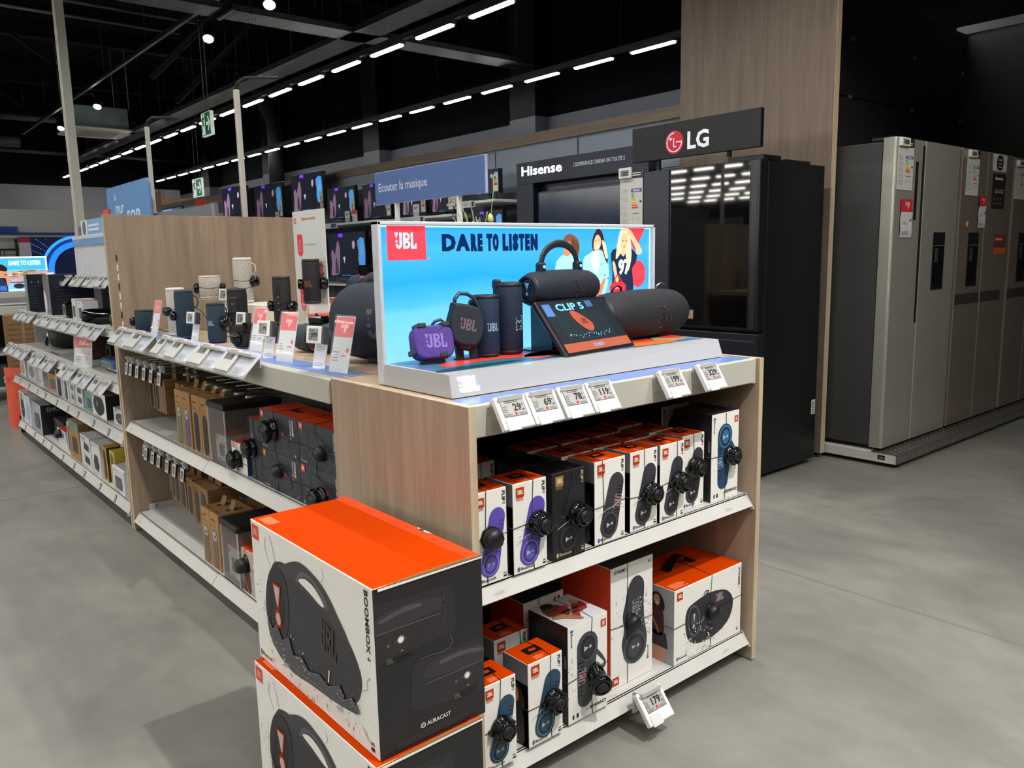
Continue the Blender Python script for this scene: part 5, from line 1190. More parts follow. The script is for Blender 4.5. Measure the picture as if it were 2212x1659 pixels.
for Y, lab in ((3.190, 'left'), (3.095, 'right')):
    tallkraft('tall brown carton showing a grey strap on the bottom shelf, %s of the pair' % lab, Y, 0.0935, '#6f6259', True)
for Y, X, lab in ((3.19, 1.20, 'left'), (3.095, 1.20, 'right')):
    tallkraft('plain brown carton behind the grey strap cartons, %s of the pair' % lab, Y, 0.0935, '#5c5248', False, 0.225, 0.09, 'tall brown accessory cartons', X)
# hanging hooks with small price labels and hanging cartons
HKM = M('#9a9da0', 0.3, 0.8)
def hook(label, Y, X, z, lab=True, grp='peg hooks of the near bay', droop=0.0):
    r = thing('peg_hook', label, 'hook', (X, Y, z), LEFT, grp)
    L = 1.515-X
    q = MB(); q.tube([(0, 0.0, 0.006), (0, 0.012, 0.0), (0, L, 0.0)], 0.0030, HKM, 6); q.tube([(0, 0.006, 0.030), (0, L, 0.022)], 0.0022, HKM, 6); q.box(-0.012, 0.012, L-0.004, L, -0.02, 0.035, HKM); q.build('prong', r)
    if lab:
        q = MB(); q.box(-0.018, 0.018, -0.004, 0.012, 0.005, 0.036, glassy('#d8dadb', 0.55, 0.1), 0.002); q.lathe([(0.009, 0), (0.009, 0.03)], glassy('#d8dadb', 0.55, 0.1), (-0.004, -0.004, 0.030), 'X', 10); q.build('clip', r)
        q = MB(); q.T = Matrix.Translation((0, -0.006, -0.022)) @ Matrix.Rotation(math.radians(-8), 4, 'X')
        q.box(-0.022, 0.022, -0.006, 0.004, -0.028, 0.028, M('#2b2c2f', 0.4), 0.001); p = P(q, (0, -0.006, 0), (1, 0, 0), (0, 0, 1))
        p.rect(-0.022, -0.028, 0.022, 0.028, M('#dcdcda', 0.4), 1); p.rect(-0.016, -0.020, 0.016, 0.018, ESL, 2); p.lines(-0.013, -0.016, 0.013, 0.006, 4, INK, 0.5, 3); p.rect(-0.010, 0.008, 0.010, 0.015, INK, 3)
        q.build('hook_label', r)
    else:
        q = MB(); q.lathe([(0.0042, -0.002), (0.0042, 0.045)], M('#c2c6c8', 0.2, 0.7), (0, 0, 0.002), 'Y', 8); q.build('sleeve', r)
    return r
for i, Y in enumerate((4.085, 4.02, 3.915, 3.81, 3.705, 3.59)):
    hook('%s labelled peg hook from the oak divider under the deck' % ORD[i], Y, 1.045, 0.832)
for i, Y in enumerate((3.47, 3.38)): hook('%s bare peg hook behind the green strap carton' % ORD[i], Y, 1.10, 0.832, False)
for i, Y in enumerate((3.085, 2.98, 2.895, 2.79, 2.69)): hook('%s bare peg hook over the clear dispenser box, counted from the left' % ORD[i], Y, 1.055, 0.836, False)
for i, (Y, X) in enumerate(((4.03, 1.075), (3.955, 1.06), (3.85, 1.06), (3.76, 1.06), (3.64, 1.06), (3.545, 1.06), (3.44, 1.06))):
    hook('%s labelled peg hook from the oak divider under the middle shelf' % ORD[i], Y, X, 0.435)
def hangbox(label, Y, X, ztop, w, h, d, col, grp, dangle=0.0):
    o = carton('hanging_box', label, (X, Y, ztop-h), LEFT+dangle, w, d, h, KR2, KR2, None, strip_front(col, True, False), kraft_side, None, kraft_side, None, grp)
    q = MB(); q.prism([(-w*0.35, 0), (w*0.35, 0), (w*0.3, 0.075), (-w*0.3, 0.075)], (0, d*0.5, h), (1, 0, 0), (0, 0, 1), (0, 0.001, 0), KR2); q.build('hang_tab', o)
HG = 'small brown cartons hanging on hooks'
for i, (Y, X, w, col, d) in enumerate(((4.06, 1.13, 0.075, '#2f2d2b', 0.05), (3.95, 1.125, 0.07, '#2a2c2c', 0.05), (3.86, 1.12, 0.085, '#726358', 0.12), (3.735, 1.15, 0.05, '#3a3025', 0.10), (3.66, 1.15, 0.06, '#3a3025', 0.12))):
    hangbox('small brown hanging carton under the deck, %s from the oak divider' % ORD[i], Y, X, 0.765, w, 0.155, d, col, HG)
for i, (Y, X, w, col, h) in enumerate(((3.91, 1.14, 0.055, '#3c3a38', 0.15), (3.83, 1.125, 0.07, '#3a3a3c', 0.17), (3.725, 1.11, 0.075, '#2f3038', 0.16), (3.61, 1.10, 0.07, '#2c3034', 0.16), (3.52, 1.10, 0.075, '#2c3034', 0.17), (3.42, 1.095, 0.085, '#3a3b3a', 0.18), (3.32, 1.09, 0.105, '#3a3b3a', 0.17))):
    hangbox('small brown hanging carton under the middle shelf, %s from the oak divider' % ORD[i], Y, X, 0.372, w, h, 0.13 if i > 4 else 0.09, col, HG)
# clear dispenser boxes with dark lids and the little cartons
def dispenser(label, Y, z, h):
    r = thing('dispenser_box', label, 'display box', (1.042, Y, z), LEFT, 'clear dispenser boxes')
    q = MB(); w, d = 0.165, 0.22
    sm = glassy('#8a8684', 0.30, 0.08)
    for a in ((-w/2, -w/2+0.002, 0, d), (w/2-0.002, w/2, 0, d), (-w/2, w/2, 0, 0.002), (-w/2, w/2, d-0.002, d)): q.box(a[0], a[1], a[2], a[3], 0, h, sm)
    q.box(-w/2, w/2, 0, d, 0, 0.002, sm); q.box(-w/2-0.001, -w/2+0.003, -0.001, 0.003, 0, h, M('#c9c9c6', 0.2)); q.box(w/2-0.003, w/2+0.001, -0.001, 0.003, 0, h, M('#c9c9c6', 0.2)); q.build('clear_body', r)
    q = MB(); q.box(-w/2-0.004, w/2+0.004, -0.006, d+0.004, h-0.012, h+0.012, M('#17181c', 0.5), 0.004); q.build('lid', r)
dispenser('smoky clear dispenser box with dark lid on the middle shelf', 2.962, 0.5530, 0.222)
dispenser('smoky clear dispenser box with dark lid on the bottom shelf', 2.925, 0.0940, 0.226)
def go_front(p, w, h):
    badge(p, 0.07*w, 0.80*h, 0.15*w, M('#e2502a', 0.45), PAPER, 0, 2)
    p.poly(rrect(0.44*w, 0.46*h, 0.06*w, 3, 0.50*w, 0.44*h), M('#4a4d49', 0.55), 2)
    p.ring(0.80*w, 0.66*h, 0.05*w, 0.075*w, M('#4a4d49', 0.55), 2, n=14, sy=1.3); p.lines(0.2*w, 0.06*h, 0.6*w, 0.12*h, 1, PRNTBLK, 0.6, 2); p.text('GO', 0.94*w, 0.80*h, 0.008, PRNTBLK, rot=-PI/2, bold=0.02, k=2)
def go_top(p, w, d):
    p.poly([(0.55*w, 0.35*d), (0.95*w, 0.3*d), (0.97*w, 0.55*d), (0.6*w, 0.6*d)], M('#c69a5e', 0.7), 2); p.poly(ell(0.76*w, 0.45*d, 0.08*w, 0.07*d, 12), M('#7a3a1e', 0.7), 3)
def go_right(p, d, h): p.rect(0, 0, d, h, M('#26477c', 0.45), 1); p.poly(ell(0.4*d, 0.4*h, 0.2*d, 0.2*h), M('#4b74ae', 0.45), 2)
GG = 'small white pocket speaker cartons'
carton('pocket_speaker_box', 'small white orange-topped carton inside the upper clear dispenser', (1.062, 2.982, 0.5565), LEFT, 0.112, 0.11, 0.100, PAPER, M('#d8401c', 0.45), None, go_front, None, go_top, None, None, GG)
carton('pocket_speaker_box', 'small white orange-topped carton with black disc beside the upper clear dispenser', (1.050, 2.780, 0.5525), LEFT, 0.138, 0.10, 0.108, PAPER, M('#d8401c', 0.45), None, go_front, None, go_top, go_right, None, GG, (-0.01, 0.050), (-0.02,), (0.04,), False, 0.030)
carton('pocket_speaker_box', 'small white orange-topped carton inside the lower clear dispenser', (1.062, 2.945, 0.0975), LEFT, 0.112, 0.11, 0.125, PAPER, M('#d8401c', 0.45), None, go_front, None, go_top, None, None, GG)
def photo_front(p, w, h): p.rect(0.0, 0, w, h, M('#b9a9a2', 0.5), 1); person_print(p, 0.45*w, -0.05*h, 0.95*h, 2, M('#5c2b22', 0.5))
carton('pocket_speaker_box', 'small orange-topped carton with printed person and black disc on the bottom shelf', (1.052, 2.790, 0.0935), LEFT, 0.095, 0.10, 0.165, PAPER, M('#e24a1a', 0.45), None, photo_front, None, go_top, None, None, GG, (-0.01, 0.105), (-0.01,), (0.10,), True, 0.030)
carton('pocket_speaker_box', 'small white carton half hidden by the large boombox carton', (1.052, 2.690, 0.0935), LEFT, 0.085, 0.10, 0.125, PAPER, M('#e24a1a', 0.45), None, go_front, None, go_top, None, None, GG)
# dark cartons
CE = M('#23272f', 0.42, var=0.1, scale=6)
def ce_front(p, w, h):
    p.poly([(0, h), (w, h), (w, 0.72*h), (0.4*w, 0.85*h), (0, 0.6*h)], M('#2d3542', 0.42), 1)
    splash(p, 0.35*w, 0.2*h, 0.30*w, 80, M('#5d6a7c', 0.5), 2); splash(p, 0.14*w, 0.5*h, 0.09*w, 60, M('#7f8ea3', 0.5), 2); splash(p, 0.70*w, 0.22*h, 0.14*w, 60, M('#7f8ea3', 0.5), 2)
    p.poly(smooth([(0.17*w, 0.80*h), (0.24*w, 0.88*h), (0.45*w, 0.78*h), (0.65*w, 0.58*h), (0.76*w, 0.40*h), (0.76*w, 0.22*h), (0.68*w, 0.16*h), (0.45*w, 0.14*h), (0.26*w, 0.18*h), (0.19*w, 0.40*h)]), M('#30333a', 0.5), 3)
    p.poly(ell(0.225*w, 0.52*h, 0.042*w, 0.30*h, 18, 0.06), M('#43464e', 0.45), 4); p.poly(ell(0.227*w, 0.52*h, 0.028*w, 0.24*h, 18, 0.06), M('#1e2026', 0.45), 5)
    p.rect(0.60*w, 0.47*h, 0.635*w, 0.57*h, RED, 5); badge(p, 0.035*w, 0.80*h, 0.085*w, M('#e0451c', 0.45), PAPER, 0, 4)
    p.text('CHARGE', 0.865*w, 0.93*h, 0.0105, PAPER, rot=-PI/2, w=0.38*h, bold=0.03, k=4); p.text('ESSENTIAL 2', 0.81*w, 0.93*h, 0.0095, PAPER, rot=-PI/2, w=0.46*h, bold=0.0, k=4)
    p.text('Bluetooth', 0.05*w, 0.055*h, 0.007, LGREY, bold=0.02, k=4); p.rect(0.91*w, 0.06*h, 0.93*w, 0.12*h, LGREY, 4)
def ce_top(p, w, d):
    p.poly(rrect(0.22*w, 0.16*d, 0.04*d, 3, 0.55*w, 0.45*d), DARK, 2); p.lines(0.05*w, 0.05*d, 0.2*w, 0.16*d, 4, M('#ff8a5c', 0.5), 0.5, 1)
CG = 'dark navy cylinder speaker cartons'
for Y, z, lab, tg in ((2.428, 0.5525, 'lower left of the dark stack of four', (-0.005, 0.075)), (2.428, 0.6855, 'upper left of the dark stack of four', (-0.035, 0.072)), (2.140, 0.5525, 'lower right of the dark stack of four', (0.0, 0.045)), (2.140, 0.6855, 'upper right of the dark stack of four', (0.02, 0.055))):
    big = 'upper left' in lab or 'lower right' in lab
    carton('dark_speaker_box', 'dark navy carton with orange top, '+lab, (1.050, Y, z), LEFT, 0.285, 0.135, 0.1325, CE, M('#e4471a', 0.45), None, ce_front, None, ce_top, None, None, CG, tg, (-0.03,), (0.06,), not big, 0.034 if big else 0.024)
def ce_narrow(p, w, h):
    p.poly(capsule((0.62*w, 0.55*h), (0.55*w, 0.22*h), 0.26*w, 0.26*w), M('#2f3238', 0.5), 2); p.poly([(0.35*w, 0.98*h), (0.95*w, 0.9*h), (0.95*w, 0.3*h)], M('#2d3542', 0.42), 1); p.ring(0.2*w, 0.72*h, 0.05*w, 0.07*w, LGREY, 2, n=12)
carton('dark_speaker_box', 'dark narrow carton standing left of the dark stack of four', (1.055, 2.628, 0.5525), LEFT, 0.108, 0.13, 0.218, CE, M('#e4471a', 0.45), None, ce_narrow, None, None, None, None, CG, (-0.028, 0.112), (-0.02,), (0.1,), False, 0.030)

# ------------------------------------------------------------------ speakers on the deck
DG = 'demonstration speakers on the oak deck'
def puck(root, ang, R, z, size=0.021, soft=False, thick=0.02):
    """black anti-theft puck clamped to the side of a speaker"""
    q = MB(); q.T = Matrix.Translation((R*math.cos(ang), R*math.sin(ang), z)) @ Matrix.Rotation(ang, 4, 'Z')
    q.lathe([(size*0.8, -0.004), (size, 0.003), (size, thick*0.7), (size*0.85, thick), (0.001, thick)], GLOSS, axis='X', n=14); q.build('alarm_puck', root)
def lead(root, pts, mat=None):
    q = MB(); q.tube(pts, 0.0022, mat or BLACK, 6); q.build('lead', root)
def band(root, R, z):
    q = MB(); q.tube([(R*1.01*math.cos(a*PI/8), R*1.01*math.sin(a*PI/8), z+0.003*math.sin(a)) for a in range(16)], 0.0013, BLACK, 5, closed=True); q.build('security_wire', root)
DZ = 0.9792
NVY = mesh_fabric('#1d3646', 300)
u_ = upright('speaker_cylinder', 'short navy speaker at the far left corner of the oak deck', (1.112, 4.00, DZ), 0, 0.043, 0.108, NVY, group=DG); puck(u_, math.radians(150), 0.043, 0.055); lead(u_, [(0.043, 0.02, 0.02), (0.08, -0.02, 0.004), (0.14, -0.08, 0.002), (0.2, 0.0, 0.002)])
u_ = upright('speaker_cylinder', 'tall white speaker half hidden behind the tall navy speaker', (1.178, 3.74, DZ), 0, 0.040, 0.213, KNITW, capc=M('#d6d1c6', 0.5), group=DG); band(u_, 0.04, 0.12); puck(u_, math.radians(200), 0.04, 0.11)
u_ = upright('speaker_cylinder', 'tall navy speaker with blue cord strap on the oak deck', (1.150, 3.545, DZ), 0, 0.039, 0.209, NVY, strap=math.radians(-35), capc=M('#1c3648', 0.5), group=DG); puck(u_, math.radians(168), 0.039, 0.10); puck(u_, math.radians(-10), 0.039, 0.09); lead(u_, [(0.03, 0.03, 0.15), (0.075, 0.0, 0.11), (0.10, -0.02, 0.05), (0.12, -0.05, 0.002), (0.2, -0.1, 0.002)])
u_ = upright('speaker_cylinder', 'middle sized navy speaker at the front edge of the oak deck', (1.180, 3.262, DZ), 0, 0.0365, 0.160, NVY, M('#8a97a0', 0.4), 0.020, 0, math.radians(-62), 0.44, group=DG, strap=math.radians(20)); puck(u_, math.radians(-66), 0.037, 0.085, 0.024, thick=0.03); band(u_, 0.0365, 0.085); lead(u_, [(0.037, 0, 0.05), (0.06, -0.04, 0.01), (0.10, -0.12, 0.002), (0.2, -0.1, 0.002)])
# riser blocks
def block(label, x0, x1, y0, y1, z1, mat=None):
    q = MB(); q.box(x0, x1, y0, y1, 0.9788, z1, mat or OAK, 0.002); tag(q.build('riser_block'), label, 'display riser', 'riser blocks on the oak deck')
block('oak riser block under the short white speaker', 1.36, 1.50, 3.90, 4.08, 1.128)
block('oak riser block under the tall white speaker', 1.52, 1.70, 3.62, 3.98, 1.098, M('#d8d3c6', 0.5))
block('dark riser block under the tall black speaker', 1.33, 1.43, 3.00, 3.13, 1.048, BLACK)
block('oak riser block under the navy barrel speaker at the back', 1.60, 1.80, 2.78, 3.02, 1.148, M('#8f7a63', 0.5))
u_ = upright('speaker_cylinder', 'short white speaker on the riser with pucks on both sides', (1.425, 3.99, 1.129), 0, 0.051, 0.108, KNITW, capc=M('#dcd8ce', 0.5), group=DG); puck(u_, math.radians(148), 0.052, 0.048, 0.026); puck(u_, math.radians(-30), 0.052, 0.048, 0.024); band(u_, 0.051, 0.05); lead(u_, [(0.05, -0.03, 0.02), (0.06, -0.06, -0.05), (0.07, -0.12, -0.148)])
u_ = upright('speaker_cylinder', 'tallest white speaker on the pale riser', (1.570, 3.93, 1.099), 0, 0.046, 0.222, KNITW, capc=M('#dcd8ce', 0.5), group=DG, strap=math.radians(-40)); puck(u_, math.radians(-45), 0.046, 0.105, 0.027, thick=0.03); band(u_, 0.046, 0.11); band(u_, 0.046, 0.075)
u_ = upright('boxy_speaker', 'black rugged speaker with round port behind the price labels', (1.372, 3.52, DZ), math.radians(-50), 0.044, 0.206, KNITK, group=DG, sq=0.85)
e = MB(); e.box(-0.022, 0.022, -0.044, -0.036, 0.10, 0.17, RUB, 0.006); e.lathe([(0.012, -0.0442), (0.008, -0.046), (0.001, -0.046)], M('#3c4044', 0.3, 0.5), (0.0, 0, 0.135), 'Y', 12); e.build('control_plate', u_); puck(u_, math.radians(205), 0.044, 0.08, 0.024)
r = thing('speaker_cube', 'small black speaker low at the front of the deck beside the red card', 'speaker', (1.170, 2.965, DZ), LEFT+math.radians(25), DG)
e = MB(); e.loft([[(x*s, y, z*s+0.046) for x, z in rrect(0.085, 0.088, 0.028, 4)] for y, s in ((-0.024, 0.85), (-0.018, 0.97), (0.0, 1.0), (0.018, 0.97), (0.024, 0.85))], KNITK); e.build('body', r)
e = MB(); e.lathe([(0.024, -0.024), (0.026, -0.034), (0.020, -0.040), (0.001, -0.040)], GLOSS, (-0.01, 0, 0.04), 'Y', 16); e.box(0.02, 0.046, -0.03, 0.01, 0.06, 0.098, GLOSS, 0.006); e.build('alarm_puck', r)
u_ = upright('boxy_speaker', 'tall black speaker standing behind the red promotion cards', (1.378, 3.065, 1.049), math.radians(-48), 0.036, 0.192, KNITK, group=DG, sq=0.9); puck(u_, math.radians(-5), 0.036, 0.07, 0.025); puck(u_, math.radians(190), 0.036, 0.075, 0.022); band(u_, 0.036, 0.085); band(u_, 0.036, 0.065)
e = MB(); e.box(-0.006, 0.004, -0.0345, -0.0325, 0.04, 0.16, BLACK)
for z in (0.06, 0.085, 0.11): e.lathe([(0.003, -0.0348), (0.002, -0.0356), (0.001, -0.0356)], GREY, (-0.001, 0, z), 'Y', 8)
e.build('button_strip', u_)
# acrylic stand with the black hanging speaker, leaflet boxes
r = thing('acrylic_stand', 'clear acrylic stand under the black speaker with copper letters', 'display stand', (1.52, 3.085, 0.9788), LEFT)
e = MB(); e.box(-0.09, 0.09, -0.06, 0.06, 0.142, 0.145, CLEAR); e.box(-0.09, -0.087, -0.06, 0.06, 0, 0.142, CLEAR); e.box(0.087, 0.09, -0.06, 0.06, 0, 0.142, CLEAR); e.build('clear_shelf', r)
u_ = upright('speaker_cylinder', 'black speaker with copper letters on the clear stand before the white notice', (1.52, 3.085, 1.1242), math.radians(-38), 0.036, 0.182, KNITK, COPPER, 0.026, 0, -0.35, 0.38, group=DG, strap=math.radians(25)); puck(u_, math.radians(12), 0.036, 0.082, 0.026, thick=0.03); puck(u_, math.radians(190), 0.036, 0.08, 0.022); band(u_, 0.036, 0.07)
REDC = M('#d9483a', 0.4)
def leaflet(label, X, Y, z, w, h, lines, rz=0.0):
    r = thing('leaflet_box', label, 'leaflet holder', (X, Y, z), LEFT+rz, 'red leaflet holders')
    q = MB(); q.box(-w/2, w/2, 0, 0.05, 0, h, REDC, 0.001); p = P(q, (-w/2, 0, 0), (1, 0, 0), (0, 0, 1)); p.poly([(0, h), (w, h), (w, 0.86*h), (0, 0.9*h)], M('#e86a4c', 0.4), 1)
    for i, t_ in enumerate(lines): p.text(t_, 0.12*w, h*(0.66-0.2*i), 0.012, M('#f4cfc6', 0.5), bold=0.03, k=2, shear=0.15)
    q.build('leaflets', r)
    q = MB(); q.box(-w/2-0.004, w/2+0.004, -0.006, -0.003, 0, h*0.9, CLEAR); q.box(-w/2-0.004, -w/2-0.001, -0.006, 0.055, 0, h*0.9, CLEAR); q.box(w/2+0.001, w/2+0.004, -0.006, 0.055, 0, h*0.9, CLEAR); q.build('clear_sleeve', r)
leaflet('red leaflet holder asking about a solution, upper rear one', 1.60, 3.02, 0.9788, 0.20, 0.165, ('Besoin', "d'une solution", 'de paiement'))
leaflet('red leaflet holder about delivery and installation, front one', 1.435, 2.80, 0.9788, 0.14, 0.120, ('Livraison Darty', 'SERVICE 48 H'))
leaflet('red leaflet holder partly behind the tall black speaker', 1.44, 2.93, 0.9788, 0.09, 0.112, ())
b_ = barrel('barrel_speaker', 'grey teal barrel speaker lying behind the 399 label', (1.300, 2.600, DZ), LEFT+math.radians(18), 0.215, 0.051, mesh_fabric('#2c3d45'), None, None, 'speaker', DG, False, None, feet=False, rub=M('#223038', 0.5))
e = MB(); e.tube([(-0.02+0.0, 0.053*math.cos(a*PI/8), 0.051+0.053*math.sin(a*PI/8)) for a in range(16)], 0.002, BLACK, 5, closed=True); e.tube([(0.02, 0.053*math.cos(a*PI/8), 0.051+0.053*math.sin(a*PI/8)) for a in range(16)], 0.002, BLACK, 5, closed=True); e.build('security_wire', b_)
e = MB(); e.box(-0.034, 0.034, -0.022, 0.022, 0.100, 0.128, GLOSS, 0.006); e.lathe([(0.006, 0.128), (0.004, 0.138), (0.001, 0.139)], BLACK, (-0.01, 0, 0), n=8); e.build('alarm_puck', b_)
e = MB(); p = P(e, (0, 0, 0), (1, 0, 0), (0, 0, 1), warp=lambda u, v, e_: Vector((u, -0.0515*math.cos(v)-e_, 0.051-0.0515*math.sin(v)))); p.rect(-0.012, 0.75, 0.02, 0.95, M('#d24a28', 0.4), 1); e.build('fabric_badge', b_)
b_ = barrel('barrel_speaker', 'navy barrel speaker with red badge and black puck at the back of the deck', (1.690, 2.900, 1.149), LEFT+math.radians(10), 0.235, 0.046, mesh_fabric('#22344a'), None, None, 'speaker', DG, False, None, feet=False)
e = MB(); e.box(-0.050, 0.028, -0.028, 0.022, 0.088, 0.128, GLOSS, 0.008); e.tube([(0.03, 0, 0.10), (0.04, 0, 0.13), (0.035, 0.01, 0.15)], 0.005, GREY, 6); e.build('alarm_puck', b_)
e = MB(); p = P(e, (0, 0, 0), (1, 0, 0), (0, 0, 1), warp=lambda u, v, e_: Vector((u, -0.0468*math.cos(v)-e_, 0.046+0.0468*math.sin(v)))); p.rect(-0.03, 0.45, -0.004, 0.95, M('#d2402c', 0.4), 1); e.build('fabric_badge', b_)
# big dark boombox half hidden by the light box
b_ = barrel('boombox', 'big dark navy boombox half hidden behind the glowing light box', (1.370, 2.130, DZ), LEFT+math.radians(30), 0.46, 0.128, mesh_fabric('#182131'), M('#46434d', 0.4), 0.090, 'speaker', DG, False, None, False, -0.01, 0.0)
e = MB(); e.tube([(-0.17, 0, 0.235), (-0.12, 0, 0.262), (0, 0, 0.270), (0.12, 0, 0.262), (0.17, 0, 0.235)], 0.02, M('#141c2a', 0.5), 10); e.build('handle', b_)
# ------------------------------------------------------------------ red promotion cards, labels on stands and clip-on label strips
CARD = M('#c3c7ca', 0.3, var=0.01); CREDM = M('#cf3038', 0.3, var=0.02)
def promo(label, X, Y, z, w, h, price, rz=0.0, tilt=-14, grp='red promotion cards on the oak deck', name='promotion_card', stand=True):
    r = thing(name, label, 'promotion card', (X, Y, z), LEFT+rz, grp)
    T_ = Matrix.Rotation(math.radians(tilt), 4, 'X')
    q = MB(); q.T = T_; q.box(-w/2, w/2, 0, 0.0015, 0, h, CARD)
    p = P(q, (-w/2, 0, 0), (1, 0, 0), (0, 0, 1), eps=0.0002)
    p.rect(0.02*w, 0.63*h, 0.98*w, 0.985*h, CREDM, 1); p.text('les', 0.34*w, 0.87*h, 0.05*w, M('#e9cdd0', 0.4), bold=0.01, k=2); p.text('JOURS', 0.30*w, 0.795*h, 0.115*w, M('#efd6d8', 0.4), w=0.40*w, bold=0.03, k=2); p.text("0'", 0.48*w, 0.715*h, 0.13*w, M('#efd6d8', 0.4), bold=0.04, k=2)
    p.poly(ell(0.82*w, 0.40*h, 0.08*w, 0.045*h, 12), CREDM, 2); p.lines(0.08*w, 0.20*h, 0.42*w, 0.40*h, 4, M('#6d6e72', 0.5), 0.3, 2)
    if price: p.text(price, 0.55*w, 0.28*h, 0.035*h, CREDM, w=0.28*w, bold=0.04, k=2); p.text('99', 0.85*w, 0.30*h, 0.018*h, CREDM, k=2)
    q.build('printed_card', r)
    if stand:
        q = MB(); q.T = T_; q.box(-w/2-0.003, w/2+0.003, -0.004, -0.0025, -0.002, h+0.004, glassy('#ffffff', 0.06, 0.02)); q.build('clear_sleeve', r)
        q = MB(); q.box(-w/2, w/2, -0.002, 0.05, 0, 0.002, CLEAR); q.build('foot', r)
    return r
promo('red and white promotion card beside the far left navy speaker', 1.108, 3.862, DZ, 0.055, 0.158, '29', math.radians(14))
promo('red and white promotion card behind the 79 label', 1.150, 2.815, DZ, 0.078, 0.160, '29', math.radians(10))
promo('red and white promotion card between the 79 and 399 labels', 1.092, 2.445, DZ, 0.078, 0.162, '79', math.radians(16))
promo('red and white promotion card at the light box end of the deck', 1.093, 2.085, DZ, 0.088, 0.164, '399', math.radians(8))
def stand_label(label, X, Y, z, price, rz, h=0.118, w=0.062):
    r = thing('price_stand', label, 'price label', (X, Y, z), LEFT+rz, 'standing price labels on the oak deck')
    q = MB(); q.T = Matrix.Rotation(math.radians(-12), 4, 'X'); q.box(-w/2+0.004, w/2+0.002, 0.001, 0.003, 0, h*0.62, M('#dfe2e6', 0.3)); p = P(q, (-w/2, 0.001, 0), (1, 0, 0), (0, 0, 1), eps=0.0002)
    p.lines(0.2*w, 0.42*h, 0.9*w, 0.56*h, 4, M('#7c8390', 0.5), 0.3, 1, 0.2); p.lines(0.2*w, 0.06*h, 0.9*w, 0.16*h, 3, M('#7c8390', 0.5), 0.3, 1, 0.2); p.rect(0.2*w, 0.58*h, 0.34*w, 0.60*h, INK, 1); q.build('leaflet', r)
    q = MB(); q.box(-w/2, w/2, -0.018, 0.012, 0, 0.002, CLEAR); q.build('foot', r)
    q = MB(); q.T = Matrix.Translation((0, 0.002, h*0.60)) @ Matrix.Rotation(math.radians(-8), 4, 'X')
    q.box(-w*0.58, w*0.58, -0.014, 0.0, 0, h*0.42, M('#dadad8', 0.35, var=0.01), 0.002); q.box(w*0.58, w*0.58+0.012, -0.012, 0.008, 0, h*0.42, M('#3a3b40', 0.4), 0.001); q.build('housing', r)
    p_ = MB(); p_.T = q.T; p = P(p_, (0, -0.0142, 0), (1, 0, 0), (0, 0, 1), eps=0.0002)
    p.rect(-w*0.36, h*0.07, w*0.36, h*0.36, M('#2f3034', 0.4), 1); p.rect(-w*0.35, h*0.075, w*0.35, h*0.355, M('#8f8f8a', 0.35), 2)
    p.text(price, w*0.33, h*0.15, h*0.115, INK, align='R', bold=0.04, k=3); p.lines(-w*0.32, h*0.30, w*0.2, h*0.345, 1, INK, 0.5, 3); p.lines(-w*0.32, h*0.10, -w*0.05, h*0.27, 5, INK, 0.3, 3); p.lines(0, h*0.085, w*0.3, h*0.13, 2, INK, 0.3, 3)
    p_.build('display', r)
stand_label('standing white label reading 29 beside the tall navy speaker', 1.140, 3.430, DZ, '29', math.radians(10), 0.116, 0.054)
stand_label('standing white label reading 26 in front of the black rugged speaker', 1.250, 3.170, DZ, '26', math.radians(10), 0.118, 0.056)
stand_label('standing white label reading 79 between two red cards', 1.095, 2.585, DZ, '79', math.radians(14), 0.122, 0.056)
stand_label('standing white label reading 399 beside the last red card', 1.094, 2.215, DZ, '399', math.radians(10), 0.124, 0.062)
stand_label('standing white label high on the riser by the tallest white speaker', 1.40, 3.74, 1.045, '28', math.radians(10), 0.130, 0.062)
block('clear grey riser block below the high standing label', 1.375, 1.425, 3.69, 3.79, 1.0445, M('#7d7a72', 0.4))
stand_label('standing white label behind the grey teal barrel speaker', 1.42, 2.60, DZ, '59', math.radians(10), 0.112, 0.056)
POUCH = glassy('#dfe2e8', 0.30, 0.10)
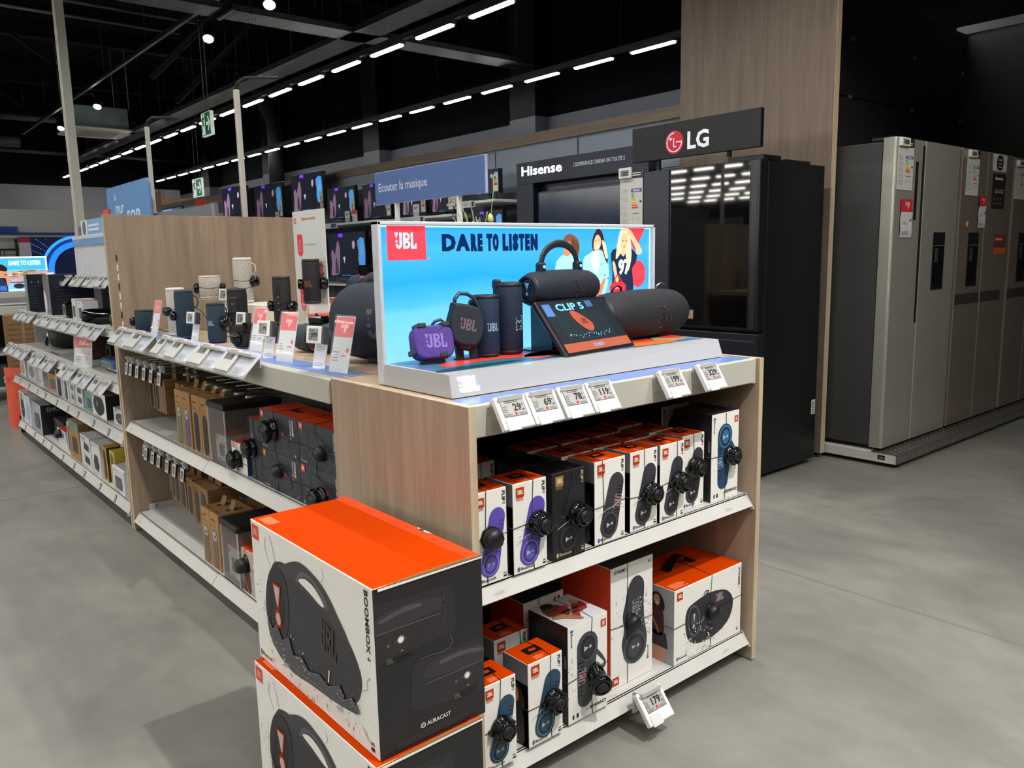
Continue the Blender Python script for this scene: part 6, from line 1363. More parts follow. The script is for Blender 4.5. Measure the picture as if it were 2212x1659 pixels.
def clip_label(label, X, Y, z, price, grp, tilt=44, wd=0.24, esl=True, rz=0.0, cyan=False):
    """label rail clip: a small electronic label with a leaflet pouch beside it"""
    r = thing('label_clip', label, 'price label', (X, Y, z), LEFT+rz, grp)
    T_ = Matrix.Rotation(math.radians(-tilt), 4, 'X')
    q = MB(); q.T = T_; q.box(-wd*0.5, wd*0.5, -0.008, -0.004, -0.055, 0.045, POUCH)
    q.box(-wd*0.02, wd*0.47, -0.0042, -0.003, -0.046, 0.040, M('#c9ccd6', 0.45)); p = P(q, (0, -0.0082, 0), (1, 0, 0), (0, 0, 1), eps=0.0003)
    p.lines(wd*0.02, 0.0, wd*0.44, 0.034, 7, M('#8d929e', 0.5), 0.3, 1, 0.3); p.lines(wd*0.02, -0.042, wd*0.34, -0.016, 4, M('#8d929e', 0.5), 0.3, 1, 0.4); p.rect(wd*0.40, -0.046, wd*0.46, -0.036, PAPER, 2); q.build('leaflet_pouch', r)
    q = MB(); q.T = T_; q.box(-wd*0.48, -wd*0.05, -0.016, -0.0085, -0.048, 0.042, M('#bfbfbc', 0.4, var=0.01), 0.002); q.build('housing', r)
    q = MB(); q.T = T_; p = P(q, (0, -0.0162, 0), (1, 0, 0), (0, 0, 1), eps=0.0002)
    p.rect(-wd*0.40, -0.004, -wd*0.12, 0.034, M('#3f4044', 0.4), 1); p.rect(-wd*0.395, -0.003, -wd*0.125, 0.033, M('#6f6f6b', 0.4), 2); p.text(price, -wd*0.14, 0.004, 0.014, INK, align='R', bold=0.04, k=3); p.lines(-wd*0.38, 0.006, -wd*0.28, 0.030, 4, INK, 0.3, 3); q.build('display', r)
    q = MB(); q.prism([(0.0, 0.035), (0.03, 0.03), (0.03, -0.012), (0.026, -0.012), (0.026, 0.022), (0.0, 0.026)], (-wd*0.4, 0, 0), (0, 1, 0), (0, 0, 1), (wd*0.8, 0, 0), SHELFW); q.build('clip', r)
    return r
CL = 'label clips along the oak deck fascia'
for Y, lab, pr in ((3.885, 'first label clip from the oak divider on the deck fascia', '29'), (3.60, 'second label clip from the oak divider on the deck fascia', '29'), (3.275, 'third label clip from the oak divider on the deck fascia', '28'),
                   (3.075, 'fourth label clip from the oak divider on the deck fascia', '28'), (2.80, 'fifth label clip from the oak divider on the deck fascia', '26'), (2.545, 'sixth label clip from the oak divider, nearest the camera on the deck fascia', '59')):
    clip_label(lab, 0.985, Y, 0.978, pr, CL, 44, 0.19 if '28' in pr and Y > 3.2 else 0.25)
# ------------------------------------------------------------------ signs over the left run
r = thing('notice_board', 'white test our products notice with red drop icons standing on the deck', 'notice', (1.57, 3.19, 0.9788), LEFT)
q = MB(); q.box(-0.145, 0.145, 0, 0.006, 0.0, 0.530, M('#c3c8c4', 0.4, var=0.01), 0.001); p = P(q, (-0.145, 0, 0), (1, 0, 0), (0, 0, 1))
RD = M('#cf3440', 0.45); GT = M('#8f9694', 0.5)
p.text('Testez nos produits', 0.08, 0.490, 0.014, RD, w=0.135, bold=0.02, k=1); p.ring(0.024, 0.490, 0.008, 0.013, RD, 1); p.poly(ell(0.024, 0.490, 0.004, 0.004, 10), RD, 1)
def drop(u, v, flip=False):
    s = -1 if flip else 1
    p.poly([(u-s*0.026, v+0.048), (u+s*0.008, v+0.048)]+[(u+s*(0.008+0.018*math.sin(a*PI/12)), v+0.030+0.018*math.cos(a*PI/12)) for a in range(1, 6)]+[(u+s*0.026, v-0.015)]+[(u+s*0.026*math.cos(a*PI/10), v-0.020-0.026*math.sin(a*PI/10)) for a in range(1, 10)]+[(u-s*0.026, v-0.015)], RD, 1)
    p.strip([(u-0.008, v+0.022), (u+0.008, v+0.022), (u+0.008, v-0.022), (u-0.008, v-0.022), (u-0.008, v+0.022)], 0.002, M('#e6b8b8', 0.5), 2)
drop(0.062, 0.385); drop(0.228, 0.268, True); drop(0.062, 0.150)
p.text('Choisissez votre enceinte', 0.105, 0.385, 0.009, GT, w=0.10, k=1)
for i, t_ in enumerate(("Verifiez que l'enceinte est allumee", 'et passez la source Bluetooth avec', 'un smartphone ou une tablette')): p.text(t_, 0.19, 0.285-0.018*i, 0.008, GT, w=0.145-0.016*i, align='R', k=1)
p.text('Connectez-la a votre smartphone', 0.105, 0.165, 0.008, GT, w=0.13, k=1); p.text('en Bluetooth', 0.105, 0.147, 0.008, GT, w=0.05, k=1)
for v_ in (0.327, 0.210): p.strip([(0.06, v_-0.006), (0.06, v_), (0.23, v_), (0.23, v_+0.006)], 0.0012, GT, 1)
q.build('printed_board', r)
q = MB(); q.box(-0.12, 0.12, -0.05, 0.06, 0, 0.004, CLEAR); q.build('foot', r)
BSG = M('#3f5f98', 0.45, var=0.02)
r = thing('aisle_sign', 'blue rectangular sign reading Ecouter la musique on two white poles', 'sign', (1.90, 2.790, 0.9788), LEFT)
q = MB(); q.box(-0.394, 0.394, 0, 0.012, 0.557, 0.696, M('#8fa2bf', 0.4)); q.box(-0.391, 0.391, -0.002, 0, 0.560, 0.693, BSG); p = P(q, (-0.394, -0.002, 0), (1, 0, 0), (0, 0, 1)); p.text('Ecouter la musique', 0.034, 0.612, 0.036, M('#b9c4d6', 0.5), w=0.375, bold=0.012, k=1); q.build('sign_panel', r)
for x in (-0.235, 0.215): q = MB(); q.box(x-0.008, x+0.008, 0.002, 0.018, 0.0, 0.60, M('#cdd0d2', 0.4)); q.build('pole', r)
LB = M('#5f8fc4', 0.45, var=0.02)
r = thing('banner', 'light blue square banner reading le mur du son', 'sign', (1.52, 5.62, 0.93), LEFT)
q = MB(); q.prism(rrect(0.94, 0.44, 0.03, 4, 0, 0.66), (0, 0, 0), (1, 0, 0), (0, 0, 1), (0, 0.012, 0), LB); p = P(q, (-0.47, 0, 0.44), (1, 0, 0), (0, 0, 1)); LW = M('#d7e6f2', 0.5)
p.text('le', 0.18, 0.350, 0.050, LW, bold=0.012, k=1, w=0.045, shear=0.15); p.text('mur', 0.19, 0.262, 0.078, LW, bold=0.02, k=1, w=0.20, shear=0.15); p.text('du', 0.28, 0.185, 0.05, LW, bold=0.012, k=1, w=0.08, shear=0.15); p.text('son', 0.44, 0.205, 0.100, LW, bold=0.02, k=1, w=0.29, shear=0.15); q.build('sign_panel', r)
for x in (-0.3, 0.3): q = MB(); q.box(x-0.01, x+0.01, 0.012, 0.03, 0, 0.6, MASTM); q.build('pole', r)
# potted grass behind the light box
r = thing('grass_plant', 'potted ornamental grass with thin green blades behind the light box', 'plant', (1.92, 2.46, 0.9788))
q = MB(); q.lathe([(0.05, 0), (0.065, 0.11), (0.068, 0.13), (0.06, 0.13), (0.055, 0.12), (0.001, 0.118)], M('#d5d5d0', 0.5), n=18); q.build('pot', r)
q = MB(); GRN = M('#6f8f5c', 0.6, var=0.2)
for i in range(34):
    a = rnd.uniform(0, 2*PI); hgt = rnd.uniform(0.28, 0.50); out = rnd.uniform(0.03, 0.2); pts = []
    for k in range(7):
        t = k/6; pts.append((0.03*math.cos(a)+out*t*t*math.cos(a), 0.03*math.sin(a)+out*t*t*math.sin(a), 0.12+hgt*(t-0.25*t**3*(out/0.1))))
    q.tube(pts, 0.0022, GRN, 4)
q.build('grass_blades', r)
r['label'] = 'potted ornamental grass with thin green blades behind the light box'
q = MB()
for i in range(4):
    a = i*1.7; q.lathe([(0.002, 0), (0.011, 0.008), (0.009, 0.026), (0.001, 0.034)], M('#c2c07c', 0.6), (0.045*math.cos(a), 0.045*math.sin(a), 0.36+0.03*i), n=8)
    q.tube([(0.02*math.cos(a), 0.02*math.sin(a), 0.12), (0.045*math.cos(a), 0.045*math.sin(a), 0.37+0.03*i)], 0.0015, GRN, 4)
q.build('bud_stalks', r)
# ------------------------------------------------------------------ left run of shelving, far unit
G3 = thing('wall_gondola', 'long white multi-shelf unit beyond the oak divider, crowded with cartons and label clips', 'shelving unit', (0.995, 7.26, 0), LEFT)
W3 = 3.06
q = MB(); q.box(0, W3, 0.56, 0.58, 0.02, 1.60, M('#6b6e74', 0.6))
for k in range(4): q.box(0.01+k*1.01, 0.03+k*1.01, 0.553, 0.56, 0.05, 1.6, M('#8a8c90', 0.5))
q.build('back_panel', G3)
for z, y0, dep, hg in ((0.115, 0.035, 0.56, 0.05), (0.475, 0.035, 0.56, 0.055), (0.705, 0.055, 0.56, 0.04), (0.948, 0.150, 0.56, 0.035), (1.190, 0.345, 0.56, 0.035)):
    x0 = 0.0 if z < 1.1 else 0.30
    s_ = shelf(G3, x0, W3-0.01, y0, dep, z, (1.01, 2.03) if z < 1.1 else (2.03,), True, hg, 0.02)
    if z < 0.6:
        q = MB()
        for k in range(9):
            x = 0.25+k*0.31+(0.05 if k % 3 else 0); p = P(q, (x, y0-0.012, z-hg*0.6), (1, 0, 0), (0, 0.35, 0.94)); p.rect(-0.018, -0.018, 0.018, 0.018, M('#4a4c50', 0.5), 1); p.rect(-0.012, -0.012, 0.004, 0.012, LGREY, 2)
        q.build('shelf_markers', s_)
q = MB(); q.box(-0.016, 0.0, 0.03, 0.58, 0.004, 0.14, M('#1d1e20', 0.5)); q.box(-0.016, 0, 0.2, 0.58, 0.14, 1.1, SHELFW); q.build('side_panel', G3)
q = MB(); q.box(0.85, W3-0.02, 0.352, 0.362, 1.432, 1.476, M('#6f96c8', 0.45)); q.box(0.85, W3-0.02, 0.352, 0.362, 1.476, 1.50, M('#c9cdd0', 0.45)); q.box(0.85, W3-0.02, 0.36, 0.37, 1.19, 1.432, M('#c3c7ca', 0.5)); p = P(q, (0.9, 0.352, 1.44), (1, 0, 0), (0, 0, 1)); p.text('RADIO', 0.06, 0.012, 0.016, M('#a9c2e2', 0.5), bold=0.02, k=1)
q.build('header_panel', G3)
r = thing('topper_sign', 'small blue header card with printed speaker and red corner on the far unit', 'sign', (1.38, 5.86, 1.497), LEFT)
q = MB(); q.box(-0.40, 0.38, 0, 0.008, 0, 0.105, M('#7fa9d0', 0.45)); p = P(q, (-0.40, 0, 0), (1, 0, 0), (0, 0, 1))
p.rect(0.0, 0.0, 0.17, 0.105, M('#e3e6e6', 0.45), 1); p.poly(ell(0.085, 0.052, 0.05, 0.05), M('#5d666c', 0.5), 2); p.lines(0.2, 0.03, 0.52, 0.085, 2, M('#d7e6f2', 0.5), 0.5, 1, 0.2); p.poly([(0.56, 0.0), (0.78, 0.0), (0.78, 0.105), (0.72, 0.105)], M('#d24a3c', 0.45), 1); q.build('printed_card', r)
tag((lambda q: q.prism([(0, 0), (0.26, 0), (0.28, 0.15), (0.15, 0.15)], (1.415, 5.93, 1.50), (0, -1, 0), (0, 0, 1), (0.01, 0, 0), M('#d84433', 0.45)).build('red_pennant'))(MB()), 'red slanted pennant board beside the blue banner', 'sign')
WB = M('#cfd1d3', 0.45, var=0.03)
def fart(kind, col='#3d3f44', n=1, acc=None):
    c_ = M(col, 0.5)
    def f(p, w, h):
        p.lines(0.1*w, 0.88*h, 0.6*w, 0.94*h, 1, GREY, 0.7, 1)
        if acc: p.rect(0.06*w, 0.78*h, 0.2*w, 0.93*h, M(acc, 0.5), 1)
        if kind == 'oval': p.poly(ell(0.5*w, 0.45*h, 0.34*w, 0.32*h), c_, 2); p.ring(0.5*w, 0.62*h, 0.26*w, 0.31*w, c_, 2, 10, 170); p.lines(0.4*w, 0.4*h, 0.6*w, 0.5*h, 1, LGREY, 0.5, 3)
        if kind == 'disc': p.poly(ell(0.5*w, 0.5*h, 0.40*w, 0.42*h, 28), c_, 2); p.logo(0.34*w, 0.42*h, 0.18*h, LGREY, 0.2, 3)
        if kind == 'rect': p.poly(rrect(0.6*w, 0.5*h, 0.08*w, 3, 0.52*w, 0.42*h), c_, 2); p.poly(rrect(0.5*w, 0.4*h, 0.05*w, 3, 0.52*w, 0.42*h), M('#585b60', 0.5), 3)
        if kind == 'tall': p.poly(capsule((0.5*w, 0.8*h), (0.5*w, 0.2*h), 0.24*w, 0.28*w), c_, 2)
        if kind == 'hex': p.poly([(0.3*w, 0.2*h), (0.7*w, 0.15*h), (0.88*w, 0.35*h), (0.75*w, 0.62*h), (0.4*w, 0.66*h), (0.22*w, 0.42*h)], c_, 2)
        if kind == 'two':
            for v in (0.28, 0.68): p.poly([(0.35*w, (v-0.1)*h), (0.85*w, (v-0.14)*h), (0.9*w, (v+0.06)*h), (0.45*w, (v+0.14)*h)], c_, 2); p.rect(0.3*w, (v+0.1)*h, 0.4*w, (v+0.2)*h, M('#d88a9a', 0.5), 1)
        if kind == 'text': p.lines(0.12*w, 0.15*h, 0.88*w, 0.8*h, 9, M('#4b5364', 0.5), 0.35, 1, 0.5)
        p.lines(0.1*w, 0.04*h, 0.6*w, 0.09*h, 1, GREY, 0.5, 1)
    return f
def fbox(label, Y0, Y1, X, d, z, h, body=WB, front=None, top=None, sidec=None, grp='product cartons on the far unit', rz=0.0, rside=None, **k):
    return carton('product_box', label, (X, (Y0+Y1)/2, z), LEFT+rz, abs(Y0-Y1), d, h, body, top or body, None, front, None, None, rside, sidec, grp, **k)
S2, S1 = 0.4757, 0.1157
BL2 = M('#17191e', 0.45)
fbox('white carton with pink print at the far end of the second shelf', 7.14, 6.93, 1.05, 0.16, S2, 0.125, M('#d5cfd2', 0.45), fart('oval', '#a58a92'), grp='cartons on the far second shelf')
fbox('pale carton second from the far end of the second shelf', 6.91, 6.60, 1.06, 0.18, S2, 0.130, M('#c9c9cf', 0.45), fart('oval', '#80777f'), grp='cartons on the far second shelf')
fbox('pale striped carton third from the far end of the second shelf', 6.58, 6.29, 1.05, 0.18, S2, 0.150, M('#bfc1c6', 0.45), fart('text'), grp='cartons on the far second shelf')
fbox('small brown carton with black speaker print on the second shelf', 6.18, 5.90, 1.06, 0.14, S2, 0.115, KRAFT, fart('rect', '#3a2f26'), grp='cartons on the far second shelf')
fbox('clear and black blister carton beside the small brown carton', 5.86, 5.67, 1.05, 0.15, S2, 0.165, M('#c3c6c8', 0.3), fart('tall', '#17181c'), grp='cartons on the far second shelf')
fbox('white carton with dark bottle print right of the blister carton', 5.64, 5.51, 1.05, 0.15, S2, 0.140, WB, fart('tall', '#4b4d52'), grp='cartons on the far second shelf')
fbox('narrow white carton below the sixth front label clip', 5.48, 5.36, 1.05, 0.15, S2, 0.140, WB, fart('two', '#60636a'), grp='cartons on the far second shelf')
fbox('white carton with red print and small speakers on the second shelf', 5.33, 5.15, 1.05, 0.15, S2, 0.145, WB, fart('two', '#4a4c52', acc='#b0383c'), grp='cartons on the far second shelf')
fbox('teal carton on the second shelf of the far unit', 5.10, 4.95, 1.055, 0.14, S2, 0.110, M('#5f9a98', 0.45), fart('rect', '#2f5052'), grp='cartons on the far second shelf')
fbox('large white carton with black round speaker print and dark side', 4.92, 4.63, 1.05, 0.25, S2, 0.135, PAPER, fart('disc', '#15161a', acc='#e2502a'), M('#5c2a1d', 0.5), M('#15161a', 0.45), grp='cartons on the far second shelf', us=(0.0,))
fbox('white carton next to the oak divider on the second shelf', 4.52, 4.28, 1.06, 0.12, S2, 0.090, WB, fart('oval', '#3d3f44'), grp='cartons on the far second shelf')
BGR = 'cartons on the far bottom shelf'
fbox('tall white carton with black handled speaker print, farthest on the bottom shelf', 7.22, 6.99, 1.03, 0.25, S1, 0.235, WB, fart('oval', '#2f3136'), grp=BGR, us=(0.0,))
fbox('tall white carton with pale blue speaker print on the bottom shelf', 6.97, 6.80, 1.03, 0.25, S1, 0.225, WB, fart('oval', '#8fb0c0'), M('#b9bcc0', 0.45), M('#cfd1d3', 0.45), grp=BGR)
fbox('grey carton with large black speaker print and black side', 6.70, 6.40, 1.03, 0.40, S1, 0.215, M('#a3a6ac', 0.45), fart('rect', '#1f2126'), M('#84878d', 0.45), BL2, grp=BGR,
     rside=lambda p, d, h: p.text('EMU', 0.04, h-0.05, 0.03, GREY, bold=0.03, k=1))
fbox('black flat carton lying behind the two orange cartons', 6.36, 6.05, 1.10, 0.34, S1, 0.130, M('#24262a', 0.45), fart('text'), grp=BGR)
fbox('flat white and orange carton, lower of the pair of two', 6.02, 5.78, 1.06, 0.24, S1, 0.058, WB, None, M('#e24a1a', 0.45), grp=BGR)
fbox('flat white and orange carton with black disc, upper of the pair of two', 6.02, 5.78, 1.055, 0.24, S1+0.0585, 0.060, WB, fart('rect', '#55585c'), M('#f04f18', 0.45), grp=BGR, tagp=(-0.01, 0.03), soft=True, tagr=0.03)
fbox('slim white carton behind the brown green-topped carton', 5.68, 5.60, 1.05, 0.16, S1, 0.205, WB, fart('tall', '#3d3f44'), grp=BGR)
def kg(p, w, h): p.rect(0, 0.80*h, w, h, M('#4f9a82', 0.5), 1); p.poly(ell(0.3*w, 0.9*h, 0.12*w, 0.07*h), M('#c8563c', 0.5), 2); p.poly(rrect(0.52*w, 0.42*h, 0.04*w, 3, 0.56*w, 0.40*h), M('#3a342c', 0.5), 2); p.lines(0.05*w, 0.3*h, 0.2*w, 0.6*h, 5, M('#6d4e2c', 0.6), 0.4, 2)
fbox('brown carton with green top band and dark speaker print', 5.58, 5.31, 1.04, 0.24, S1, 0.240, KRAFT, kg, KRAFT, M('#86653e', 0.7), grp=BGR)
fbox('white carton with two angular speakers and pink marks', 5.28, 5.05, 1.04, 0.26, S1, 0.195, WB, fart('two', '#2f3138'), grp=BGR)
fbox('white carton with hexagonal black speaker print', 5.02, 4.83, 1.04, 0.24, S1, 0.190, WB, fart('hex', '#2a2c31'), grp=BGR)
fbox('dark brown and orange carton beside the yellow carton', 4.81, 4.72, 1.05, 0.24, S1, 0.195, M('#b98a36', 0.5), fart('tall', '#2b221a'), None, M('#3b2a1c', 0.6), grp=BGR)
fbox('yellow carton behind the white carton at the oak divider', 4.70, 4.60, 1.06, 0.30, S1, 0.188, M('#d0b545', 0.5), fart('tall', '#5c5a54'), M('#c4a93c', 0.5), None, grp=BGR,
     rside=lambda p, d, h: (p.text('Stylest', 0.05, h-0.05, 0.024, PRNTBLK, bold=0.03, k=1), p.rect(0.12, 0.06, 0.18, 0.12, M('#8a8468', 0.5), 1)))
fbox('white carton with grey square speaker print next to the oak divider', 4.56, 4.34, 1.035, 0.22, S1, 0.135, WB, fart('rect', '#4b4d52'), grp=BGR)
# third shelf
DF = 'demonstration speakers on the far unit'
ZF = 0.7057
b_ = barrel('boombox', 'big black boombox with chrome end on the third far shelf', (1.34, 6.52, ZF), math.radians(-20), 0.34, 0.083, M('#191b1f', 0.4), None, None, 'speaker', DF, False)
e = MB(); e.box(-0.02, 0.02, -0.012, 0.012, 0.160, 0.172, BLACK, 0.003); e.lathe([(0.03, -0.19), (0.03, -0.172)], CHROME, (0, -0.01, 0.10), 'X', 16); e.lathe([(0.034, -0.205), (0.034, -0.190)], GLOSS, (0, -0.02, 0.06), 'X', 14); e.build('end_caps', b_)
r = thing('wooden_speaker', 'brown wooden cube speaker on the third far shelf', 'speaker', (1.20, 5.72, ZF), LEFT, DF)
e = MB(); e.box(-0.12, 0.12, 0, 0.16, 0.004, 0.135, wood('walnut', '#3e2a20', '#5c4030', 'X'), 0.006, front=M('#2a211d', 0.6)); p = P(e, (-0.12, 0, 0), (1, 0, 0), (0, 0, 1)); p.poly([(0.09, 0.10), (0.12, 0.06), (0.15, 0.10), (0.12, 0.08)], M('#5d4a40', 0.5), 1); e.build('cabinet', r)
e = MB(); e.box(-0.11, -0.09, 0.02, 0.14, 0, 0.004, BLACK); e.box(0.09, 0.11, 0.02, 0.14, 0, 0.004, BLACK); e.build('feet', r)
for i, (X, Y, w_, d_) in enumerate(((1.12, 6.17, 0.22, 0.12), (1.15, 4.80, 0.34, 0.14))):
    q = MB(); q.box(-w_/2, w_/2, 0, d_, 0, 0.012, M('#d4d5d4', 0.4)); q.box(-w_/2, w_/2, -0.002, 0, 0, 0.012, BLACK); tag(q.build('display_pad', None, (X, Y, ZF), LEFT), ('white display pad beside the brown wooden speaker', 'white display pad beside the blue base at the oak divider')[i], 'display pad', 'white display pads')
promo('red and white promotion card on the third far shelf', 1.085, 5.215, ZF, 0.115, 0.185, '', math.radians(42), -8, 'promotion cards on the far unit')
r = thing('alarm_clock', 'dark blue clock base on the third far shelf beside the red card', 'clock', (1.16, 4.99, ZF), LEFT, DF)
e = MB(); e.box(-0.15, 0.15, 0, 0.10, 0, 0.060, M('#234a80', 0.4), 0.012); p = P(e, (-0.15, 0, 0), (1, 0, 0), (0, 0, 1)); p.poly(rrect(0.2, 0.036, 0.01, 3, 0.14, 0.03), M('#a8b08c', 0.4), 1); p.poly(rrect(0.18, 0.026, 0.008, 3, 0.14, 0.03), M('#56695e', 0.4), 2); e.build('case', r)
r = thing('small_speaker', 'small black speaker behind the red card on the third far shelf', 'speaker', (1.27, 5.42, ZF), LEFT, DF); e = MB(); e.box(-0.05, 0.05, 0, 0.08, 0, 0.10, BLACK, 0.01); e.build('body', r); e = MB(); e.lathe([(0.02, -0.001), (0.016, -0.012), (0.001, -0.012)], GLOSS, (0.01, 0, 0.06), 'Y', 12); e.build('alarm_puck', r)
r = thing('small_speaker', 'dark flat speaker with looping cables next to the oak divider', 'speaker', (1.24, 4.62, ZF), LEFT, DF); e = MB(); e.box(-0.09, 0.09, 0, 0.12, 0, 0.055, M('#24282a', 0.5), 0.008); e.build('body', r)
e = MB()
for k in range(3): e.tube([(-0.08+k*0.05, 0.06, 0.05), (-0.09+k*0.05, 0.02, 0.11+0.02*k), (-0.02+k*0.04, 0.0, 0.13), (0.05+k*0.02, 0.02, 0.10), (0.06+k*0.02, 0.06, 0.05)], 0.004, BLACK, 6)
e.build('cable_loops', r)
# fourth shelf
Z4 = 0.9487
SIL = M('#a9a4a6', 0.2, 0.75, var=0.25, scale=5)
def sidetext(p, d, h): p.lines(0.12*d, 0.15*h, 0.7*d, 0.75*h, 8, M('#2d3648', 0.5), 0.3, 1, 0.5); p.poly(ell(0.25*d, 0.8*h, 0.03*d, 0.02*h+0.004), GREY, 1); p.poly(ell(0.6*d, 0.8*h, 0.03*d, 0.02*h+0.004), GREY, 1)
NV = M('#131a2a', 0.4)
fbox('silver fronted carton with dark blue side, farthest on the fourth shelf', 7.22, 7.11, 1.152, 0.13, Z4, 0.290, SIL, None, None, NV, 'silver and dark cartons on the fourth far shelf', 0, sidetext)
fbox('silver fronted carton with wide dark blue side on the fourth shelf', 6.78, 6.57, 1.20, 0.31, Z4, 0.290, SIL, lambda p, w, h: p.poly(ell(0.1*w, 0.3*h, 0.3*w, 0.3*h), M('#dadada', 0.4), 1), None, NV, 'silver and dark cartons on the fourth far shelf', 0, sidetext)
fbox('wide black carton with white print at the oak divider on the fourth shelf', 5.60, 5.42, 1.27, 0.26, Z4, 0.225, M('#15171c', 0.4), None, None, M('#15171c', 0.4), 'silver and dark cartons on the fourth far shelf', 0, sidetext)
fbox('white small carton behind the red-topped carton on the fourth shelf', 5.86, 5.76, 1.19, 0.12, Z4, 0.138, WB, fart('rect', '#26282c'), grp='small cartons on the fourth far shelf')
fbox('white red-topped small carton on the fourth shelf of the far unit', 5.66, 5.53, 1.18, 0.18, Z4, 0.130, WB, fart('rect', '#26282c'), M('#b63a2c', 0.45), grp='small cartons on the fourth far shelf')
r = thing('small_speaker', 'small black and silver clock speaker on the fourth far shelf', 'speaker', (1.20, 6.15, Z4), LEFT, DF); e = MB(); e.box(-0.07, 0.07, 0, 0.06, 0, 0.11, GLOSS, 0.02); p = P(e, (-0.07, 0, 0), (1, 0, 0), (0, 0, 1)); p.ring(0.07, 0.055, 0.03, 0.042, M('#b9bbbd', 0.3, 0.5), 1); e.build('body', r)
b_ = barrel('barrel_speaker', 'glossy black barrel speaker at the front of the fourth far shelf', (1.22, 5.28, Z4), math.radians(-15), 0.20, 0.048, GLOSS, None, None, 'speaker', DF, False)
b_ = barrel('barrel_speaker', 'black barrel speaker beside the oak divider on the fourth far shelf', (1.26, 4.92, Z4), math.radians(-15), 0.15, 0.040, BLACK, None, None, 'speaker', DF, False)
# fifth shelf
Z5 = 1.1907
r = thing('radio', 'black radio with square handle and antenna on the top far shelf', 'radio', (1.42, 6.22, Z5), LEFT, DF)
e = MB(); e.box(-0.12, 0.06, 0, 0.09, 0, 0.165, M('#15161a', 0.35), 0.012); e.lathe([(0.035, -0.002), (0.03, -0.008), (0.001, -0.008)], M('#26282d', 0.4), (-0.02, 0, 0.08), 'Y', 16); e.build('body', r)
e = MB(); e.tube([(-0.08, 0.045, 0.16), (-0.08, 0.045, 0.235), (0.02, 0.045, 0.235), (0.02, 0.045, 0.16)], 0.012, BLACK, 8); e.build('handle', r)
e = MB(); e.tube([(0.055, 0.05, 0.15), (0.058, 0.05, 0.36)], 0.003, CHROME, 6); e.build('antenna', r)
r = thing('tower_speaker', 'tall glossy black party speaker on the top far shelf', 'speaker', (1.40, 5.72, Z5), LEFT+0.2, DF)
e = MB(); e.loft([[(x*s, y*s+0.07, z) for x, y in rrect(0.24, 0.15, 0.05, 5)] for z, s in ((0, 0.96), (0.02, 1.0), (0.19, 1.0), (0.225, 0.95), (0.235, 0.8))], GLOSS); e.build('body', r); e = MB(); e.box(-0.03, 0.03, -0.016, 0.0, 0.02, 0.10, M('#2a2c31', 0.4), 0.01); e.build('handle', r)
b_ = upright('speaker_cylinder', 'slim dark speaker left of the black radio on the top far shelf', (1.40, 6.48, Z5), 0, 0.03, 0.155, M('#24262b', 0.45), group=DF)
# label clips of the far unit
FCL = 'label clips along the far unit'
for row, X, z, Ys, nm in ((5, 1.305, 1.195, (7.02, 6.56, 6.14, 5.76, 5.45), 'top'), (4, 1.098, 0.931, (7.16, 6.80, 6.34, 6.04, 5.75, 5.48, 5.18, 4.90), 'fourth'), (3, 1.012, 0.680, (7.20, 6.95, 6.66, 6.17, 5.79, 5.26, 4.87, 4.52), 'third')):
    for i, Y in enumerate(Ys):
        clip_label('%s label clip from the far end of the %s far shelf' % (ORD[i], nm), X, Y, z, '29', FCL, 40, 0.27)
# things at the far end of the run
r = thing('kraft_carton', 'tall brown cardboard carton with blue printed side at the far end of the shelving', 'box', (1.22, 7.80, 0.0), math.radians(-12))
e = MB(); e.box(-0.16, 0.14, 0, 0.40, 0, 0.90, M('#8d6f4c', 0.75, var=0.06), 0.003, right=M('#20505e', 0.5)); p = P(e, (-0.16, 0, 0), (1, 0, 0), (0, 0, 1)); p.lines(0.03, 0.25, 0.27, 0.86, 14, M('#755936', 0.7), 0.3, 1, 0.1)
p.rect(0.13, 0.0, 0.15, 0.9, M('#9a8a6c', 0.6), 2); e.build('carton_body', r)
r = thing('standee', 'orange curved cardboard standee on the floor at the far shelf end', 'standee', (1.02, 7.42, 0.0), LEFT)
e = MB(); e.loft([[(-0.22+0.05*math.sin(z*4)+x, -0.02+0.12*(x/0.2)**2, z) for x in [0.025*k for k in range(9)]] for z in (0.0, 0.12, 0.25, 0.38, 0.50)], M('#d8543a', 0.45), closed=False, cap=False); p = P(e, (-0.15, -0.03, 0.32), (1, 0, 0), (0, 0, 1)); p.text('O', 0.01, 0.06, 0.05, M('#f0c4b4', 0.5), bold=0.05, k=3); e.build('printed_sheet', r)

# ------------------------------------------------------------------ far end of the hall, behind the shelving
q = MB(); q.box(0.2, 5.5, 12.0, 12.08, 0, 2.02, M('#b5b4b0', 0.6))
for z in (1.25, 1.45, 1.62): q.box(0.2, 5.5, 11.995, 12.0, z, z+0.006, M('#7c7b78', 0.6))
q.box(0.2, 5.5, 11.96, 12.0, 1.66, 1.70, M('#c9c8c4', 0.5)); tag(q.build('display_wall'), 'white slatted display wall behind the ring television', 'display wall')
q = MB(); q.box(0.2, 5.5, 11.93, 11.96, 1.70, 1.725, M('#1d3f8c', 0.5)); q.box(0.2, 1.90, 11.92, 11.95, 1.725, 1.80, M('#1d3f8c', 0.5)); tag(q.build('blue_rail'), 'dark blue header rail along the white display wall', 'rail')
def emi(h, s=0.7): return M(h, 0.35, emit=s, var=0.05)
r = thing('television', 'large television with glowing blue rings on the white display wall', 'television', (2.31, 11.90, 1.05))
q = MB(); q.box(-0.42, 0.42, 0, 0.05, 0.0, 0.615, BLACK, 0.004); q.build('case', r)
q = MB(); p = P(q, (-0.41, -0.001, 0.01), (1, 0, 0), (0, 0, 1), eps=0.0008); p.rect(0, 0, 0.82, 0.595, emi('#07112c', 0.6), 1)
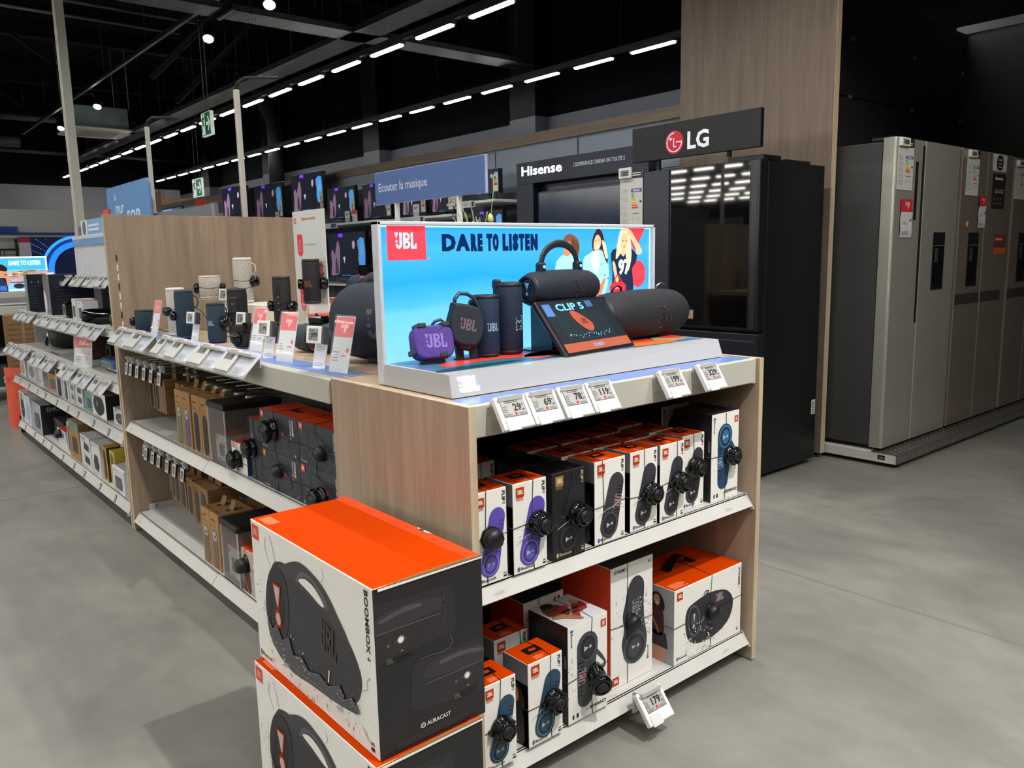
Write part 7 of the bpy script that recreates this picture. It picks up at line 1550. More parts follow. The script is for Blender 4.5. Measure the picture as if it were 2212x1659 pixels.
p.ring(0.66, 0.18, 0.30, 0.37, emi('#1f6fe8', 1.0), 2, 60, 300, 30); p.ring(0.66, 0.18, 0.37, 0.405, emi('#0c2f74', 0.8), 2, 60, 300, 30); p.ring(0.66, 0.18, 0.41, 0.445, emi('#2f86f2', 1.0), 2, 70, 240, 24)
for i in range(10):
    for k in range(10):
        a = math.radians(112+k*7); rr = 0.47+i*0.022; x, y = 0.66+rr*math.cos(a), 0.18+rr*math.sin(a)
        if 0.005 < x < 0.3 and 0.02 < y < 0.585: p.poly(ell(x, y, 0.0045, 0.0045, 5), emi('#6fa8f8', 0.9), 2)
p.rect(0.66, 0.0, 0.82, 0.30, emi('#04060e', 0.5), 3); p.rect(-0.012, 0.36, 0.12, 0.60, M('#b7b2bd', 0.4), 4); p.rect(-0.012, 0.54, 0.12, 0.60, M('#a03040', 0.4), 5); q.build('screen', r)
r = thing('wall_mount', 'black steel television wall bracket hung on the white display wall', 'bracket', (1.80, 11.93, 1.22))
for x in (-0.24, 0.05): q = MB(); q.box(x, x+0.025, -0.03, 0, -0.02, 0.42, BLACK); q.build('upright_arm', r)
q = MB()
for z in (0.10, 0.28): q.box(-0.30, 0.14, -0.012, 0, z, z+0.025, BLACK)
for x in (-0.12, -0.08): q.box(x, x+0.01, -0.012, 0, 0.10, 0.28, BLACK)
q.build('wall_plate', r)
q = MB(); q.tube([(0.10, -0.01, 0.1), (0.12, -0.02, -0.02), (0.15, -0.02, -0.08)], 0.004, BLACK, 5); q.build('cord', r)
# second lit display in the distance
r = thing('lightbox_display', 'distant glowing light box with a printed face above a white counter', 'display stand', (1.36, 9.5, 0.92), 0)
q = MB(); q.box(-0.45, 0.38, 0.0, 0.04, 0.14, 0.48, M('#d8eef4', 0.4, emit=0.8)); p = P(q, (-0.45, -0.001, 0.15), (1, 0, 0), (0, 0, 1), eps=0.0008)
p.rect(0.01, 0, 0.815, 0.315, emi('#6fb8e2', 0.75), 1); p.rect(0.01, 0.20, 0.815, 0.315, emi('#3d9fe0', 0.85), 2); p.text('DARE TO LISTEN', 0.49, 0.245, 0.042, emi('#bfe8f6', 1.0), w=0.28, bold=0.05, k=3)
for i in range(60): p.poly(smooth([(0.45+rnd.random()*0.36+dx, 0.06+rnd.random()*0.12+dy) for dx, dy in ((0, 0), (0.05, 0.004), (0.09, 0.012), (0.04, 0.016))], 2), emi(rnd.choice(('#5a4a52', '#8aa6b8', '#b84a4a', '#c9a84e', '#3b4a50', '#d8c8d0')), 0.6), 3)
p.poly(smooth([(0.35, 0.02), (0.46, 0.02), (0.475, 0.09), (0.49, 0.11), (0.475, 0.16), (0.45, 0.20), (0.40, 0.21), (0.36, 0.15)], 3), emi('#c08a68', 0.7), 5); p.poly(smooth([(0.34, 0.16), (0.40, 0.19), (0.462, 0.185), (0.47, 0.22), (0.42, 0.255), (0.35, 0.24)], 3), emi('#2a1c16', 0.5), 6); p.poly(ell(0.452, 0.15, 0.012, 0.005, 8), HAIR, 7)
for x in (0.56, 0.70): p.poly(ell(x, 0.035, 0.05, 0.025), emi('#1c2836', 0.5), 6)
q.build('backlit_print', r)
q = MB(); q.box(-0.45, 0.38, -0.35, 0.04, 0.08, 0.14, WHITE, 0.004); q.build('plinth_body', r)
r = thing('touch_tablet', 'small dark tablet leaning on the distant white plinth', 'tablet', (1.22, 9.24, 1.0605), math.radians(5)); q = MB(); q.T = Matrix.Rotation(math.radians(-25), 4, 'X'); q.box(-0.12, 0.12, 0, 0.012, 0, 0.145, BLACK, 0.003); q.build('case', r); q = MB(); q.T = Matrix.Rotation(math.radians(-25), 4, 'X'); p = P(q, (-0.11, -0.001, 0.01), (1, 0, 0), (0, 0, 1)); p.rect(0, 0, 0.22, 0.125, emi('#21304c', 0.5), 1); p.rect(0, 0, 0.22, 0.05, emi('#2f62b8', 0.7), 2); q.build('screen', r)
r = thing('display_gondola', 'distant white counter with dark shelves under the second light box', 'shelving unit', (1.36, 9.5, 0))
q = MB(); q.box(-0.5, 0.42, -0.40, 0.42, 0.84, 0.92, WHITE, 0.004); q.build('counter_top', r)
for x in (-0.5, 0.40): q = MB(); q.box(x, x+0.02, -0.38, 0.42, 0, 0.84, WHITE); q.build('side_panel', r)
for z in (0.12, 0.45): q = MB(); q.box(-0.48, 0.40, -0.38, 0.40, z, z+0.02, SHELFW); q.build('shelf', r)
q = MB(); q.box(-0.48, 0.40, 0.38, 0.40, 0.14, 0.84, M('#1b1c20', 0.5)); q.build('back_panel', r)
fb_ = carton('product_box', 'white carton with black oval print on the distant white counter', (1.57, 9.06, 0.66), 0, 0.20, 0.18, 0.26, WB, None, None, lambda p, w, h: p.poly(ell(0.5*w, 0.42*h, 0.3*w, 0.36*h), M('#3d4044', 0.5), 1), None, None, None, None, 'product cartons on the distant counter')
fb_.location = (1.57, 9.14, 0.4705)
for i, x in enumerate((0.98, 1.20)): carton('product_box', ('dark carton at the left under the distant white counter', 'dark carton at the right under the distant white counter')[i], (x, 9.16, 0.1405), 0, 0.19, 0.2, 0.22, M('#1c1e24', 0.45), None, None, fart('tall', '#3a3f48', acc='#d2502c'), None, None, None, None, 'product cartons on the distant counter')
# ------------------------------------------------------------------ television wall
TVX = 4.46
def tv(label, Y0, Y1, z0, z1, dim=1.0, X=TVX, price=None, energy=True, drop=0.058):
    """screen facing the aisle: Y0 is its far edge, Y1 its near edge"""
    r = thing('television', label, 'television', (X, (Y0+Y1)/2, z0), LEFT, 'televisions on the television wall')
    w, h = abs(Y0-Y1), z1-z0
    q = MB(); q.box(-w/2, w/2, 0, 0.045, 0, h, M('#0b0c10', 0.3), 0.003); q.build('case', r)
    q = MB(); q.box(-w*0.06, w*0.06, 0.02, 0.05, -drop+0.008, 0.02, BLACK); q.box(-w*0.18, w*0.18, -0.02, 0.16, -drop, -drop+0.01, BLACK); q.build('stand', r)
    q = MB(); p = P(q, (-w/2, -0.001, 0), (1, 0, 0), (0, 0, 1), eps=0.0008)
    D_ = lambda c, s: emi(c, s*dim*0.8)
    p.rect(0.012, 0.014, w-0.012, h-0.012, D_('#0a1022', 0.7), 1)
    p.rect(0.30*w, 0.90*h, 0.42*w, 0.975*h, D_('#7a2cf0', 1.1), 3)
    p.poly(smooth([(0.06*w, 0.05*h), (0.09*w, 0.3*h), (0.08*w, 0.55*h), (0.14*w, 0.62*h), (0.18*w, 0.50*h), (0.24*w, 0.75*h), (0.29*w, 0.82*h), (0.33*w, 0.6*h), (0.31*w, 0.3*h), (0.28*w, 0.08*h), (0.16*w, 0.04*h)], 2), D_('#7d6078', 0.7), 2)
    p.poly(smooth([(0.18*w, 0.1*h), (0.21*w, 0.45*h), (0.25*w, 0.35*h), (0.27*w, 0.1*h)], 2), D_('#3a2a44', 0.7), 3)
    p.poly(smooth([(0.50*w, 0.05*h), (0.56*w, 0.45*h), (0.64*w, 0.62*h), (0.68*w, 0.80*h), (0.74*w, 0.78*h), (0.78*w, 0.5*h), (0.82*w, 0.3*h), (0.84*w, 0.05*h)], 2), D_('#0c0e18', 0.5), 3)
    p.poly(smooth([(0.665*w, 0.66*h), (0.67*w, 0.78*h), (0.72*w, 0.80*h), (0.735*w, 0.70*h), (0.70*w, 0.62*h)], 2), D_('#b08a9c', 0.75), 4)
    p.poly(smooth([(0.80*w, 0.24*h), (0.82*w, 0.55*h), (0.80*w, 0.80*h), (0.97*w, 0.84*h), (0.975*w, 0.25*h), (0.9*w, 0.20*h)], 2), D_('#3f86c8', 0.85), 2); p.poly(smooth([(0.85*w, 0.5*h), (0.90*w, 0.75*h), (0.95*w, 0.70*h), (0.93*w, 0.45*h)], 2), D_('#5f8fb8', 0.8), 3)
    p.poly([(0.40*w, 0.44*h), (0.47*w, 0.46*h), (0.46*w, 0.40*h), (0.44*w, 0.30*h), (0.42*w, 0.39*h)], D_('#a9b4d0', 0.8), 3)
    p.lines(0.36*w, 0.03*h, 0.62*w, 0.055*h, 1, D_('#2f6fb8', 0.8), 0.8, 4, 0.2)
    q.build('screen', r)
    if energy:
        q = MB(); q.box(w/2-0.075, w/2-0.005, -0.006, -0.003, 0.02, 0.21 if h > 0.3 else 0.16, M('#d9d9d0', 0.45)); p = P(q, (w/2-0.075, -0.006, 0.02), (1, 0, 0), (0, 0, 1)); p.rect(0.015, 0.10, 0.045, 0.125, M('#3f8f4c', 0.5), 1); p.rect(0.015, 0.075, 0.052, 0.095, M('#d8b83a', 0.5), 1); p.rect(0.015, 0.05, 0.06, 0.07, M('#c8432f', 0.5), 1); q.build('energy_label', r)
    return r
tv('television at the left end behind the near white mast, bright pink screen', 11.72, 10.86, 1.90, 2.338, 1.6, TVX, None, True, 0.120)
tv('dim television right of the near white mast', 10.58, 9.73, 1.84, 2.285, 0.5)
tv('largest bright television on the upper shelf of the television wall', 9.45, 8.63, 1.88, 2.32, 1.0, TVX, None, True, 0.182)
tv('television right of the white notice board top', 8.53, 7.91, 1.755, 2.10, 0.75)
tv('dark reddish television partly behind the blue rectangular sign', 7.75, 7.18, 1.72, 2.085, 0.4, TVX, None, True, 0.025)
tv('television under the blue sign between its two poles', 6.98, 6.55, 1.72, 2.02, 0.9, TVX, None, True, 0.034)
tv('television under the right end of the blue sign', 6.46, 6.10, 1.72, 2.02, 0.7, TVX, None, True, 0.034)
tv('small television right of the blue sign with an energy label', 5.76, 5.44, 1.835, 2.045, 1.0)
tv('small television just above the top edge of the light box', 5.84, 5.40, 1.42, 1.70, 0.8, TVX, None, False)
tv('lower television seen between the notice board and the light box', 8.48, 7.64, 1.11, 1.60, 0.7, TVX-0.05, None, False)
tv('lower television mostly hidden behind the white notice board', 9.60, 8.85, 1.14, 1.60, 1.0, TVX-0.05, None, False, 0.095)
PRC = M('#c8cacc', 0.45, var=0.02)
def tvshelf(label, Y0, Y1, z, X0=4.30):
    r = thing('television_shelf', label, 'shelf', (X0, (Y0+Y1)/2, z), LEFT, 'white shelves of the television wall')
    w = abs(Y0-Y1); q = MB(); q.box(-w/2, w/2, 0, 4.70-X0, -0.022, 0, WHITE, 0.002); q.build('board', r)
    q = MB(); p = P(q, (-w/2, -0.003, -0.045), (1, 0, 0), (0, 0, 1)); q.box(-w/2+0.2*w, -w/2+0.62*w, -0.012, -0.001, -0.052, 0.004, PRC); p = P(q, (-w/2+0.2*w, -0.012, -0.052), (1, 0, 0), (0, 0, 1)); p.rect(0.01, 0.01, 0.05, 0.046, M('#4c5058', 0.5), 1); p.rect(0.36*w, 0.008, 0.41*w, 0.048, M('#2b3a58', 0.5), 1); p.lines(0.08, 0.018, 0.34*w, 0.044, 2, GREY, 0.4, 1); q.build('price_rail', r)
tvshelf('white television shelf left of the light box below the largest screens', 11.8, 9.5, 1.78)
tvshelf('white television shelf between the notice board and the light box', 9.44, 7.15, 1.695)
tvshelf('white television shelf under the blue rectangular sign', 7.02, 5.92, 1.685)
tvshelf('white television shelf right of the blue sign', 5.99, 5.31, 1.775)
tvshelf('white lower television shelf behind the light box', 9.70, 7.50, 1.045, 4.22)
tvshelf('white lower television shelf hidden behind the light box frame', 6.2, 5.30, 1.355)
def size_card(label, Y, z, txt, red=False, X=4.33):
    q = MB(); q.box(-0.05, 0.05, 0, 0.004, 0, 0.115, M('#d6d8da', 0.45)); p = P(q, (-0.05, 0, 0), (1, 0, 0), (0, 0, 1))
    if red: p.rect(0, 0.075, 0.1, 0.115, M('#d23a32', 0.45), 1); p.lines(0.02, 0.02, 0.08, 0.06, 2, GREY, 0.4, 1)
    else: p.text(txt, 0.05, 0.065, 0.028, INK, align='C', bold=0.03, k=1); p.rect(0, 0, 0.1, 0.042, M('#a4a8ac', 0.45), 1); p.text('LED', 0.05, 0.012, 0.018, PAPER, align='C', bold=0.02, k=2)
    tag(q.build('size_card', None, (X, Y, z), LEFT), label, 'size card', 'screen size cards')
size_card('screen size card beside the dim television', 9.62, 1.785, '65"'); size_card('screen size card right of the largest television', 8.62, 1.70, '55"'); size_card('screen size card reading 50 below the blue sign corner', 7.86, 1.70, '50"')
size_card('red promotion card next to the size card below the blue sign corner', 7.70, 1.70, '', True); size_card('screen size card reading 43 under the blue sign', 6.53, 1.69, '43"'); size_card('screen size card on the shelf right of the blue sign', 5.92, 1.78, '28"')
q = MB(); q.box(4.42, 4.45, 12.36, 12.72, 1.86, 2.24, M('#dc4630', 0.45)); p = P(q, (4.42, 12.72, 1.86), (0, -1, 0), (0, 0, 1)); p.strip([(0.05, 0.2), (0.14, 0.2), (0.14, 0.28), (0.05, 0.28), (0.05, 0.2)], 0.012, PAPER, 1); p.lines(0.03, 0.02, 0.33, 0.07, 1, PAPER, 0.6, 1); q.box(4.42, 4.45, 12.5, 12.56, 0, 1.86, GREY); tag(q.build('flag_sign'), 'bright red flag sign beyond the far televisions', 'sign')
r = thing('television', 'small bright television beside the far oak corner', 'television', (4.5, 14.1, 1.72), LEFT, 'televisions on the television wall'); q = MB(); q.box(-0.5, 0.5, 0, 0.04, 0, 0.5, BLACK); q.build('case', r); q = MB(); p = P(q, (-0.48, -0.001, 0.02), (1, 0, 0), (0, 0, 1), eps=0.0008); p.rect(0, 0, 0.96, 0.46, emi('#6f8cb0', 0.6), 1); p.rect(0.5, 0, 0.96, 0.46, emi('#3c5a86', 0.5), 2); q.build('screen', r); q = MB(); q.box(-0.1, 0.1, 0.04, 0.24, 0.1, 0.3, BLACK); q.build('wall_arm', r)
# brand portal with large screen
NVP = M('#0f1a2e', 0.35, var=0.03)
r = thing('cinema_portal', 'dark navy portal with a white lit name and a large dark television', 'display stand', (4.10, 4.19, 0), LEFT)
HX = 4.10; w_ = 1.36   # local x from -0.68 to 0.68
q = MB(); q.box(-0.60, 0.705, 0, 0.10, 1.835, 1.995, NVP, 0.002); q.build('header', r)
q = MB(); q.box(-0.60, -0.41, 0, 0.10, 0.0, 1.835, NVP); q.build('side_pillar', r); q = MB(); q.box(0.625, 0.705, 0, 0.10, 0.0, 1.835, NVP); q.build('side_pillar', r)
q = MB(); q.box(-0.41, 0.625, 0.085, 0.10, 0.05, 1.835, M('#131c2d', 0.4)); q.build('back_board', r)
q = MB(); p = P(q, (-0.60, -0.001, 1.835), (1, 0, 0), (0, 0, 1), eps=0.001); p.text('Hisense', 0.065, 0.062, 0.066, M('#f4f8ff', 0.4, emit=1.3), w=0.44, bold=0.02, k=2); q.build('lit_lettering', r)
q = MB(); p = P(q, (-0.60, -0.001, 1.835), (1, 0, 0), (0, 0, 1), eps=0.001); p.text("L'EXPERIENCE CINEMA EN TOUTE S", 0.625, 0.080, 0.026, M('#c9d2e0', 0.5), w=0.48, bold=0.015, k=2); q.build('slogan_lettering', r)
q = MB(); q.box(-0.30, 0.62, 0.05, 0.07, 1.775, 1.80, M('#566074', 0.4)); q.build('sound_bar', r)
r = thing('television', 'large switched-off television framed by the navy portal', 'television', (4.13, 4.13, 0.95), LEFT)
q = MB(); q.box(-0.465, 0.56, 0, 0.045, 0, 0.82, M('#0c1320', 0.25)); q.build('case', r)
q = MB(); p = P(q, (-0.45, -0.001, 0.012), (1, 0, 0), (0, 0, 1)); p.rect(0, 0, 1.00, 0.795, M('#1c2942', 0.12, var=0.04), 1); q.build('screen', r)
q = MB(); q.box(-0.2, 0.3, -0.06, 0.05, -0.95, -0.55, BLACK); q.box(-0.02, 0.12, 0.008, 0.044, -0.56, 0.02, BLACK); q.build('stand', r)
# black double fridge with its brand board
FB = M('#101216', 0.28, var=0.02, coat=0.2); FG_ = M('#3a3b46', 0.38, 0.25, var=0.02)
r = thing('black_fridge', 'tall black double door fridge with a dark mirror glass door', 'fridge', (3.88, 2.955, 0), LEFT)
q = MB(); q.box(-0.50, 0.435, 0.075, 0.66, 0.03, 1.785, M('#0d0f13', 0.4, var=0.03), 0.004); q.box(0.20, 0.432, 0.03, 0.20, 1.785, 1.815, BLACK, 0.004); q.box(-0.45, 0.432, 0.25, 0.5, 1.785, 1.80, BLACK)
p = P(q, (0.4355, 0.075, 0.03), (0, 1, 0), (0, 0, 1)); p.rect(0.53, 0.28, 0.575, 0.37, M('#c9cac8', 0.5), 1); p.lines(0.54, 0.29, 0.565, 0.36, 5, M('#55565a', 0.5), 0.5, 2, 0.2); p.rect(0.40, 0.08, 0.50, 0.16, BLACK, 1)
q.build('body', r)
q = MB(); q.box(-0.515, -0.185, 0, 0.07, 0.06, 1.79, FG_, 0.004); q.build('freezer_door', r)
q = MB(); q.box(-0.18, 0.435, 0, 0.07, 0.86, 1.79, M('#15171b', 0.3), 0.004); dr = q.build('upper_door', r)
q = MB(); p = P(q, (-0.18, -0.0008, 0.86), (1, 0, 0), (0, 0, 1)); p.rect(0.012, 0.02, 0.55, 0.925, M('#050608', 0.03, var=0.01, spec=0.8), 1); p.rect(0.565, 0.01, 0.595, 0.925, M('#24272c', 0.3), 1); p.rect(0.02, 0.05, 0.19, 0.115, M('#101216', 0.4), 2); p.rect(0.12, 0.055, 0.185, 0.105, M('#b08f7c', 0.5), 3); p.text('facile', 0.035, 0.085, 0.016, PAPER, bold=0.03, k=3); p.lines(0.035, 0.062, 0.11, 0.078, 1, LGREY, 0.5, 3); q.build('mirror_glass', dr)
q = MB(); q.box(-0.18, 0.435, 0, 0.07, 0.06, 0.845, M('#23262d', 0.35, 0.2), 0.004); q.box(-0.17, 0.42, -0.001, 0.0, 0.80, 0.806, M('#6a6e76', 0.3, 0.6)); q.build('lower_door', r)
def energy_sheet(label, loc, rz, w=0.19, h=0.40, head=True):
    r = thing('energy_sheet', label, 'product sheet', loc, rz, 'energy label sheets on the fridges')
    SH_ = M('#c9cac4', 0.45, var=0.01); q = MB(); q.box(-w/2, w/2, -0.002, 0, 0, h, SH_); p = P(q, (-w/2, -0.002, 0), (1, 0, 0), (0, 0, 1), eps=0.0003)
    p.rect(0.5*w, 0.82*h, w, h, M('#26272c', 0.45), 1); p.lines(0.56*w, 0.86*h, 0.95*w, 0.93*h, 2, PAPER, 0.4, 2, 0.2)
    for k in range(5): p.lines(0.05*w, (0.10+k*0.12)*h, 0.42*w, (0.19+k*0.12)*h, 5, M('#8d9096', 0.5), 0.3, 1, 0.4)
    p.rect(0.50*w, 0.60*h, 0.96*w, 0.66*h, M('#34509c', 0.45), 1); p.text('ENERGY', 0.58*w, 0.612*h, 0.035*h, PAPER, w=0.32*w, bold=0.02, k=2)
    for k, c_ in enumerate(('#2f8a44', '#63a83c', '#b5c83a', '#e8d23a', '#e8a834', '#de6a2e', '#cc3a30')): p.rect(0.52*w, (0.555-k*0.035)*h, (0.60+k*0.035)*w, (0.580-k*0.035)*h, M(c_, 0.45), 1)
    p.poly([(0.86*w, 0.45*h), (0.90*w, 0.47*h), (0.95*w, 0.47*h), (0.95*w, 0.43*h), (0.90*w, 0.43*h)], INK, 1); p.lines(0.56*w, 0.26*h, 0.9*w, 0.29*h, 1, M('#5a5c62', 0.5), 0.5, 1)
    for a in (0.6, 0.8): p.ring(a*w, 0.18*h, 0.03*w, 0.045*w, GREY, 1, n=8)
    q.build('printed_sheet', r)
    q = MB(); q.box(-0.48*w, 0.06*w, -0.02, -0.002, 0.83*h, 0.99*h, M('#dcdcda', 0.4), 0.002); p = P(q, (-0.48*w, -0.0202, 0.83*h), (1, 0, 0), (0, 0, 1), eps=0.0003); p.rect(0.09*w, 0.03*h, 0.46*w, 0.125*h, M('#77787a', 0.4), 1); p.lines(0.2*w, 0.045*h, 0.42*w, 0.11*h, 2, INK, 0.5, 2, 0.1); q.build('electronic_label', r)
    return r
energy_sheet('white energy sheet on the grey door of the black fridge under the brand board', (3.876, 3.432, 1.445), LEFT, 0.185, 0.385)
r = thing('brand_board', 'black brand board with a red round face emblem above the black fridge', 'sign', (3.872, 2.955, 1.791), LEFT)
q = MB(); q.box(-0.468, 0.432, 0, 0.03, 0.060, 0.262, M('#0b0e14', 0.45, var=0.02), 0.002); p = P(q, (-0.468, 0, 0.060), (1, 0, 0), (0, 0, 1), eps=0.0006)
LR, LWH = M('#c8203c', 0.45), M('#dfe2ea', 0.4, emit=0.15)
c0 = (0.325, 0.088); p.poly(ell(*c0, 0.066, 0.066, 40), LR, 1); p.ring(*c0, 0.050, 0.056, LWH, 2, 90, 360, 40); p.rect(c0[0]+0.012, c0[1]-0.003, c0[0]+0.056, c0[1]+0.003, LWH, 3); p.rect(c0[0]-0.006, c0[1]-0.028, c0[0]+0.000, c0[1]+0.024, LWH, 3); p.rect(c0[0]-0.006, c0[1]-0.028, c0[0]+0.016, c0[1]-0.022, LWH, 3); p.poly(ell(c0[0]-0.026, c0[1]+0.020, 0.008, 0.008, 14), LWH, 3)
p.text('LG', 0.420, 0.042, 0.092, LWH, w=0.150, bold=0.03, k=2); q.build('printed_panel', r)
q = MB(); q.box(-0.3, -0.28, 0.03, 0.05, 0.0, 0.22, DARK); q.build('bracket', r); q = MB(); q.box(0.2, 0.22, 0.03, 0.05, 0.03, 0.22, DARK); q.build('bracket', r)
# ------------------------------------------------------------------ row of steel fridges on a tread plate platform
def steel(name, h, h2, rough, sc):
    m = bpy.data.materials.new(name); m.use_nodes = True; nt = m.node_tree; N = nt.nodes; L = nt.links; b = N['Principled BSDF']
    tc = N.new('ShaderNodeTexCoord'); mp = N.new('ShaderNodeMapping'); mp.inputs['Scale'].default_value = sc; nz = N.new('ShaderNodeTexNoise'); nz.inputs['Scale'].default_value = 30; nz.inputs['Detail'].default_value = 3
    L.new(tc.outputs['Object'], mp.inputs[0]); L.new(mp.outputs[0], nz.inputs['Vector']); cr = N.new('ShaderNodeValToRGB'); cr.color_ramp.elements[0].color = lin(h); cr.color_ramp.elements[1].color = lin(h2); L.new(nz.outputs['Fac'], cr.inputs['Fac']); L.new(cr.outputs['Color'], b.inputs['Base Color'])
    b.inputs['Metallic'].default_value = 0.55; b.inputs['Roughness'].default_value = rough; return m
ST1 = steel('brushed_steel', '#b2b1a8', '#bcbbb2', 0.33, (1, 1, 0.03)); ST2 = steel('brushed_dark_steel', '#90857a', '#9b8f84', 0.33, (1, 1, 0.03)); STS = M('#4b4c4d', 0.42, 0.35, var=0.02)
PLZ = 0.085
r = thing('platform', 'low white platform with aluminium tread plate edge under the fridges', 'platform', (0, 0, 0))
q = MB(); q.box(4.725, 7.84, 2.10, 3.07, 0.025, PLZ, M('#c9c8c2', 0.5), 0.003); p = P(q, (4.725, 2.40, 0.025), (0, -1, 0), (0, 0, 1)); p.rect(0.19, 0.018, 0.235, 0.046, BLACK, 1); p.rect(0.2, 0.026, 0.225, 0.034, GREY, 2); q.build('base', r)
TP = M('#8d8c86', 0.32, 0.8, var=0.05)
q = MB(); q.box(4.722, 7.84, 2.094, 2.25, PLZ, PLZ+0.003, TP); q.box(4.722, 7.84, 2.092, 2.0955, 0.028, PLZ+0.003, TP)
TPB = M('#c3c1ba', 0.25, 0.85)
for i in range(48):
    for j in range(3):
        x = 4.75+i*0.064+(0.032 if j % 2 else 0); y = 2.115+j*0.045
        q.add([(x-0.020, y-0.006, PLZ+0.003), (x, y-0.012, PLZ+0.003), (x+0.020, y+0.006, PLZ+0.003), (x, y+0.012, PLZ+0.003), (x, y, PLZ+0.007)], [(0, 1, 4), (1, 2, 4), (2, 3, 4), (3, 0, 4)], TPB)
    x = 4.75+i*0.064; q.add([(x-0.020, 2.092, 0.050), (x, 2.092, 0.040), (x+0.020, 2.092, 0.062), (x, 2.092, 0.072), (x, 2.088, 0.056)], [(0, 1, 4), (1, 2, 4), (2, 3, 4), (3, 0, 4)], TPB)
q.build('tread_plate', r)
for x in (4.80, 5.8, 6.8, 7.7): q = MB(); q.lathe([(0.025, 0), (0.022, 0.008), (0.008, 0.010), (0.008, 0.03)], BLACK, (x, 2.14, 0), n=10); q.build('foot', r)
def fridge(label, x0, x1, xs, st, dispenser, handle, hz=1.93, bar=False):
    w = x1-x0; r = thing('steel_fridge', label, 'fridge', (x0, 2.20, PLZ+0.0005), 0, 'steel double door fridges'); H_ = hz-PLZ
    q = MB(); q.box(0.005, w-0.005, 0.085, 0.75, 0.03, H_-0.02, STS, 0.004)
    q.box(0.02, 0.10, 0.02, 0.16, H_-0.012, H_+0.008, DARK, 0.003)
    for x in (0.08, w-0.08): q.box(x-0.03, x+0.03, 0.10, 0.7, 0, 0.03, BLACK)
    q.build('body', r)
    for a, b in ((0.0, xs-0.002), (xs+0.002, w)):
        q = MB(); pts = [(a+0.006, 0.0), (b-0.012, 0.0), (b-0.003, 0.004), (b, 0.016), (b, 0.078), (a, 0.078), (a, 0.016), (a+0.002, 0.004)]
        q.prism(pts, (0, 0, 0.02), (1, 0, 0), (0, 1, 0), (0, 0, H_-0.02), st); d_ = q.build('door', r)
        if handle and a == 0.0: q = MB(); p = P(q, (0, -0.0006, 0), (1, 0, 0), (0, 0, 1)); p.rect(b-0.035, 0.76, b-0.004, H_-0.03, M('#24262a', 0.3), 1); p.rect(b-0.12, 1.38, b-0.085, 1.72, M('#1c1e22', 0.3), 1); q.build('recessed_grip', d_)
        if dispenser and (a > 0) == (dispenser > 0):
            c_ = (a+b)/2+(0.0 if dispenser > 0 else 0.04); q = MB(); q.box(c_-0.085, c_+0.085, -0.004, 0.002, 0.95, 1.31, M('#191b1f', 0.25), 0.003); p = P(q, (c_-0.085, -0.0045, 0.95), (1, 0, 0), (0, 0, 1)); p.rect(0.015, 0.02, 0.155, 0.27, M('#0c0d10', 0.2), 1); p.rect(0.01, 0.275, 0.16, 0.278, GREY, 1)
            q.box(c_-0.06, c_-0.025, -0.012, -0.004, 1.12, 1.21, M('#3a3c40', 0.3), 0.003); q.build('water_dispenser', d_)
        if bar: q = MB(); p = P(q, (0, -0.0006, 0), (1, 0, 0), (0, 0, 1)); p.rect(a+0.01, 0.835, b-0.02 if a == 0 else b-0.10, 0.905, M('#3c3632', 0.35), 1); q.build('grip_channel', d_)
    return r
fridge('silver double door fridge with narrow black water dispenser, left on the platform', 4.745, 5.635, 0.375, ST1, 1, True)
fridge('warm grey double door fridge with wide dispenser, middle of the platform', 5.668, 6.560, 0.425, ST2, -1, False, 1.93, True)
fridge('warm grey double door fridge cut by the right edge of the picture', 6.590, 7.480, 0.42, ST2, -1, False, 1.925, True)
energy_sheet('white energy sheet on the silver fridge', (4.857, 2.1985, 1.635), 0, 0.20, 0.295)
energy_sheet('white energy sheet on the middle warm grey fridge', (5.835, 2.1985, 1.635), 0, 0.20, 0.290)
energy_sheet('white energy sheet on the fridge at the right edge', (6.695, 2.1985, 1.635), 0, 0.20, 0.275)
def paper(label, x, z, w, h):
    q = MB(); n = 6; f_ = lambda v: -0.003-0.006*math.sin(v/h*PI*2.2)**2
    q.loft([[(-w/2, f_(h*k/n), h*k/n), (w/2, f_(h*k/n), h*k/n)] for k in range(n+1)], M('#cfcfd2', 0.5), closed=False, cap=False)
    q.m[-2:] = [q.mi(CREDM)]*2
    p = P(q, (-w/2, -0.0095, 0), (1, 0, 0), (0, 0, 1)); p.text('JOURS', 0.28*w, 0.84*h, 0.13*w, M('#efd6d8', 0.4), w=0.4*w, bold=0.03, k=1); p.text("0'", 0.5*w, 0.74*h, 0.13*w, M('#efd6d8', 0.4), bold=0.03, k=1); p.lines(0.12*w, 0.08*h, 0.8*w, 0.18*h, 3, GREY, 0.3, 1); p.lines(0.15*w, 0.36*h, 0.6*w, 0.44*h, 2, GREY, 0.3, 1); p.poly(ell(0.82*w, 0.46*h, 0.07*w, 0.03*h, 10), CREDM, 1)
    tag(q.build('promotion_paper', None, (x, 2.1985, z)), label, 'promotion paper', 'red topped papers stuck on the fridges')
paper('red topped promotion paper stuck on the silver fridge', 4.895, 1.363, 0.150, 0.220); paper('red topped promotion paper stuck on the middle fridge', 6.020, 1.427, 0.120, 0.212)
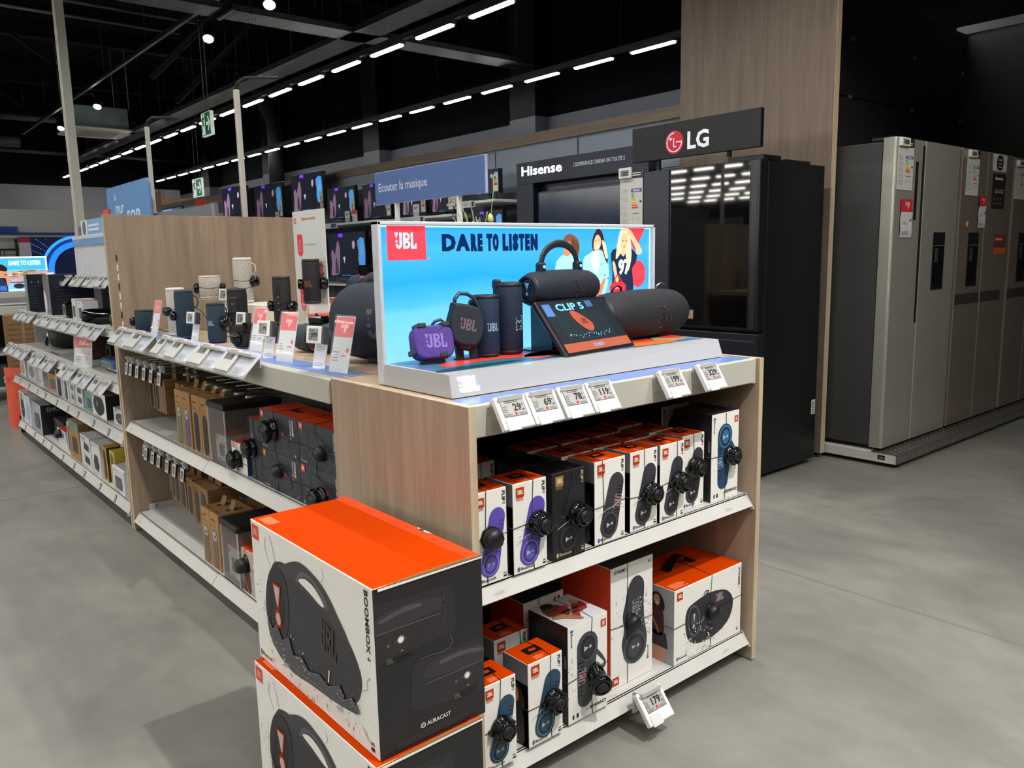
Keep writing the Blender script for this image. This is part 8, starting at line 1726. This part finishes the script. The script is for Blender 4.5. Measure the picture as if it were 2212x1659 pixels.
r = thing('sticker_poster', 'white square poster with black rounded badge on the middle fridge', 'poster', (6.290, 2.1985, 1.811), 0); q = MB(); q.box(-0.125, 0.125, -0.0015, 0, 0, 0.115, M('#cfcec8', 0.45)); p = P(q, (0, -0.0015, 0.0575), (1, 0, 0), (0, 0, 1)); p.poly(rrect(0.115, 0.10, 0.040, 5), M('#1d1d1f', 0.45), 1); p.text('lounge', 0, 0.015, 0.018, PAPER, w=0.07, align='C', k=2); p.text('cuisine', 0, -0.010, 0.014, PAPER, w=0.06, align='C', k=2); p.text('maison', 0, -0.032, 0.014, PAPER, w=0.06, align='C', k=2); q.build('printed_sheet', r)
r = thing('sticker_poster', 'dark information sticker below the square poster on the middle fridge', 'poster', (6.300, 2.1985, 1.560), 0); q = MB(); q.box(-0.115, 0.115, -0.0012, 0, 0, 0.235, M('#2b2624', 0.4)); p = P(q, (-0.115, -0.0012, 0), (1, 0, 0), (0, 0, 1)); p.text('Domestic', 0.04, 0.195, 0.018, PAPER, w=0.14, bold=0.03, k=1); p.rect(0.035, 0.125, 0.2, 0.128, LGREY, 1); p.rect(0.035, 0.105, 0.2, 0.118, M('#8a8078', 0.5), 1)
for x in (0.04, 0.10, 0.155): p.ring(x, 0.065, 0.006, 0.008, LGREY, 1, n=8); p.lines(x-0.01, 0.03, x+0.02, 0.04, 2, LGREY, 0.4, 1)
q.build('printed_sheet', r)
r = thing('sticker_poster', 'red and orange sticker low on the middle fridge', 'poster', (6.390, 2.1985, 1.245), 0); q = MB(); q.box(-0.11, 0.11, -0.0012, 0, 0, 0.135, M('#5a4238', 0.4)); p = P(q, (-0.11, -0.0012, 0), (1, 0, 0), (0, 0, 1)); p.rect(0.01, 0.09, 0.155, 0.125, M('#b83a32', 0.45), 1); p.lines(0.02, 0.1, 0.15, 0.112, 1, M('#e2b8b0', 0.5), 0.7, 2); p.rect(0, 0, 0.22, 0.045, M('#c4622e', 0.45), 1); q.build('printed_sheet', r)
r = thing('sticker_badge', 'small round orange badge above the dispenser of the middle fridge', 'badge', (5.800, 2.1985, 1.445), 0); q = MB(); q.lathe([(0.022, 0), (0.022, -0.003), (0.001, -0.004)], M('#d8964a', 0.4), (0, 0, 0), 'Y', 16); q.build('disc', r)
